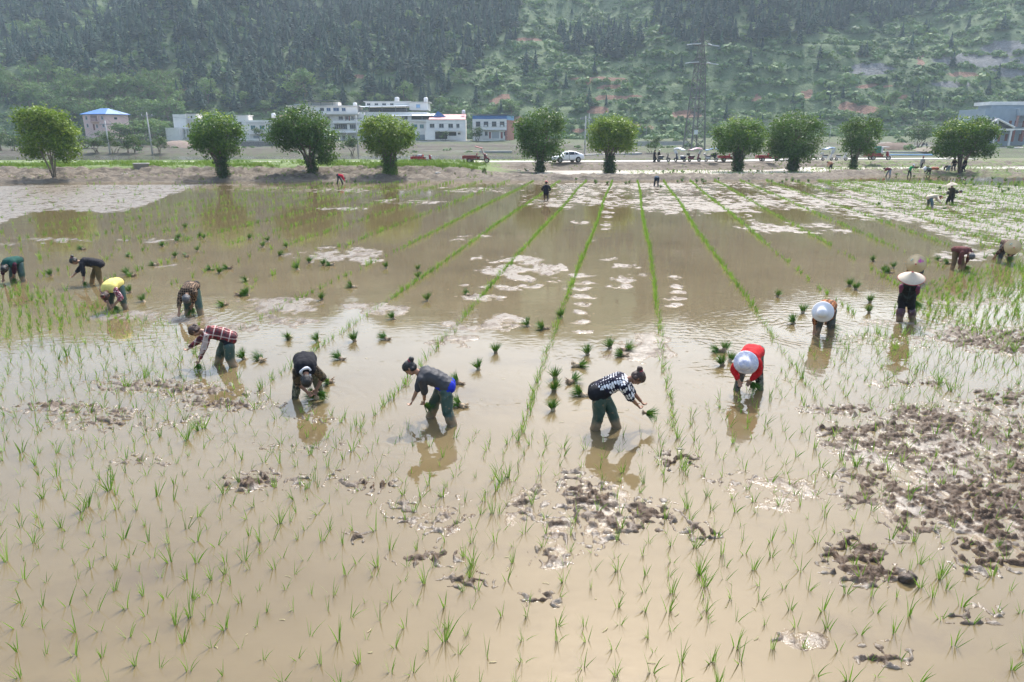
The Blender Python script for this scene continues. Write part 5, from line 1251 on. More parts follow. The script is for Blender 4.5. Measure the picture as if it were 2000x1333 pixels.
BRICK = mat('brick_wall', (.36, .15, .11), .9, .25, 3); BRNR = mat('brown_roof', (.17, .095, .07), .85, .3, 2); GREYM = mat('grey_metal', (.2, .21, .22), .5, .2, 4, metal=.3); SLATE = mat('slate_wall', (.30, .36, .42), .7, .15, .8); REDP = mat('red_pillar', (.30, .10, .085), .7); DOORR = mat('red_door', (.2, .05, .035), .6); DKROOF = mat('dark_roof', (.07, .085, .11), .6, .2, 1)
TANK = mat('steel_tank', (.7, .7, .7), .3, .1, 2)
class House:
    def __init__(s, name, label, x0, x1, yb, Y, rz=0, depth=9.0, group=None, zoff=0):
        pc = (x0 + x1) / 2; p = atY(pc, yb, Y); s.m = (p.y * CP - (p.z - CAM_H) * SP) / FOC
        s.pc, s.yb = pc, yb; s.d = depth
        s.root = thing(name, label, 'house', p, R(rz), group); s.cr = 1 / math.cos(R(rz))
    def X(s, px): return (px - s.pc) * s.m * s.cr
    def Z(s, py): return (s.yb - py) * s.m
    def wall(s, x0, x1, yt, yb=None, y0=0, d=None, m=WALLW, name='wall'):
        mb = MB().bx(s.X(x0), s.X(x1), y0, y0 + (d or s.d), s.Z(yb if yb is not None else s.yb) - (1.5 if yb is None else 0), s.Z(yt)); return mb.build(name, m, s.root)
    def slab(s, x0, x1, y, th=.22, over=.35, y0=0, d=None, m=WALLG, name='roof', z=None):
        zz = s.Z(y); return MB().bx(s.X(x0) - over, s.X(x1) + over, y0 - over, y0 + (d or s.d) + over, zz + .004, zz + th).build(name, m, s.root)
    def win(s, px, py, w, h, y0=0, g=GLASSD, side=None, arch=False, fr=FRAME, bars=1):
        x = s.X(px); z = s.Z(py); hw = w * s.m / 2; hh = h * s.m / 2; t = .09
        mb = MB(); f = y0 - .07
        for a, b, c, e in ((x - hw, x + hw, z + hh - t, z + hh), (x - hw, x + hw, z - hh, z - hh + t), (x - hw, x - hw + t, z - hh + t, z + hh - t), (x + hw - t, x + hw, z - hh + t, z + hh - t)): mb.bx(a, b, f, y0 + .05, c, e)
        for k in range(bars):
            q = x - hw + 2 * hw * (k + 1) / (bars + 1); mb.bx(q - .03, q + .03, f + .015, y0 + .04, z - hh + t, z + hh - t)
        mb.bx(x - hw - .12, x + hw + .12, f - .14, y0 + .04, z - hh - .1, z - hh - .003)
        if arch: mb.tube([(x + hw * math.cos(a), f + .02, z + hh + hw * .55 * math.sin(a)) for a in np.linspace(0, math.pi, 9)], .06, 5)
        o = mb.build('window', fr, s.root)
        pn = MB().bx(x - hw + t, x + hw - t, y0 - .02, y0 + .03, z - hh + t, z + hh - t)
        if arch: pn.prism([(x - hw, z + hh)] + [(x - hw * math.cos(a), z + hh + hw * .55 * math.sin(a)) for a in np.linspace(0, math.pi, 9)][1:-1][::-1] + [(x + hw, z + hh)] if False else [(x + hw * math.cos(a), z + hh + .003 + hw * .55 * math.sin(a)) for a in np.linspace(0, math.pi, 9)], y0 - .02, y0 + .03)
        pn.build('pane', g, o); return o
    def hole(s, x0, x1, yt, yb, y0=0, m=SHADEIN, name='opening_shade'):
        return MB().bx(s.X(x0), s.X(x1), y0 - .03, y0 + .02, s.Z(yb), s.Z(yt)).build(name, m, s.root)  # thin sheet on the wall; by default its dark colour stands in for shade
    def ledge(s, x0, x1, y, y0=0, out=1.0, th=.18, m=WALLG, name='ledge'):
        z = s.Z(y); return MB().bx(s.X(x0), s.X(x1), y0 - out, y0 - .003, z, z + th).build(name, m, s.root)
    def rail(s, x0, x1, y, y0=0, out=1.0, h=.9, m=WALLG, solid=True):
        z = s.Z(y); mb = MB()
        if solid: mb.bx(s.X(x0), s.X(x1), y0 - out - .12, y0 - out - .002, z, z + h)
        else:
            mb.bx(s.X(x0), s.X(x1), y0 - out - .05, y0 - out, z + h - .06, z + h)
            k = s.X(x0)
            while k < s.X(x1): mb.bx(k, k + .04, y0 - out - .04, y0 - out, z, z + h - .06); k += .3
        return mb.build('balcony_rail', m, s.root)
    def post(s, px, yt, yb, y0=0, w=.25, m=WALLG):
        x = s.X(px); return MB().bx(x - w / 2, x + w / 2, y0 - w, y0, s.Z(yb), s.Z(yt)).build('pillar', m, s.root)
    def tank(s, px, y, y0=3, r=.5, h=1.2):
        MB().lathe([(0, 0), (r, 0), (r, h), (r * .6, h + .2), (0, h + .25)], (s.X(px), y0, s.Z(y)), n=14).build('water_tank', TANK, s.root, True)
    def shed(s, x0, x1, yl, yr, th=.1, y0=0, d=None, m=SHEETW, ov=.4, tilt=0):
        """sheet roof sloping towards the camera by tilt metres"""
        d = d or s.d; a, b = s.X(x0) - ov, s.X(x1) + ov; zl, zr = s.Z(yl), s.Z(yr)
        v = [(a, y0 - ov, zl - tilt), (b, y0 - ov, zr - tilt), (b, y0 + d + ov, zr), (a, y0 + d + ov, zl)]
        mb = MB().add(v + [(x, y, z + th) for x, y, z in v], [(3, 2, 1, 0), (4, 5, 6, 7), (0, 1, 5, 4), (1, 2, 6, 5), (2, 3, 7, 6), (3, 0, 4, 7)]); return mb.build('roof', m, s.root)
G_H = None
# pink house with the blue hipped roof
h = House('pink_house', 'pink two storey house with blue hipped roof and arched windows', 161, 218, 262, 232, -20, 8.5)
h.wall(161, 218, 226, m=WALLP)
zt = h.Z(226); a, b, c, d = h.X(161) - .6, h.X(218) + .6, -.6, 9.1
MB().add([(a, c, zt), (b, c, zt), (b, d, zt), (a, d, zt), (a + 4, 4.3, zt + 2.0), (b - 4, 4.3, zt + 2.0), (a, c, zt + .15), (b, c, zt + .15), (b, d, zt + .15), (a, d, zt + .15)], [(3, 2, 1, 0), (0, 1, 7, 6), (1, 2, 8, 7), (2, 3, 9, 8), (3, 0, 6, 9), (6, 7, 5, 4), (8, 9, 4, 5), (7, 8, 5), (9, 6, 4)]).build('roof', BLUE, h.root)
for px_ in (170, 209): h.win(px_, 233, 5.4, 5, arch=True); h.win(px_, 247, 5.4, 5, arch=True)
h.hole(181, 199, 228, 238, m=mat('pink_shade', (.3, .2, .19), .8), name='loggia_shade'); h.ledge(179, 201, 239.5, out=1.2, m=WALLP); h.rail(180, 200, 239, out=1.1, m=WALLP, solid=False); h.win(193, 247.5, 5, 6.5); h.hole(183, 187, 244, 255, name='door', m=DOORR)  # flat balcony panel: recess shade put into a darker copy of the wall pink
for px_ in (180, 200): h.post(px_, 227, 240, 0, .35, WALLP)
bb = MB().bx(h.X(218) - .02, h.X(218) + .04, 3, 4.1, h.Z(235), h.Z(231)).build('window', GLASSD, h.root)
# left white house
h = House('white_house', 'white blocky house with blank side wall, left of the second roadside tree', 333, 466, 270, 232, -4, 9)
h.wall(341, 366, 226, m=WALLW); h.wall(366.6, 385, 226, 237, d=4, y0=1, m=WALLW, name='stair_tower'); h.wall(366.6, 420, 236.6, 252, y0=1.2, m=WALLG, name='upper_wall'); h.wall(333, 360, 251, m=WALLW, y0=-3, d=2.9, name='yard_wall'); h.wall(366.6, 466, 254, y0=1.0, m=WALLG, name='lower_wall')
h.slab(364, 420, 236.3, .2, .3, 1.2); h.slab(360, 466, 253.6, .25, .8, .2, d=9); h.slab(366.6, 385, 225.8, .15, .3, 1, d=4)
h.win(382, 243, 10, 7, 1.2, GLASST, bars=3); h.hole(365.0, 368.6, 242, 251, 1.19, DOORR, 'door'); h.win(398, 243, 8, 6, 1.2); h.hole(374, 377, 229, 233, 1.0); h.win(362, 258, 2.6, 6, -.0)
for px_ in (366, 371, 377, 384): h.post(px_, 254.5, 268, -.4, .35)
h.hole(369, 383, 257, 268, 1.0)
# stair tower house behind the tree
h = House('tower_house', 'narrow white tower house rising behind the second roadside tree', 458, 489, 272, 230, 8, 6)
h.wall(465, 489, 229, m=WALLW); h.slab(465, 489, 228.6, .2, .3); h.wall(440, 464.6, 240, m=WALLG, y0=.6, name='side_wall'); h.win(472, 243, 7, 6); h.win(455, 246, 8, 6, .6)
# teal windowed house
h = House('teal_window_house', 'low white house with three teal windows in a row', 487, 548, 276, 228, 2, 8)
h.wall(488, 548, 245, 263, y0=-.8, d=8.5, m=WALLW, name='upper_wall'); h.wall(490, 548, 262.6, m=WALLG); h.slab(487, 548, 241.6, .7, .3, -.8, d=8.5, m=WALLW, name='parapet'); h.wall(487.5, 548.5, 241.8, 245.3, y0=-1.0, d=8.9, m=WALLG, name='cornice')
for px_ in (499, 516, 532): h.win(px_, 250.5, 9.5, 7.5, -.8, GLASST)
h.hole(496, 508, 266, 273, name='shutter', m=mat('shutter_grey', (.3, .33, .34), .6)); h.win(530, 267, 4, 4); h.hole(539, 543, 265, 274, name='door', m=DOORR)
h.wall(485, 548, 271, 276, y0=-3, d=.3, m=WALLW, name='yard_wall')
# brown roof bit
h = House('brown_roof_house', 'small house with brown tiled roof and white water tank behind the third tree', 541, 590, 270, 240, 0, 8)
h.wall(543, 590, 232, m=WALLW); h.shed(541, 590, 226, 226, tilt=2.0, m=BRNR); h.tank(540.5, 233, -1.0, .7, 1.3)
MB().tube([(h.X(554), 2, h.Z(227)), (h.X(554), 2, h.Z(217))], .06, 5).tube([(h.X(550), 2, h.Z(219)), (h.X(558), 2, h.Z(219))], .05, 5).build('aerial', GREYM, h.root)
# tall flat topped house A
h = House('flat_top_house', 'tallest white flat topped house with open rooftop canopy and stacked balconies', 572, 716, 283, 233, 3, 12)
h.wall(573, 700, 212, 224.5, y0=2, d=11, name='top_wall'); h.wall(630, 703, 224.8, m=WALLG); h.wall(703.2, 714, 222.5, m=WALLW, y0=.1, name='end_wall'); h.wall(580, 629.8, 224.8, y0=.6, m=WALLG, name='left_wall')
h.slab(572, 701, 211.7, .25, .5, 2, d=11); h.ledge(640, 704, 227.0, .0, 1.7, .5, WALLW)
h.wall(600, 660, 203, 211.2, y0=5, d=6, m=WALLG, name='penthouse'); h.shed(593, 655, 198.6, 199.4, y0=2.2, d=10, m=GREYM, tilt=.3); h.shed(581, 640, 207.4, 206.6, y0=2.4, d=5, m=SHEETW, tilt=.2)
for px_ in (594, 612, 630, 652): h.post(px_, 199.6, 211.2, 2.5, .16, GREYM)
for px_, g in ((580, GLASSD), (632, GLASSD), (644.5, GLASSB), (659, GLASSB), (673.5, GLASSB)): h.win(px_, 217.5, 8 if px_ != 659 else 11.5, 6.5, 2, g)
for px_ in (645, 669, 681, 691): h.win(px_, 233.5, 6 if px_ != 669 else 9, 7)
h.hole(677, 679.5, 230, 239, name='door', m=DOORR); h.hole(684, 686.5, 230, 239, name='door', m=DOORR)
for yy in (243.5, 261): h.ledge(655, 704, yy, 0, 1.8, .2, WALLW)
h.rail(655, 704, 243.3, 0, 1.7, .8, WALLW)
h.win(669, 249.5, 25, 10, -1.2, GLASSD, bars=5); h.win(692, 249.5, 12, 9, -1.2, GLASSD, bars=2)
h.wall(655, 704, 244.6, 261.2, y0=-1.2, d=1.19, m=WALLW, name='bay')
for px_ in (662, 672, 690): h.win(px_, 270, 6, 8, 0)
for px_ in (656, 680, 703): h.post(px_, 261.3, 283, -1.3, .4, WALLW)
h.tank(692, 211, 6, .7, 1.0)
# house B
h = House('long_white_house', 'long white house with roofed terrace and two rooftop tanks', 702, 838, 281, 238, 2, 12)
h.wall(714.6, 836, 222.5, m=WALLW); h.wall(715, 800, 203.5, 212, y0=4, d=8, name='top_wall'); h.wall(800.3, 837, 204.5, 218.5, y0=3, d=9, name='end_wall'); h.slab(714, 800, 203.2, .2, .4, 4, d=8); h.slab(800, 838, 204.2, .2, .4, 3, d=9)
for px_, w_ in ((721, 7), (736, 7), (751, 8), (766, 7)): h.win(px_, 207.5, w_, 4, 4)
h.shed(702, 798, 211.5, 209.6, y0=-.5, d=5, m=SHEETW, tilt=.4)
for px_ in (704, 726, 750, 776, 797): h.post(px_, 211.8, 222, .0, .16, GREYM)
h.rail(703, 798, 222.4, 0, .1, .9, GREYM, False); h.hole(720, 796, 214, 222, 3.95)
h.wall(702, 714.4, 219, 281, m=WALLW, y0=2, d=8, name='annex'); h.win(817.5, 211, 8, 7, 3, BLUEP)
for px_, w_ in ((717, 4), (737, 7.5), (751, 11), (766, 8), (779, 7), (794, 11)): h.win(px_, 233, w_, 7)
for px_, w_ in ((717, 4), (811, 11), (825, 8)): h.win(px_, 249, w_, 8)
for px_ in (730, 750, 770): h.win(px_, 250, 8, 8)
h.tank(775, 202, 6, .8, 1.2); h.tank(831.5, 203.5, 6, .7, 1.4)
# house C with the blue gabled sheet roof
h = House('blue_gable_house', 'white house with pale sheet roof ending in a bright blue gable', 770, 872, 278, 233, 4, 9)
h.wall(771, 834, 238, m=WALLW); h.wall(771, 806, 226, 237.6, y0=.6, m=WALLW, name='upper_wall'); h.ledge(770, 850, 239.4, 0, .7, .5, WALLG)
h.shed(770, 852, 225.2, 224.8, y0=.0, d=6, m=SHEETW, tilt=.75); zt = h.Z(225)
MB().prism([(h.X(846), zt - 1.1), (h.X(872), zt - 1.0), (h.X(857), zt + .75)], -.3, 7).build('gable', BLUE, h.root)
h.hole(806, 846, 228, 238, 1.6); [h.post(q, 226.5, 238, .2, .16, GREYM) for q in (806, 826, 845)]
h.win(793, 233, 11, 7, .6, bars=2)
for px_, w_ in ((811, 11), (825, 8)): h.win(px_, 248.5, w_, 7.5, 0, GLASST)
h.hole(812, 830, 264, 275, name='shutter', m=mat('shutter_blue_grey', (.28, .32, .36), .6))
# house D with the red roof
h = House('red_roof_house', 'white two storey house with pink red sheet roof', 832, 911, 276, 230, 2, 10)
h.wall(834, 910, 236, m=WALLW); h.shed(840, 909, 226, 226, tilt=1.7, m=REDR, y0=0, d=7, ov=.2); h.wall(832, 850, 256.6, 274, y0=-1.4, d=1.3, m=WALLW, name='porch_wall')
for px_, w_ in ((845, 9.5), (863, 9.5), (881, 9.5), (895, 6.5)): h.win(px_, 247.5, w_, 8)
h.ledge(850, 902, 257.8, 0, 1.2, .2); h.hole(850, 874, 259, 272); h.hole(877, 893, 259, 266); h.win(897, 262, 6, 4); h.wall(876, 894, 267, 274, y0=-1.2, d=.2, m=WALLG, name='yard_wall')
for px_ in (850, 875, 893): h.post(px_, 258, 274, -.9, .3, WALLW)
h.tank(905.5, 226, 5, .55, 1.2)
for px_ in (851, 877): MB().bx(h.X(px_), h.X(px_) + .8, -.45, -.1, h.Z(255.5), h.Z(252.5)).build('air_conditioner', TANK, h.root)
# house E with the blue band
h = House('blue_band_house', 'two storey white house with blue band under its roof and brick side', 922, 990, 274.5, 230, -13, 10)
h.wall(923, 989.6, 235, m=WALLW); MB().bx(h.X(989.6) + .003, h.X(989.6) + .2, .05, 9.9, 0, h.Z(237)).build('side_wall', BRICK, h.root)
h.wall(923, 989.6, 228.4, 234.6, y0=.15, d=9.6, m=BLUE, name='blue_band'); MB().bx(h.X(989.6) + .01, h.X(989.6) + .2, .2, 9.8, h.Z(236.6), h.Z(228.4)).build('side_band', BLUEP, h.root); h.slab(922, 991, 227, .18, .5, m=GREYM)
for px_ in (934, 949.5, 965.5, 981): h.win(px_, 244, 9, 9, bars=2, fr=GREYM)
for px_ in (949.5, 981): MB().bx(h.X(px_) - .4, h.X(px_) + .4, -.5, -.2, h.Z(249), h.Z(246)).build('air_conditioner', TANK, h.root)
h.ledge(943, 988, 255.5, 0, .9, .15); h.hole(961, 975, 258, 271, name='shutter', m=mat('shutter_pale', (.42, .42, .42), .6))
for px_ in (950, 987): h.win(px_, 262, 6, 8)
for px_ in (957, 980): h.hole(px_ - 2, px_ + 2, 259, 271, name='door', m=REDP)
h.post(989, 256, 274, -.4, .4, REDP); h.hole(943, 989, 271.5, 274, -.01, WALLG, 'plinth')
# grey building on the right
h = House('grey_building', 'grey flat roofed building with red pillars, balcony and gabled porch at the frame edge', 1917, 2060, 278, 196, -6, 14)
h.wall(1918, 1975, 216, m=SLATE); h.wall(1974.6, 2060, 215.5, 229, y0=-1.2, d=14, m=mat('slate_pale', (.30, .36, .40), .7, .15, .8), name='top_band'); h.wall(1975.2, 2060, 229.4, m=SLATE, y0=2.0, name='back_wall'); h.wall(1950, 2050, 206, 215, y0=6, d=7, m=SLATE, name='penthouse'); h.slab(1946, 2054, 208, .9, .5, 6, d=7, m=WALLG)
h.ledge(1928, 2060, 255.5, 0, 2.2, .35, WALLW)
h.rail(1974, 2060, 249.6, 0, 1.6, 1.3, REDP, False)
for px_ in (1972.5, 1989, 2006): h.post(px_, 229, 249.3, -1.4, .45, REDP if px_ != 1972.5 else mat('pillar_pink', (.42, .24, .22), .7)); h.post(px_ - 3, 255.8, 277, -1.6, .5, REDP)
h.post(1946, 255.8, 277, -1.4, .4, REDP)
for px_ in (1967, 1984, 2000): h.hole(px_ - 2.6, px_ + 2.6, 238, 250, 1.98 if px_ > 1974 else -.0, DOORR, 'door'); h.hole(px_ - 4.6, px_ + .8, 263, 276, 1.95 if px_ > 1976 else 0, DOORR, 'door')
for px_, yy, w_, hh in ((1922, 233, 5, 9), (1938, 234, 2.2, 6)): h.win(px_, yy, w_, hh, 0, SHEETW)
zt = h.Z(252.6); a, b, mi, ap = h.X(1910), h.X(1964), h.X(1932), h.Z(237.5)
MB().add([(a, -3.2, zt), (mi, -3.2, ap), (b, -3.2, zt), (a, 0, zt), (mi, -.01, ap), (b, 0, zt), (a, -3.2, zt + .5), (mi, -3.2, ap + .5), (b, -3.2, zt + .5), (a, -.01, zt + .5), (mi, -.01, ap + .5), (b, -.01, zt + .5)], [(0, 1, 7, 6), (1, 2, 8, 7), (6, 7, 10, 9), (7, 8, 11, 10), (4, 1, 0, 3), (5, 2, 1, 4), (2, 5, 11, 8), (3, 0, 6, 9)]).build('porch_roof', DKROOF, h.root)
MB().tube([(a, -3.25, zt + .25), (mi, -3.25, ap + .25), (b, -3.25, zt + .25)], .28, 6).tube([(mi, -3.2, zt + .2), (mi, -3.2, ap + .1)], .22, 6).build('gable_trim', WALLW, h.root); MB().bx(a, b, -3.3, -3.0, zt - .55, zt - .05).build('lintel', WALLW, h.root)
for px_ in (1914, 1932, 1960): MB().bx(h.X(px_) - .2, h.X(px_) + .2, -3.25, -2.9, -1.5, zt - .56).build('pillar', WALLW, h.root)
# ================================================================== walls, poles, pylon
STONE = mat('stone_wall', (.24, .22, .21), .9, .5, 2.5, bmp=.7, bscale=6, dist=.05)
def wallseg(label, x0, x1, yt, yb, Y, m=STONE, th=.5, cap=None):
    a = atY(x0, yb, Y); b = atY(x1, yb, Y); mm = (Y * CP + 3 * SP) / FOC; hh = (yb - yt) * mm
    t = thing('retaining_wall', label, 'wall', (a + b) / 2, 0, None); w2 = (b - a).length / 2
    MB().bx(-w2, w2, 0, th, -.8, hh).build('wall_face', m, t)
    MB().bx(-w2 - .05, w2 + .05, -.1, th + .1, hh + .004, hh + .16).build('coping', CONCL, t)
wallseg('grey stone retaining wall topped with a pale kerb below the left white house', 325, 470, 277.5, 286, 219.8)
wallseg('grey stone retaining wall below the teal windowed house', 470, 590, 277.5, 287, 219.6)
wallseg('low brick terrace wall at the roots of the pink house', 150, 240, 272, 277, 226, mat('wall_grey', (.3, .27, .25), .9))
wallseg('long pale wall beside the slope left of the pylon', 1240, 1345, 277.5, 281, 205, CONC, .3)
ribbon('path', [on(x, 276.5) for x in range(740, 935, 15)], 3.0, CONCL, .06)
ribbon('path', [on(903 + (276 - y) * 1.1, y) for y in (276.5, 273, 270, 267, 264)], 5, CONCL, .1)
ribbon('path', [on(x, 288.5) for x in range(1925, 2060, 15)], 4.5, CONCL, .06)
ribbon('path', [on(x, 285) for x in range(1780, 1850, 12)], 3.5, CONCL, .06)
ribbon('path', [on(x, 298) for x in range(1690, 1850, 12)], 1.6, CONCL, .08)
ribbon('path', [on(x, 303 - (x - 1140) * .03) for x in range(1140, 1260, 12)], 2.4, CONC, .08)
ribbon('path', [on(x, 296) for x in range(820, 1010, 12)], .9, CONCL, .05)
POLE = mat('pole_concrete', (.46, .45, .43), .8, .15, 2)
def pole(px_, py_, top, label, arm=True, r=.16, lamp=False, name='utility_pole', cat='pole'):
    p = on(px_, py_); mm = (p.y * CP - (p.z - CAM_H) * SP) / FOC; h = (py_ - top) * mm
    t = thing(name, label, cat, p); MB().tube([(0, 0, -.5), (0, 0, h)], [r, r * .6], 10).build('shaft', POLE, t, True)
    if arm:
        c = MB().bx(-1.1, 1.1, -.06, .06, h - .75, h - .62).build('crossarm', GREYM, t)
        for x in (-1, 0, 1): MB().tube([(x, 0, h - .62), (x, 0, h - .35)], .07, 6).build('insulator', mat('ceramic', (.6, .58, .55), .3), c)
    if lamp:
        MB().tube([(0, 0, h), (-.3, -.2, h + .25), (-1.1, -.6, h + .3)], .05, 6).build('lamp_arm', POLE, t); MB().ell((-1.2, -.65, h + .27), (.35, .2, .1), 8, 6).build('lamp_head', TANK, t)
    return p, h
pole(215, 299, 239, 'shorter pale concrete utility pole beside a small round tree, before the pink house')
P1_, h1_ = pole(298, 301, 225, 'tall pale concrete utility pole leaning right, before the dense shrubs')
P2_, h2_ = pole(700, 302, 229, 'pale concrete utility pole in front of the tall flat topped house')
P3_, h3_ = pole(1142, 301, 231, 'concrete utility pole with equipment between two roadside trees near white car', r=.18)
pole(1149, 282, 225, 'thinner pole standing right behind the equipped utility pole', False)
pole(66, 285, 228, 'utility pole on the slope behind the leftmost roadside tree')
pole(1619, 280, 247, 'slim street lamp on the brown terrace right of the largest tree', False, .08, True, 'street_lamp', 'street lamp')
pole(1262, 268, 247, 'thin pole on the terraced slope right of the lime topped tree', False, .08)
pole(1786, 287, 258, 'short pole beside the young tree at the dirt yard', False, .1)
for (pa, ha, pb, hb_, lab) in ((P1_, h1_, P2_, h2_, 'overhead cable strung between the two left utility poles'), (P2_, h2_, P3_, h3_, 'overhead cable strung past the white houses between poles')):
    a = pa + Vector((0, 0, ha - .4)); b = pb + Vector((0, 0, hb_ - .4)); pts = [a.lerp(b, k / 14) - Vector((0, 0, 1.2 * math.sin(math.pi * k / 14))) for k in range(15)]
    tag(MB().tube(pts, .018, 4).build('overhead_cable', GREYM), lab, 'cable')
for k, (ya, yb_) in enumerate(((238, 243), (246, 250))):
    a = atY(1385, ya - 6, 180); b = atY(2080, yb_, 150); pts = [a.lerp(b, q / 14) - Vector((0, 0, .8 * math.sin(math.pi * q / 14))) for q in range(15)]
    tag(MB().tube(pts, .03, 4).build('overhead_cable', GREYM), ('upper' if k == 0 else 'lower') + ' power cable crossing the slope right of the pylon', 'cable')
# lattice pylon
p = on(1355, 291); mm = (p.y * CP - (p.z - CAM_H) * SP) / FOC; PH = (291 - 74) * mm
t = thing('electricity_pylon', 'tall lattice steel electricity pylon with short crossarms on the hill foot', 'pylon', p - Vector((0, 0, .3)), R(18))
STEEL = mat('galvanised_steel', (.17, .165, .155), .5, .3, 1, metal=.3); INS = mat('insulator_pale', (.55, .57, .57), .3)
def hw(z): return np.interp(z, [0, PH * .72, PH * .82, PH], [21 * mm, 10 * mm, 6.5 * mm, 1.2 * mm]) * .72
for sx in (-1, 1):
    for sy in (-1, 1): MB().tube([(sx * hw(z), sy * hw(z), z) for z in np.linspace(0, PH, 12)], [.20 - .012 * k for k in range(12)], 5).build('leg', STEEL, t)
mb = MB(); zs = [0, .10, .19, .28, .36, .44, .52, .59, .66, .72, .77, .82, .87, .91, .95, .98]; zs = [z * PH for z in zs]
for i in range(len(zs) - 1):
    z0, z1 = zs[i], zs[i + 1]; a, b = hw(z0), hw(z1)
    for q in range(4):
        c0 = [(-1, -1), (1, -1), (1, 1), (-1, 1)][q]; c1 = [(-1, -1), (1, -1), (1, 1), (-1, 1)][(q + 1) % 4]
        r = .075 if i < 10 else .05
        mb.tube([(c0[0] * a, c0[1] * a, z0), (c1[0] * b, c1[1] * b, z1)], r, 4); mb.tube([(c1[0] * a, c1[1] * a, z0), (c0[0] * b, c0[1] * b, z1)], r, 4); mb.tube([(c0[0] * b, c0[1] * b, z1), (c1[0] * b, c1[1] * b, z1)], r, 4)
mb.build('lattice', STEEL, t)
for yy, l in ((103, 22), (135, 23)):
    z = (291 - yy) * mm; w_ = hw(z)
    for sx in (-1, 1):
        e = Vector((sx * l * mm, 0, z + .2)); c = MB().tube([(sx * w_, w_, z), e], .1, 4).tube([(sx * w_, -w_, z), e], .1, 4).tube([(sx * w_, 0, z + 1.4), e], .09, 4).build('crossarm', STEEL, t)
        MB().tube([e, e + Vector((sx * 1.6, -.8, -.25))], .14, 6).tube([e, e + Vector((-sx * 1.8, -1.2, .1))], .14, 6).build('insulator', INS, c)
z = (291 - 262) * mm; MB().bx(-hw(z) * .5 - .5, -hw(z) * .5 + .5, -hw(z) - .12, -hw(z) - .06, z, z + 1).build('warning_plate', TANK, t)
# odds and ends
p = on(277, 330); t = thing('concrete_ring', 'round concrete well ring half sunk in the grassy bank', 'well ring', p)
MB().lathe([(.62, -.4), (.75, -.4), (.78, .42), (.84, .44), (.84, .52), (.62, .52), (.62, -.4)], n=24).build('ring', CONC, t, True)
def mound(label, px_, py_, w, h, m):
    p = on(px_, py_); mb = MB().lathe([(w, -.3), (w * .8, h * .35), (w * .5, h * .75), (w * .2, h * .97), (0, h)], n=18, wob=.08); o = mb.build('soil_mound', m, None, True); o.location = p; tag(o, label, 'mound')
PINKS = mat('pinkish_soil', (.24, .18, .145), .95, .3, 2, bmp=.6)
mound('pinkish heap of loose soil below the left white house', 345, 287, 4.5, 1.5, PINKS); mound('low brown soil mound on the right dirt yard', 1745, 291, 6, 1.3, mat('brown_soil', (.13, .088, .062), .95, .4, 1.5, bmp=.6)); mound('pale rubble heap beside the brown mound', 1730, 284, 3, .8, mat('rubble_pale', (.24, .21, .185), .95, .4, 2, bmp=.6)); mound('greyish bank of earth right of the young tree', 1850, 296, 7, 1.0, mat('grey_earth', (.2, .17, .13), .95, .4, 1.5, bmp=.6))
a = on(1735, 306); b = on(1822, 306); pts = [a.lerp(b, k / 10) + Vector((0, .15 * math.sin(k), .28)) for k in range(11)]
tag(MB().tube(pts, .13, 8).build('plastic_pipe', BLUEP, None, True), 'long pale blue plastic covered pipe lying along the far dyke', 'pipe')
for px_, py_, m, lab in ((1826, 333, mat('orange_sack', (.6, .16, .08), .8), 'orange sack lying on the shaded bank left of the last tree'), (1862, 333, mat('white_sack', (.7, .6, .5), .8, .4, 5), 'pale sack resting against the last tree trunk')):
    p = on(px_, py_); mb = MB().capsule((-.3, 0, .16), (.3, .05, .18), .22, .2); me = remesh(mb, .05, 3, .03, 6); o = nobj('sack', me); me.materials.append(m); o.location = p; tag(o, lab, 'sack')
for px_, py_, s in ((1014, 334, .5), (1030, 335, .6), (855, 341, .7), (592, 336, .5), (243, 343, .7), (1052, 331, .4)):
    p = on(px_, py_); mb = MB().capsule((-.2, 0, .05), (.25, .1, .1), .22, .16); me = remesh(mb, .06, 1, .08, 5, int(px_)); me.materials.append(mat('pale_stone', (.5, .47, .43), .9, .3, 5)); o = nobj('stone', me); o.location = p; o.scale = (s, s, s); tag(o, 'small pale stone lying on the earth bank', 'stone', 'pale stones on the bank')
for px_, py_, h_, lab in ((946, 341, 15, 'small dark bush on the bare bank below the large red tricycle'), (888, 342, 7, 'tiny bush on the bare bank right of the olive tree'), (1027, 335, 9, 'small bush at the foot of the tree hiding the car')): hill_tree(px_, py_, h_, lab, 'shrub', None, .8, GM)
# carrier's baskets
p = PEOPLE['carrier']['base']
for s_, lab in ((-1, 'woven carrying basket hanging behind the walking person in grey coat'), (1, 'woven carrying basket hanging before the walking person in grey coat')):
    q = p + Vector((s_ * .75, s_ * .2, .12)); t = thing('basket', lab, 'basket', q); MB().lathe([(0, 0), (.2, 0), (.36, .2), (.4, .26), (.37, .26), (.18, .03), (0, .03)], n=16).build('bowl', mat('wicker', (.2, .14, .09), .9, .4, 20), t, True)
    MB().tube([(-.36, 0, .24), (-s_ * .1, 0, 1.1), (.36, 0, .24)], .012, 4).build('rope', TIE, t)
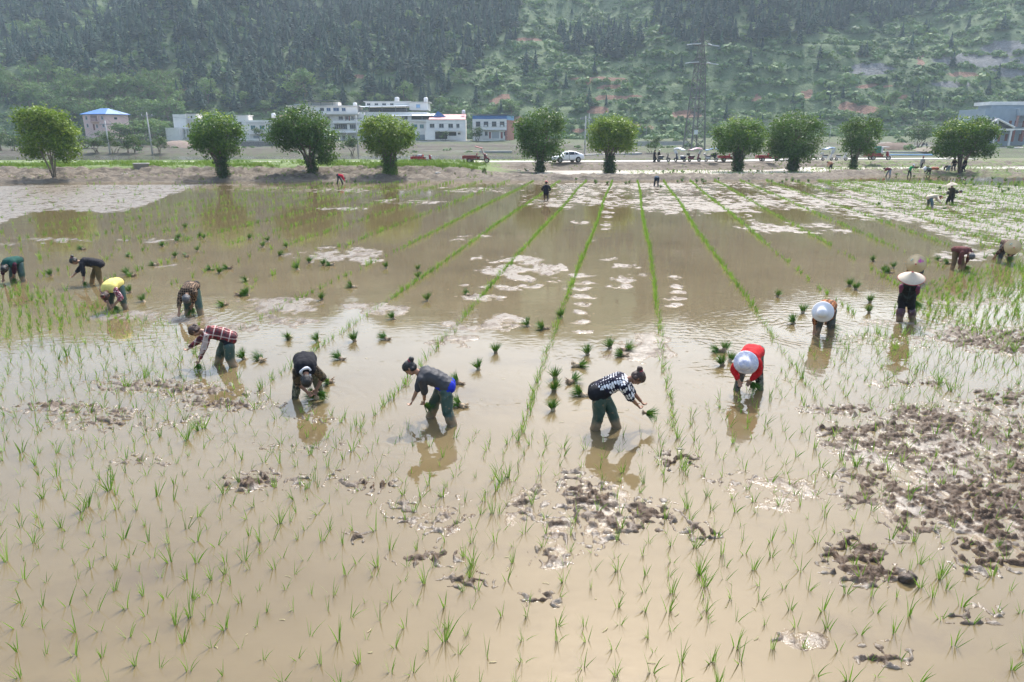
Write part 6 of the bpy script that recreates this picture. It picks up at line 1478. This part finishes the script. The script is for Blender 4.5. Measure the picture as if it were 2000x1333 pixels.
# ================================================================== vehicles
PAINTW = mat('car_paint_white', (.86, .86, .87), .18, .03, 2); TYRE = mat('tyre_rubber', (.018, .018, .018), .85, .2, 20); RIM = mat('wheel_rim', (.35, .36, .37), .3, .2, 6, metal=.7); VGLASS = mat('vehicle_glass', (.02, .028, .034), .05)
BLK = mat('black_plastic', (.015, .015, .016), .45); CHR = mat('chrome', (.5, .5, .5), .2, .1, 5, metal=.9); LAMP = mat('lamp_clear', (.65, .67, .7), .1); TAIL = mat('lamp_red', (.35, .01, .01), .2)
REDV = mat('tricycle_red', (.27, .022, .035), .4, .25, 3); REDV2 = mat('tricycle_bright_red', (.42, .02, .04), .4, .2, 3); GRNT = mat('green_tarp', (.045, .19, .13), .7, .25, 3, bmp=.4, bscale=12)
CLEAR = mat('clear_sheet', (.55, .6, .62), .15)
def wheel(root, x, y, r, w, name='wheel'):
    t = MB().lathe([(r * .62, -w / 2), (r * .92, -w / 2), (r, -w * .32), (r, w * .32), (r * .92, w / 2), (r * .62, w / 2), (r * .62, -w / 2)], (x, y, r), 'Y', 22).build(name, TYRE, root, True)
    mb = MB().lathe([(0, -w * .25), (r * .16, -w * .3), (r * .16, w * .3), (0, w * .25)], (x, y, r), 'Y', 12).lathe([(r * .52, -w * .42), (r * .625, -w * .45), (r * .625, w * .45), (r * .52, w * .42), (r * .52, -w * .42)], (x, y, r), 'Y', 22)
    for k in range(5):
        a = k * 1.2566 + .3; mb.tube([(x + r * .1 * math.cos(a), y - w * .3, r + r * .1 * math.sin(a)), (x + r * .56 * math.cos(a), y - w * .38, r + r * .56 * math.sin(a))], r * .09, 5); mb.tube([(x + r * .1 * math.cos(a), y + w * .3, r + r * .1 * math.sin(a)), (x + r * .56 * math.cos(a), y + w * .38, r + r * .56 * math.sin(a))], r * .09, 5)
    mb.build('rim', RIM, t)
def car(p, rz, label):
    t = thing('car', label, 'car', p, rz)
    st = [(-2.30, .32, .50, .55, .62, .50), (-2.22, .22, .62, .74, .68, .62), (-1.9, .2, .74, .86, .80, .74), (-1.2, .2, .84, .90, .88, .84), (-.95, .2, .88, .90, .90, .88), (-.30, .2, .90, .90, 1.39, .66), (.15, .2, .92, .90, 1.45, .62), (.75, .2, .93, .90, 1.45, .62), (1.25, .2, .95, .90, 1.37, .63), (1.75, .22, 1.0, .89, 1.18, .68), (2.1, .28, 1.0, .84, 1.05, .72), (2.28, .36, .92, .72, .95, .64), (2.34, .45, .8, .6, .84, .52)]
    vs = []; fs = []; prof = []
    for x, zb, zl, w_, zt, wt in st:
        half = [(0, zb), (w_ * .82, zb), (w_ * .98, zb + .12), (w_, (zb + zl) / 2), (w_ * .96, zl), (wt, max(zt - .07, zl + .004)), (wt * .8, zt), (0, zt + .02)]
        prof.append((x, zl, w_ * .96, max(zt - .07, zl + .004), wt))
        ring = [(x, -y, z) for y, z in half] + [(x, y, z) for y, z in half[-2:0:-1]]
        vs += ring
    n = 14
    for i in range(len(st) - 1):
        for k in range(n): fs.append((i * n + k, i * n + (k + 1) % n, (i + 1) * n + (k + 1) % n, (i + 1) * n + k))
    fs.append(tuple(range(n - 1, -1, -1))); fs.append(tuple((len(st) - 1) * n + k for k in range(n)))
    b = MB().add(vs, fs).build('body', PAINTW, t, True)
    sm = b.modifiers.new('s', 'SUBSURF'); sm.levels = 1; sm.render_levels = 1
    def sy(x, z):
        for a, c in zip(prof[:-1], prof[1:]):
            if a[0] <= x <= c[0]:
                f = (x - a[0]) / (c[0] - a[0]); q = [a[i] + (c[i] - a[i]) * f for i in range(5)]; g = min(max((z - q[1]) / max(q[3] - q[1], .01), 0), 1); return q[2] + (q[4] - q[2]) * g
        return .7
    for poly in ([(-.78, .97), (-.12, .97), (-.12, 1.32), (-.32, 1.30)], [(-.02, .97), (.80, .98), (.80, 1.33), (-.02, 1.34)], [(.88, .99), (1.5, 1.03), (.88, 1.32)]):
        for sd in (-1, 1):
            v = [(x, sd * (sy(x, z) + .012), z) for x, z in poly]; v2 = [(x, sd * (sy(x, z) - .06), z) for x, z in poly]; k = len(poly)
            MB().add(v + v2, [tuple(range(k)), tuple(range(2 * k - 1, k - 1, -1))] + [((i + 1) % k, i, i + k, (i + 1) % k + k) for i in range(k)]).build('side_window', VGLASS, t)
    MB().add([(-.92, -.72, .93), (-.92, .72, .93), (-.3, .56, 1.36), (-.3, -.56, 1.36), (-.88, -.72, .86), (-.88, .72, .86), (-.26, .56, 1.29), (-.26, -.56, 1.29)], [(0, 3, 2, 1), (4, 5, 6, 7), (0, 1, 5, 4), (1, 2, 6, 5), (2, 3, 7, 6), (3, 0, 4, 7)]).build('windscreen', mat('windscreen', (.12, .2, .23), .06), t)
    MB().add([(1.30, -.54, 1.34), (1.30, .54, 1.34), (1.78, .62, 1.13), (1.78, -.62, 1.13), (1.28, -.54, 1.28), (1.28, .54, 1.28), (1.75, .62, 1.07), (1.75, -.62, 1.07)], [(0, 1, 2, 3), (7, 6, 5, 4), (0, 4, 5, 1), (1, 5, 6, 2), (2, 6, 7, 3), (3, 7, 4, 0)]).build('rear_window', VGLASS, t)
    for x in (-1.38, 1.30):
        for y in (-.84, .84):
            MB().lathe([(.30, -.07), (.39, -.07), (.39, .075), (.30, .075), (.30, -.07)], (x, y, .335), 'Y', 20).build('wheel_arch', BLK, t); wheel(t, x, y + (.03 if y > 0 else -.03), .335, .21)
    for sd in (-1, 1):
        MB().ell((-2.12, sd * .56, .66), (.13, .17, .07), 10, 7).build('headlight', LAMP, t, True); MB().ell((2.24, sd * .56, .87), (.09, .2, .06), 10, 7).build('tail_light', TAIL, t, True)
        MB().ell((-.72, sd * 1.0, .99), (.09, .12, .075), 10, 7).build('mirror', PAINTW, t, True); MB().bx(-.02, .01, sd * .88, sd * .905, .3, .92).build('door_gap', BLK, t)
        for x in (-.25, .72): MB().bx(x, x + .2, sd * .89, sd * .93, .82, .85).build('door_handle', CHR, t)
        MB().bx(-1.0, .95, sd * .86, sd * .905, .2, .28).build('side_skirt', BLK, t)
    MB().bx(-2.335, -2.2, -.45, .45, .3, .44).build('grille', BLK, t)
    return t
zr = .967
p = at(1107, 317.5, zr); car(Vector((p.x, p.y + .6, zr)), R(22), 'white saloon car on the road, front hidden by the dark roadside tree')

def tri(px_, py_, label, canopy=True, col=REDV, s=1.0, flip=False, tarp=False, rails=False):
    p = at(px_, py_, zr); t = thing('cargo_tricycle', label, 'tricycle', Vector((p.x, p.y + .3, zr)), R(180 - 6) if flip else R(-6), 'red cargo tricycles on the road', s)
    mb = MB(); w_ = .58
    mb.bx(-1.6, .1, -w_, w_, .52, .58)
    for y in (-1, 1): mb.bx(-1.6, .1, y * w_ - .02, y * w_ + .02, .583, .86)
    mb.bx(.06, .1, -w_ + .022, w_ - .022, .583, .90); mb.bx(-1.62, -1.58, -w_ + .022, w_ - .022, .583, .84); mb.build('cargo_bed', col, t, bevel=.01)
    g = MB()
    for k in range(6):
        x = -1.5 + k * .3
        for y in (-1, 1): g.bx(x, x + .035, y * w_ - .035, y * w_ + .035, .5, .9)
    g.build('bed_ribs', col, t)
    MB().bx(-1.64, -1.60, -.6, .6, .42, .54).build('bumper', col, t)
    for y in (-.5, .5):
        wheel(t, -.75, y, .29, .15); MB().tube([(-.75 + .36 * math.cos(a), y, .29 + .36 * math.sin(a)) for a in np.linspace(.3, 2.85, 8)], .05, 6).build('mudguard', col, t)
    wheel(t, 1.28, 0, .29, .11)
    MB().bx(-1.2, .9, -.12, .12, .36, .46).build('chassis', BLK, t); MB().bx(.12, .45, -.4, .4, .47, .70).build('seat_base', col, t); MB().bx(.1, .52, -.36, .36, .704, .80).build('seat', BLK, t, bevel=.03); MB().bx(.04, .12, -.36, .36, .91, 1.14).build('backrest', col, t, bevel=.02)
    MB().tube([(1.28, -.09, .3), (1.16, -.09, .75), (1.05, 0, 1.02)], .035, 7).tube([(1.28, .09, .3), (1.16, .09, .75), (1.05, 0, 1.02)], .035, 7).build('fork', CHR, t); MB().tube([(.78, -.36, 1.04), (.98, -.18, 1.06), (1.04, 0, 1.03), (.98, .18, 1.06), (.78, .36, 1.04)], .022, 6).build('handlebar', BLK, t)
    mb = MB(); mb.capsule((1.12, 0, .62), (1.05, 0, .98), .2, .16); me = remesh(mb, .05, 2); me.materials.append(col); nobj('front_fairing', me, t); MB().ell((1.24, 0, .93), (.1, .13, .11), 10, 7).build('headlight', LAMP, t, True); MB().bx(.5, 1.0, -.34, .34, .34, .38).build('footboard', BLK, t)
    MB().tube([(1.28 + .33 * math.cos(a), 0, .29 + .33 * math.sin(a)) for a in np.linspace(.2, 2.9, 8)], .06, 6).build('mudguard', col if canopy else TANK, t)
    if canopy:
        mb = MB()
        for y in (-1, 1): mb.tube([(1.12, y * .42, .4), (1.0, y * .44, .95), (.72, y * .46, 1.66), (.5, y * .46, 1.78), (.0, y * .46, 1.86)], .032, 6)
        mb.build('cab_frame', col, t)
        MB().add([(.78, -.5, 1.68), (.78, .5, 1.68), (-.12, .5, 1.92), (-.12, -.5, 1.92), (.78, -.5, 1.73), (.78, .5, 1.73), (-.12, .5, 1.97), (-.12, -.5, 1.97)], [(3, 2, 1, 0), (4, 5, 6, 7), (0, 1, 5, 4), (1, 2, 6, 5), (2, 3, 7, 6), (3, 0, 4, 7)]).build('canopy', col, t)
        MB().add([(1.0, -.4, 1.0), (1.0, .4, 1.0), (.75, .4, 1.62), (.75, -.4, 1.62), (1.02, -.4, 1.01), (1.02, .4, 1.01), (.77, .4, 1.63), (.77, -.4, 1.63)], [(3, 2, 1, 0), (4, 5, 6, 7), (0, 1, 5, 4), (1, 2, 6, 5), (2, 3, 7, 6), (3, 0, 4, 7)]).build('windscreen', mat('screen_hazy', (.38, .40, .38), .2), t)
        MB().bx(1.02, 1.16, -.42, .42, .4, .98).build('front_panel', BLK, t, bevel=.03)
    if rails:
        mb = MB()
        for x in (-1.5, -1.1, -.7, -.3, .05):
            for y in (-1, 1): mb.tube([(x, y * w_, .86), (x, y * w_, 1.06)], .04, 6)
        mb.build('stake_posts', BLK, t); q = MB().capsule((-.6, 0, .9), (-.15, .1, .95), .22, .2); me = remesh(q, .05, 2, .04, 6); me.materials.append(mat('grey_sack', (.4, .42, .44), .8)); nobj('load', me, t)
    if tarp:
        mb = MB().bx(-.55, .05, -.6, .6, .86, 1.74); mb.build('tarp', GRNT, t, bevel=.06); MB().bx(-1.6, -.56, -.56, .56, .85, 1.2).build('load', mat('dark_load', (.09, .03, .03), .8, .4, 6), t, bevel=.08)
        MB().bx(-1.3, -.5, -.5, .5, 1.45, 1.52).build('rear_cover', TANK, t); q = MB().bx(.1, 1.0, -.48, .48, 1.60, 1.66).build('awning', SHEETW, t); MB().bx(.1, .3, -.5, .5, .9, 1.58).build('white_curtain', SHEETW, t)
    return t
tri(825, 318.5, 'small open red tricycle with stake posts beside the yellow olive tree', False, REDV2, .92, rails=True)
tri(930, 319, 'dark red cargo tricycle with curved cab roof and windscreen on the road', True, REDV, 1.08)
tri(1424, 316, 'red tricycle bed showing left of the flat domed ivy tree', True, REDV2, .9)
tri(1500, 316, 'bright red tricycle mostly hidden behind the largest dense tree', True, REDV2, .95)
tri(1716, 313.5, 'dark red tricycle with green tarpaulin and white awning beside the slim tree', False, REDV, 1.12, tarp=True)

def scooter(px_, py_, label, rz, col, canopy=None, box=None, seatc=BLK, cover=False):
    p = at(px_, py_, zr); t = thing('scooter', label, 'scooter', Vector((p.x, p.y + .2, zr)), R(rz), 'scooters parked on the road')
    wheel(t, -.62, 0, .235, .11); wheel(t, .68, 0, .235, .10)
    mb = MB(); mb.capsule((-.75, 0, .58), (-.15, 0, .55), .13, .15); mb.capsule((-.55, -.08, .45), (-.2, -.08, .42), .12, .12); mb.capsule((-.55, .08, .45), (-.2, .08, .42), .12, .12); me = remesh(mb, .035, 3); me.materials.append(col); nobj('rear_body', me, t)
    MB().bx(-.2, .42, -.15, .15, .27, .34).build('floorboard', BLK, t, bevel=.02)
    mb = MB(); mb.capsule((.42, -.12, .35), (.6, -.12, .85), .07, .06); mb.capsule((.42, .12, .35), (.6, .12, .85), .07, .06); mb.capsule((.44, 0, .35), (.62, 0, .92), .1, .08); mb.capsule((.6, 0, .5), (.78, 0, .48), .1, .07); me = remesh(mb, .03, 3); me.materials.append(col); nobj('leg_shield', me, t)
    mb = MB(); mb.capsule((-.7, 0, .74), (.0, 0, .72), .09, .11); mb.capsule((-.5, -.06, .72), (-.1, -.06, .72), .09, .1); mb.capsule((-.5, .06, .72), (-.1, .06, .72), .09, .1); me = remesh(mb, .03, 3); me.materials.append(seatc); nobj('seat', me, t)
    MB().tube([(.42, -.34, 1.0), (.55, -.18, 1.02), (.6, 0, .98), (.55, .18, 1.02), (.42, .34, 1.0)], .022, 6).build('handlebar', BLK, t); MB().capsule((.6, 0, .9), (.62, 0, 1.03), .1, .08).build('front_cowl', col, t, True); MB().ell((.72, 0, .93), (.05, .09, .07), 10, 7).build('headlight', LAMP, t, True); MB().tube([(.6, -.06, .8), (.68, -.06, .24)], .025, 6).tube([(.6, .06, .8), (.68, .06, .24)], .025, 6).build('fork', CHR, t)
    MB().tube([(.68 + .28 * math.cos(a), 0, .24 + .28 * math.sin(a)) for a in np.linspace(.2, 2.6, 7)], .05, 6).build('mudguard', col, t); MB().ell((-.84, 0, .6), (.04, .1, .05), 8, 6).build('tail_light', TAIL, t, True)
    for y in (-1, 1): MB().tube([(.5, y * .22, 1.0), (.5, y * .36, 1.2)], .01, 5).ell((.49, y * .38, 1.22), (.02, .07, .05), 8, 5).build('mirror', BLK, t)
    if box: MB().bx(-1.02, -.66, -.2, .2, .84, 1.12).build('top_box', box, t, bevel=.04)
    if cover: me = remesh(MB().capsule((.1, 0, .85), (.55, 0, .95), .22, .25).capsule((.5, -.25, .6), (.55, .25, .6), .14, .14), .04, 4, .03, 6); me.materials.append(mat('apron_dark', (.02, .025, .04), .8)); nobj('apron', me, t)
    if canopy:
        vs = []; fs = []; k = 9
        for i in range(k):
            a = i / (k - 1); x = .95 - 1.75 * a; z = 1.62 + .22 * math.sin(math.pi * min(a * 1.15 + .12, 1))
            for y, dz in ((-.42, -.14), (-.25, 0), (.25, 0), (.42, -.14)): vs.append((x, y, z + dz))
        for i in range(k - 1):
            for j in range(3): b_ = i * 4 + j; fs.append((b_, b_ + 1, b_ + 5, b_ + 4))
        m_ = MB().add(vs, fs).build('canopy', canopy, t, True); so_ = m_.modifiers.new('s', 'SOLIDIFY'); so_.thickness = .02
        mb = MB()
        for y in (-1, 1): mb.tube([(.62, y * .28, .95), (.85, y * .36, 1.55)], .015, 5).tube([(-.72, y * .25, .75), (-.75, y * .36, 1.6)], .015, 5)
        mb.build('canopy_frame', CHR, t)
        s2 = MB().add([(.66, -.34, .98), (.66, .34, .98), (.93, .4, 1.55), (.93, -.4, 1.55), (.68, -.34, .98), (.68, .34, .98), (.95, .4, 1.55), (.95, -.4, 1.55)], [(3, 2, 1, 0), (4, 5, 6, 7), (0, 1, 5, 4), (1, 2, 6, 5), (2, 3, 7, 6), (3, 0, 4, 7)]); s2.build('windshield', CLEAR, t)
    return t
SGREY = mat('scooter_grey', (.10, .10, .10), .35); SDKB = mat('scooter_dark_blue', (.02, .03, .07), .3); SWH = mat('scooter_white', (.66, .66, .66), .3); SRED = mat('scooter_maroon', (.17, .02, .04), .35)
CW = mat('canopy_white', (.72, .75, .78), .5); CPK = mat('canopy_pink', (.72, .30, .40), .5, .25, 5, col2=(.7, .6, .62)); CBL = mat('canopy_blue', (.30, .44, .70), .5, .2, 4)
scooter(1296, 316.5, 'grey scooter without canopy beside the standing person in black', 0, SGREY)
scooter(1329, 316.5, 'dark blue scooter with white canopy turned towards the road edge', 135, SDKB, CW, None, SWH)
scooter(1356, 316.5, 'maroon scooter with pink canopy and dark top box', 4, SRED, CPK, BLK)
scooter(1389, 316.5, 'white scooter with pale blue canopy and dark apron beside the ivy tree', -25, SWH, CBL, SWH, cover=True)
scooter(1616, 314.5, 'white scooter with blue canopy left of the slim tree', 8, SWH, CBL, SWH)
scooter(1643, 314.5, 'white scooter without canopy just left of the slim tree trunk', 0, SWH)
p = on(1806, 286); z_ = p.z; zr = z_ + .06
scooter(1806, 286, 'dark scooter parked far off on the dirt yard path', 10, SGREY)
# ================================================================== light and air
SUN_EL, SUN_AZ = 53, 14            # azimuth clockwise from the view direction
w = bpy.data.worlds.new('World'); scene.world = w; w.use_nodes = True
nt = w.node_tree; bg = nt.nodes['Background']
sky = nt.nodes.new('ShaderNodeTexSky'); sky.sky_type = 'NISHITA'; sky.sun_disc = False
sky.sun_elevation = R(SUN_EL); sky.sun_rotation = R(SUN_AZ); sky.dust_density = 4.4; sky.air_density = 1.3; sky.ozone_density = 2.0
nt.links.new(sky.outputs[0], bg.inputs[0]); bg.inputs[1].default_value = .15
sd_ = bpy.data.lights.new('sun', 'SUN'); sd_.energy = 2.4; sd_.angle = R(.6); sd_.color = (1, .98, .94)
so = bpy.data.objects.new('sun', sd_); COL.objects.link(so)
dv = Vector((math.sin(R(SUN_AZ)) * math.cos(R(SUN_EL)), math.cos(R(SUN_AZ)) * math.cos(R(SUN_EL)), math.sin(R(SUN_EL))))
so.rotation_euler = dv.to_track_quat('Z', 'Y').to_euler(); so.location = (30, 60, 120)
HAZE = .00028
if HAZE:
    hb = MB().bx(-620, 620, -16, 1010, -2.6, 345).build('haze', None); tag(hb, kind='stuff')
    hm = bpy.data.materials.new('haze_air'); hm.use_nodes = True; t = hm.node_tree; t.nodes.remove(t.nodes['Principled BSDF'])
    v = t.nodes.new('ShaderNodeVolumePrincipled'); v.inputs['Density'].default_value = HAZE; v.inputs['Color'].default_value = (.70, .86, 1.0, 1); v.inputs['Anisotropy'].default_value = .25
    t.links.new(v.outputs[0], t.nodes['Material Output'].inputs['Volume']); hb.data.materials.append(hm)
vs = scene.view_settings; vs.view_transform = 'Standard'; vs.look = 'None'; vs.exposure = EXPO if 'EXPO' in globals() else 1.22; vs.gamma = 1
scene.cycles.use_denoising = True; scene.cycles.max_bounces = 8; scene.cycles.transparent_max_bounces = 12; scene.cycles.volume_bounces = 1
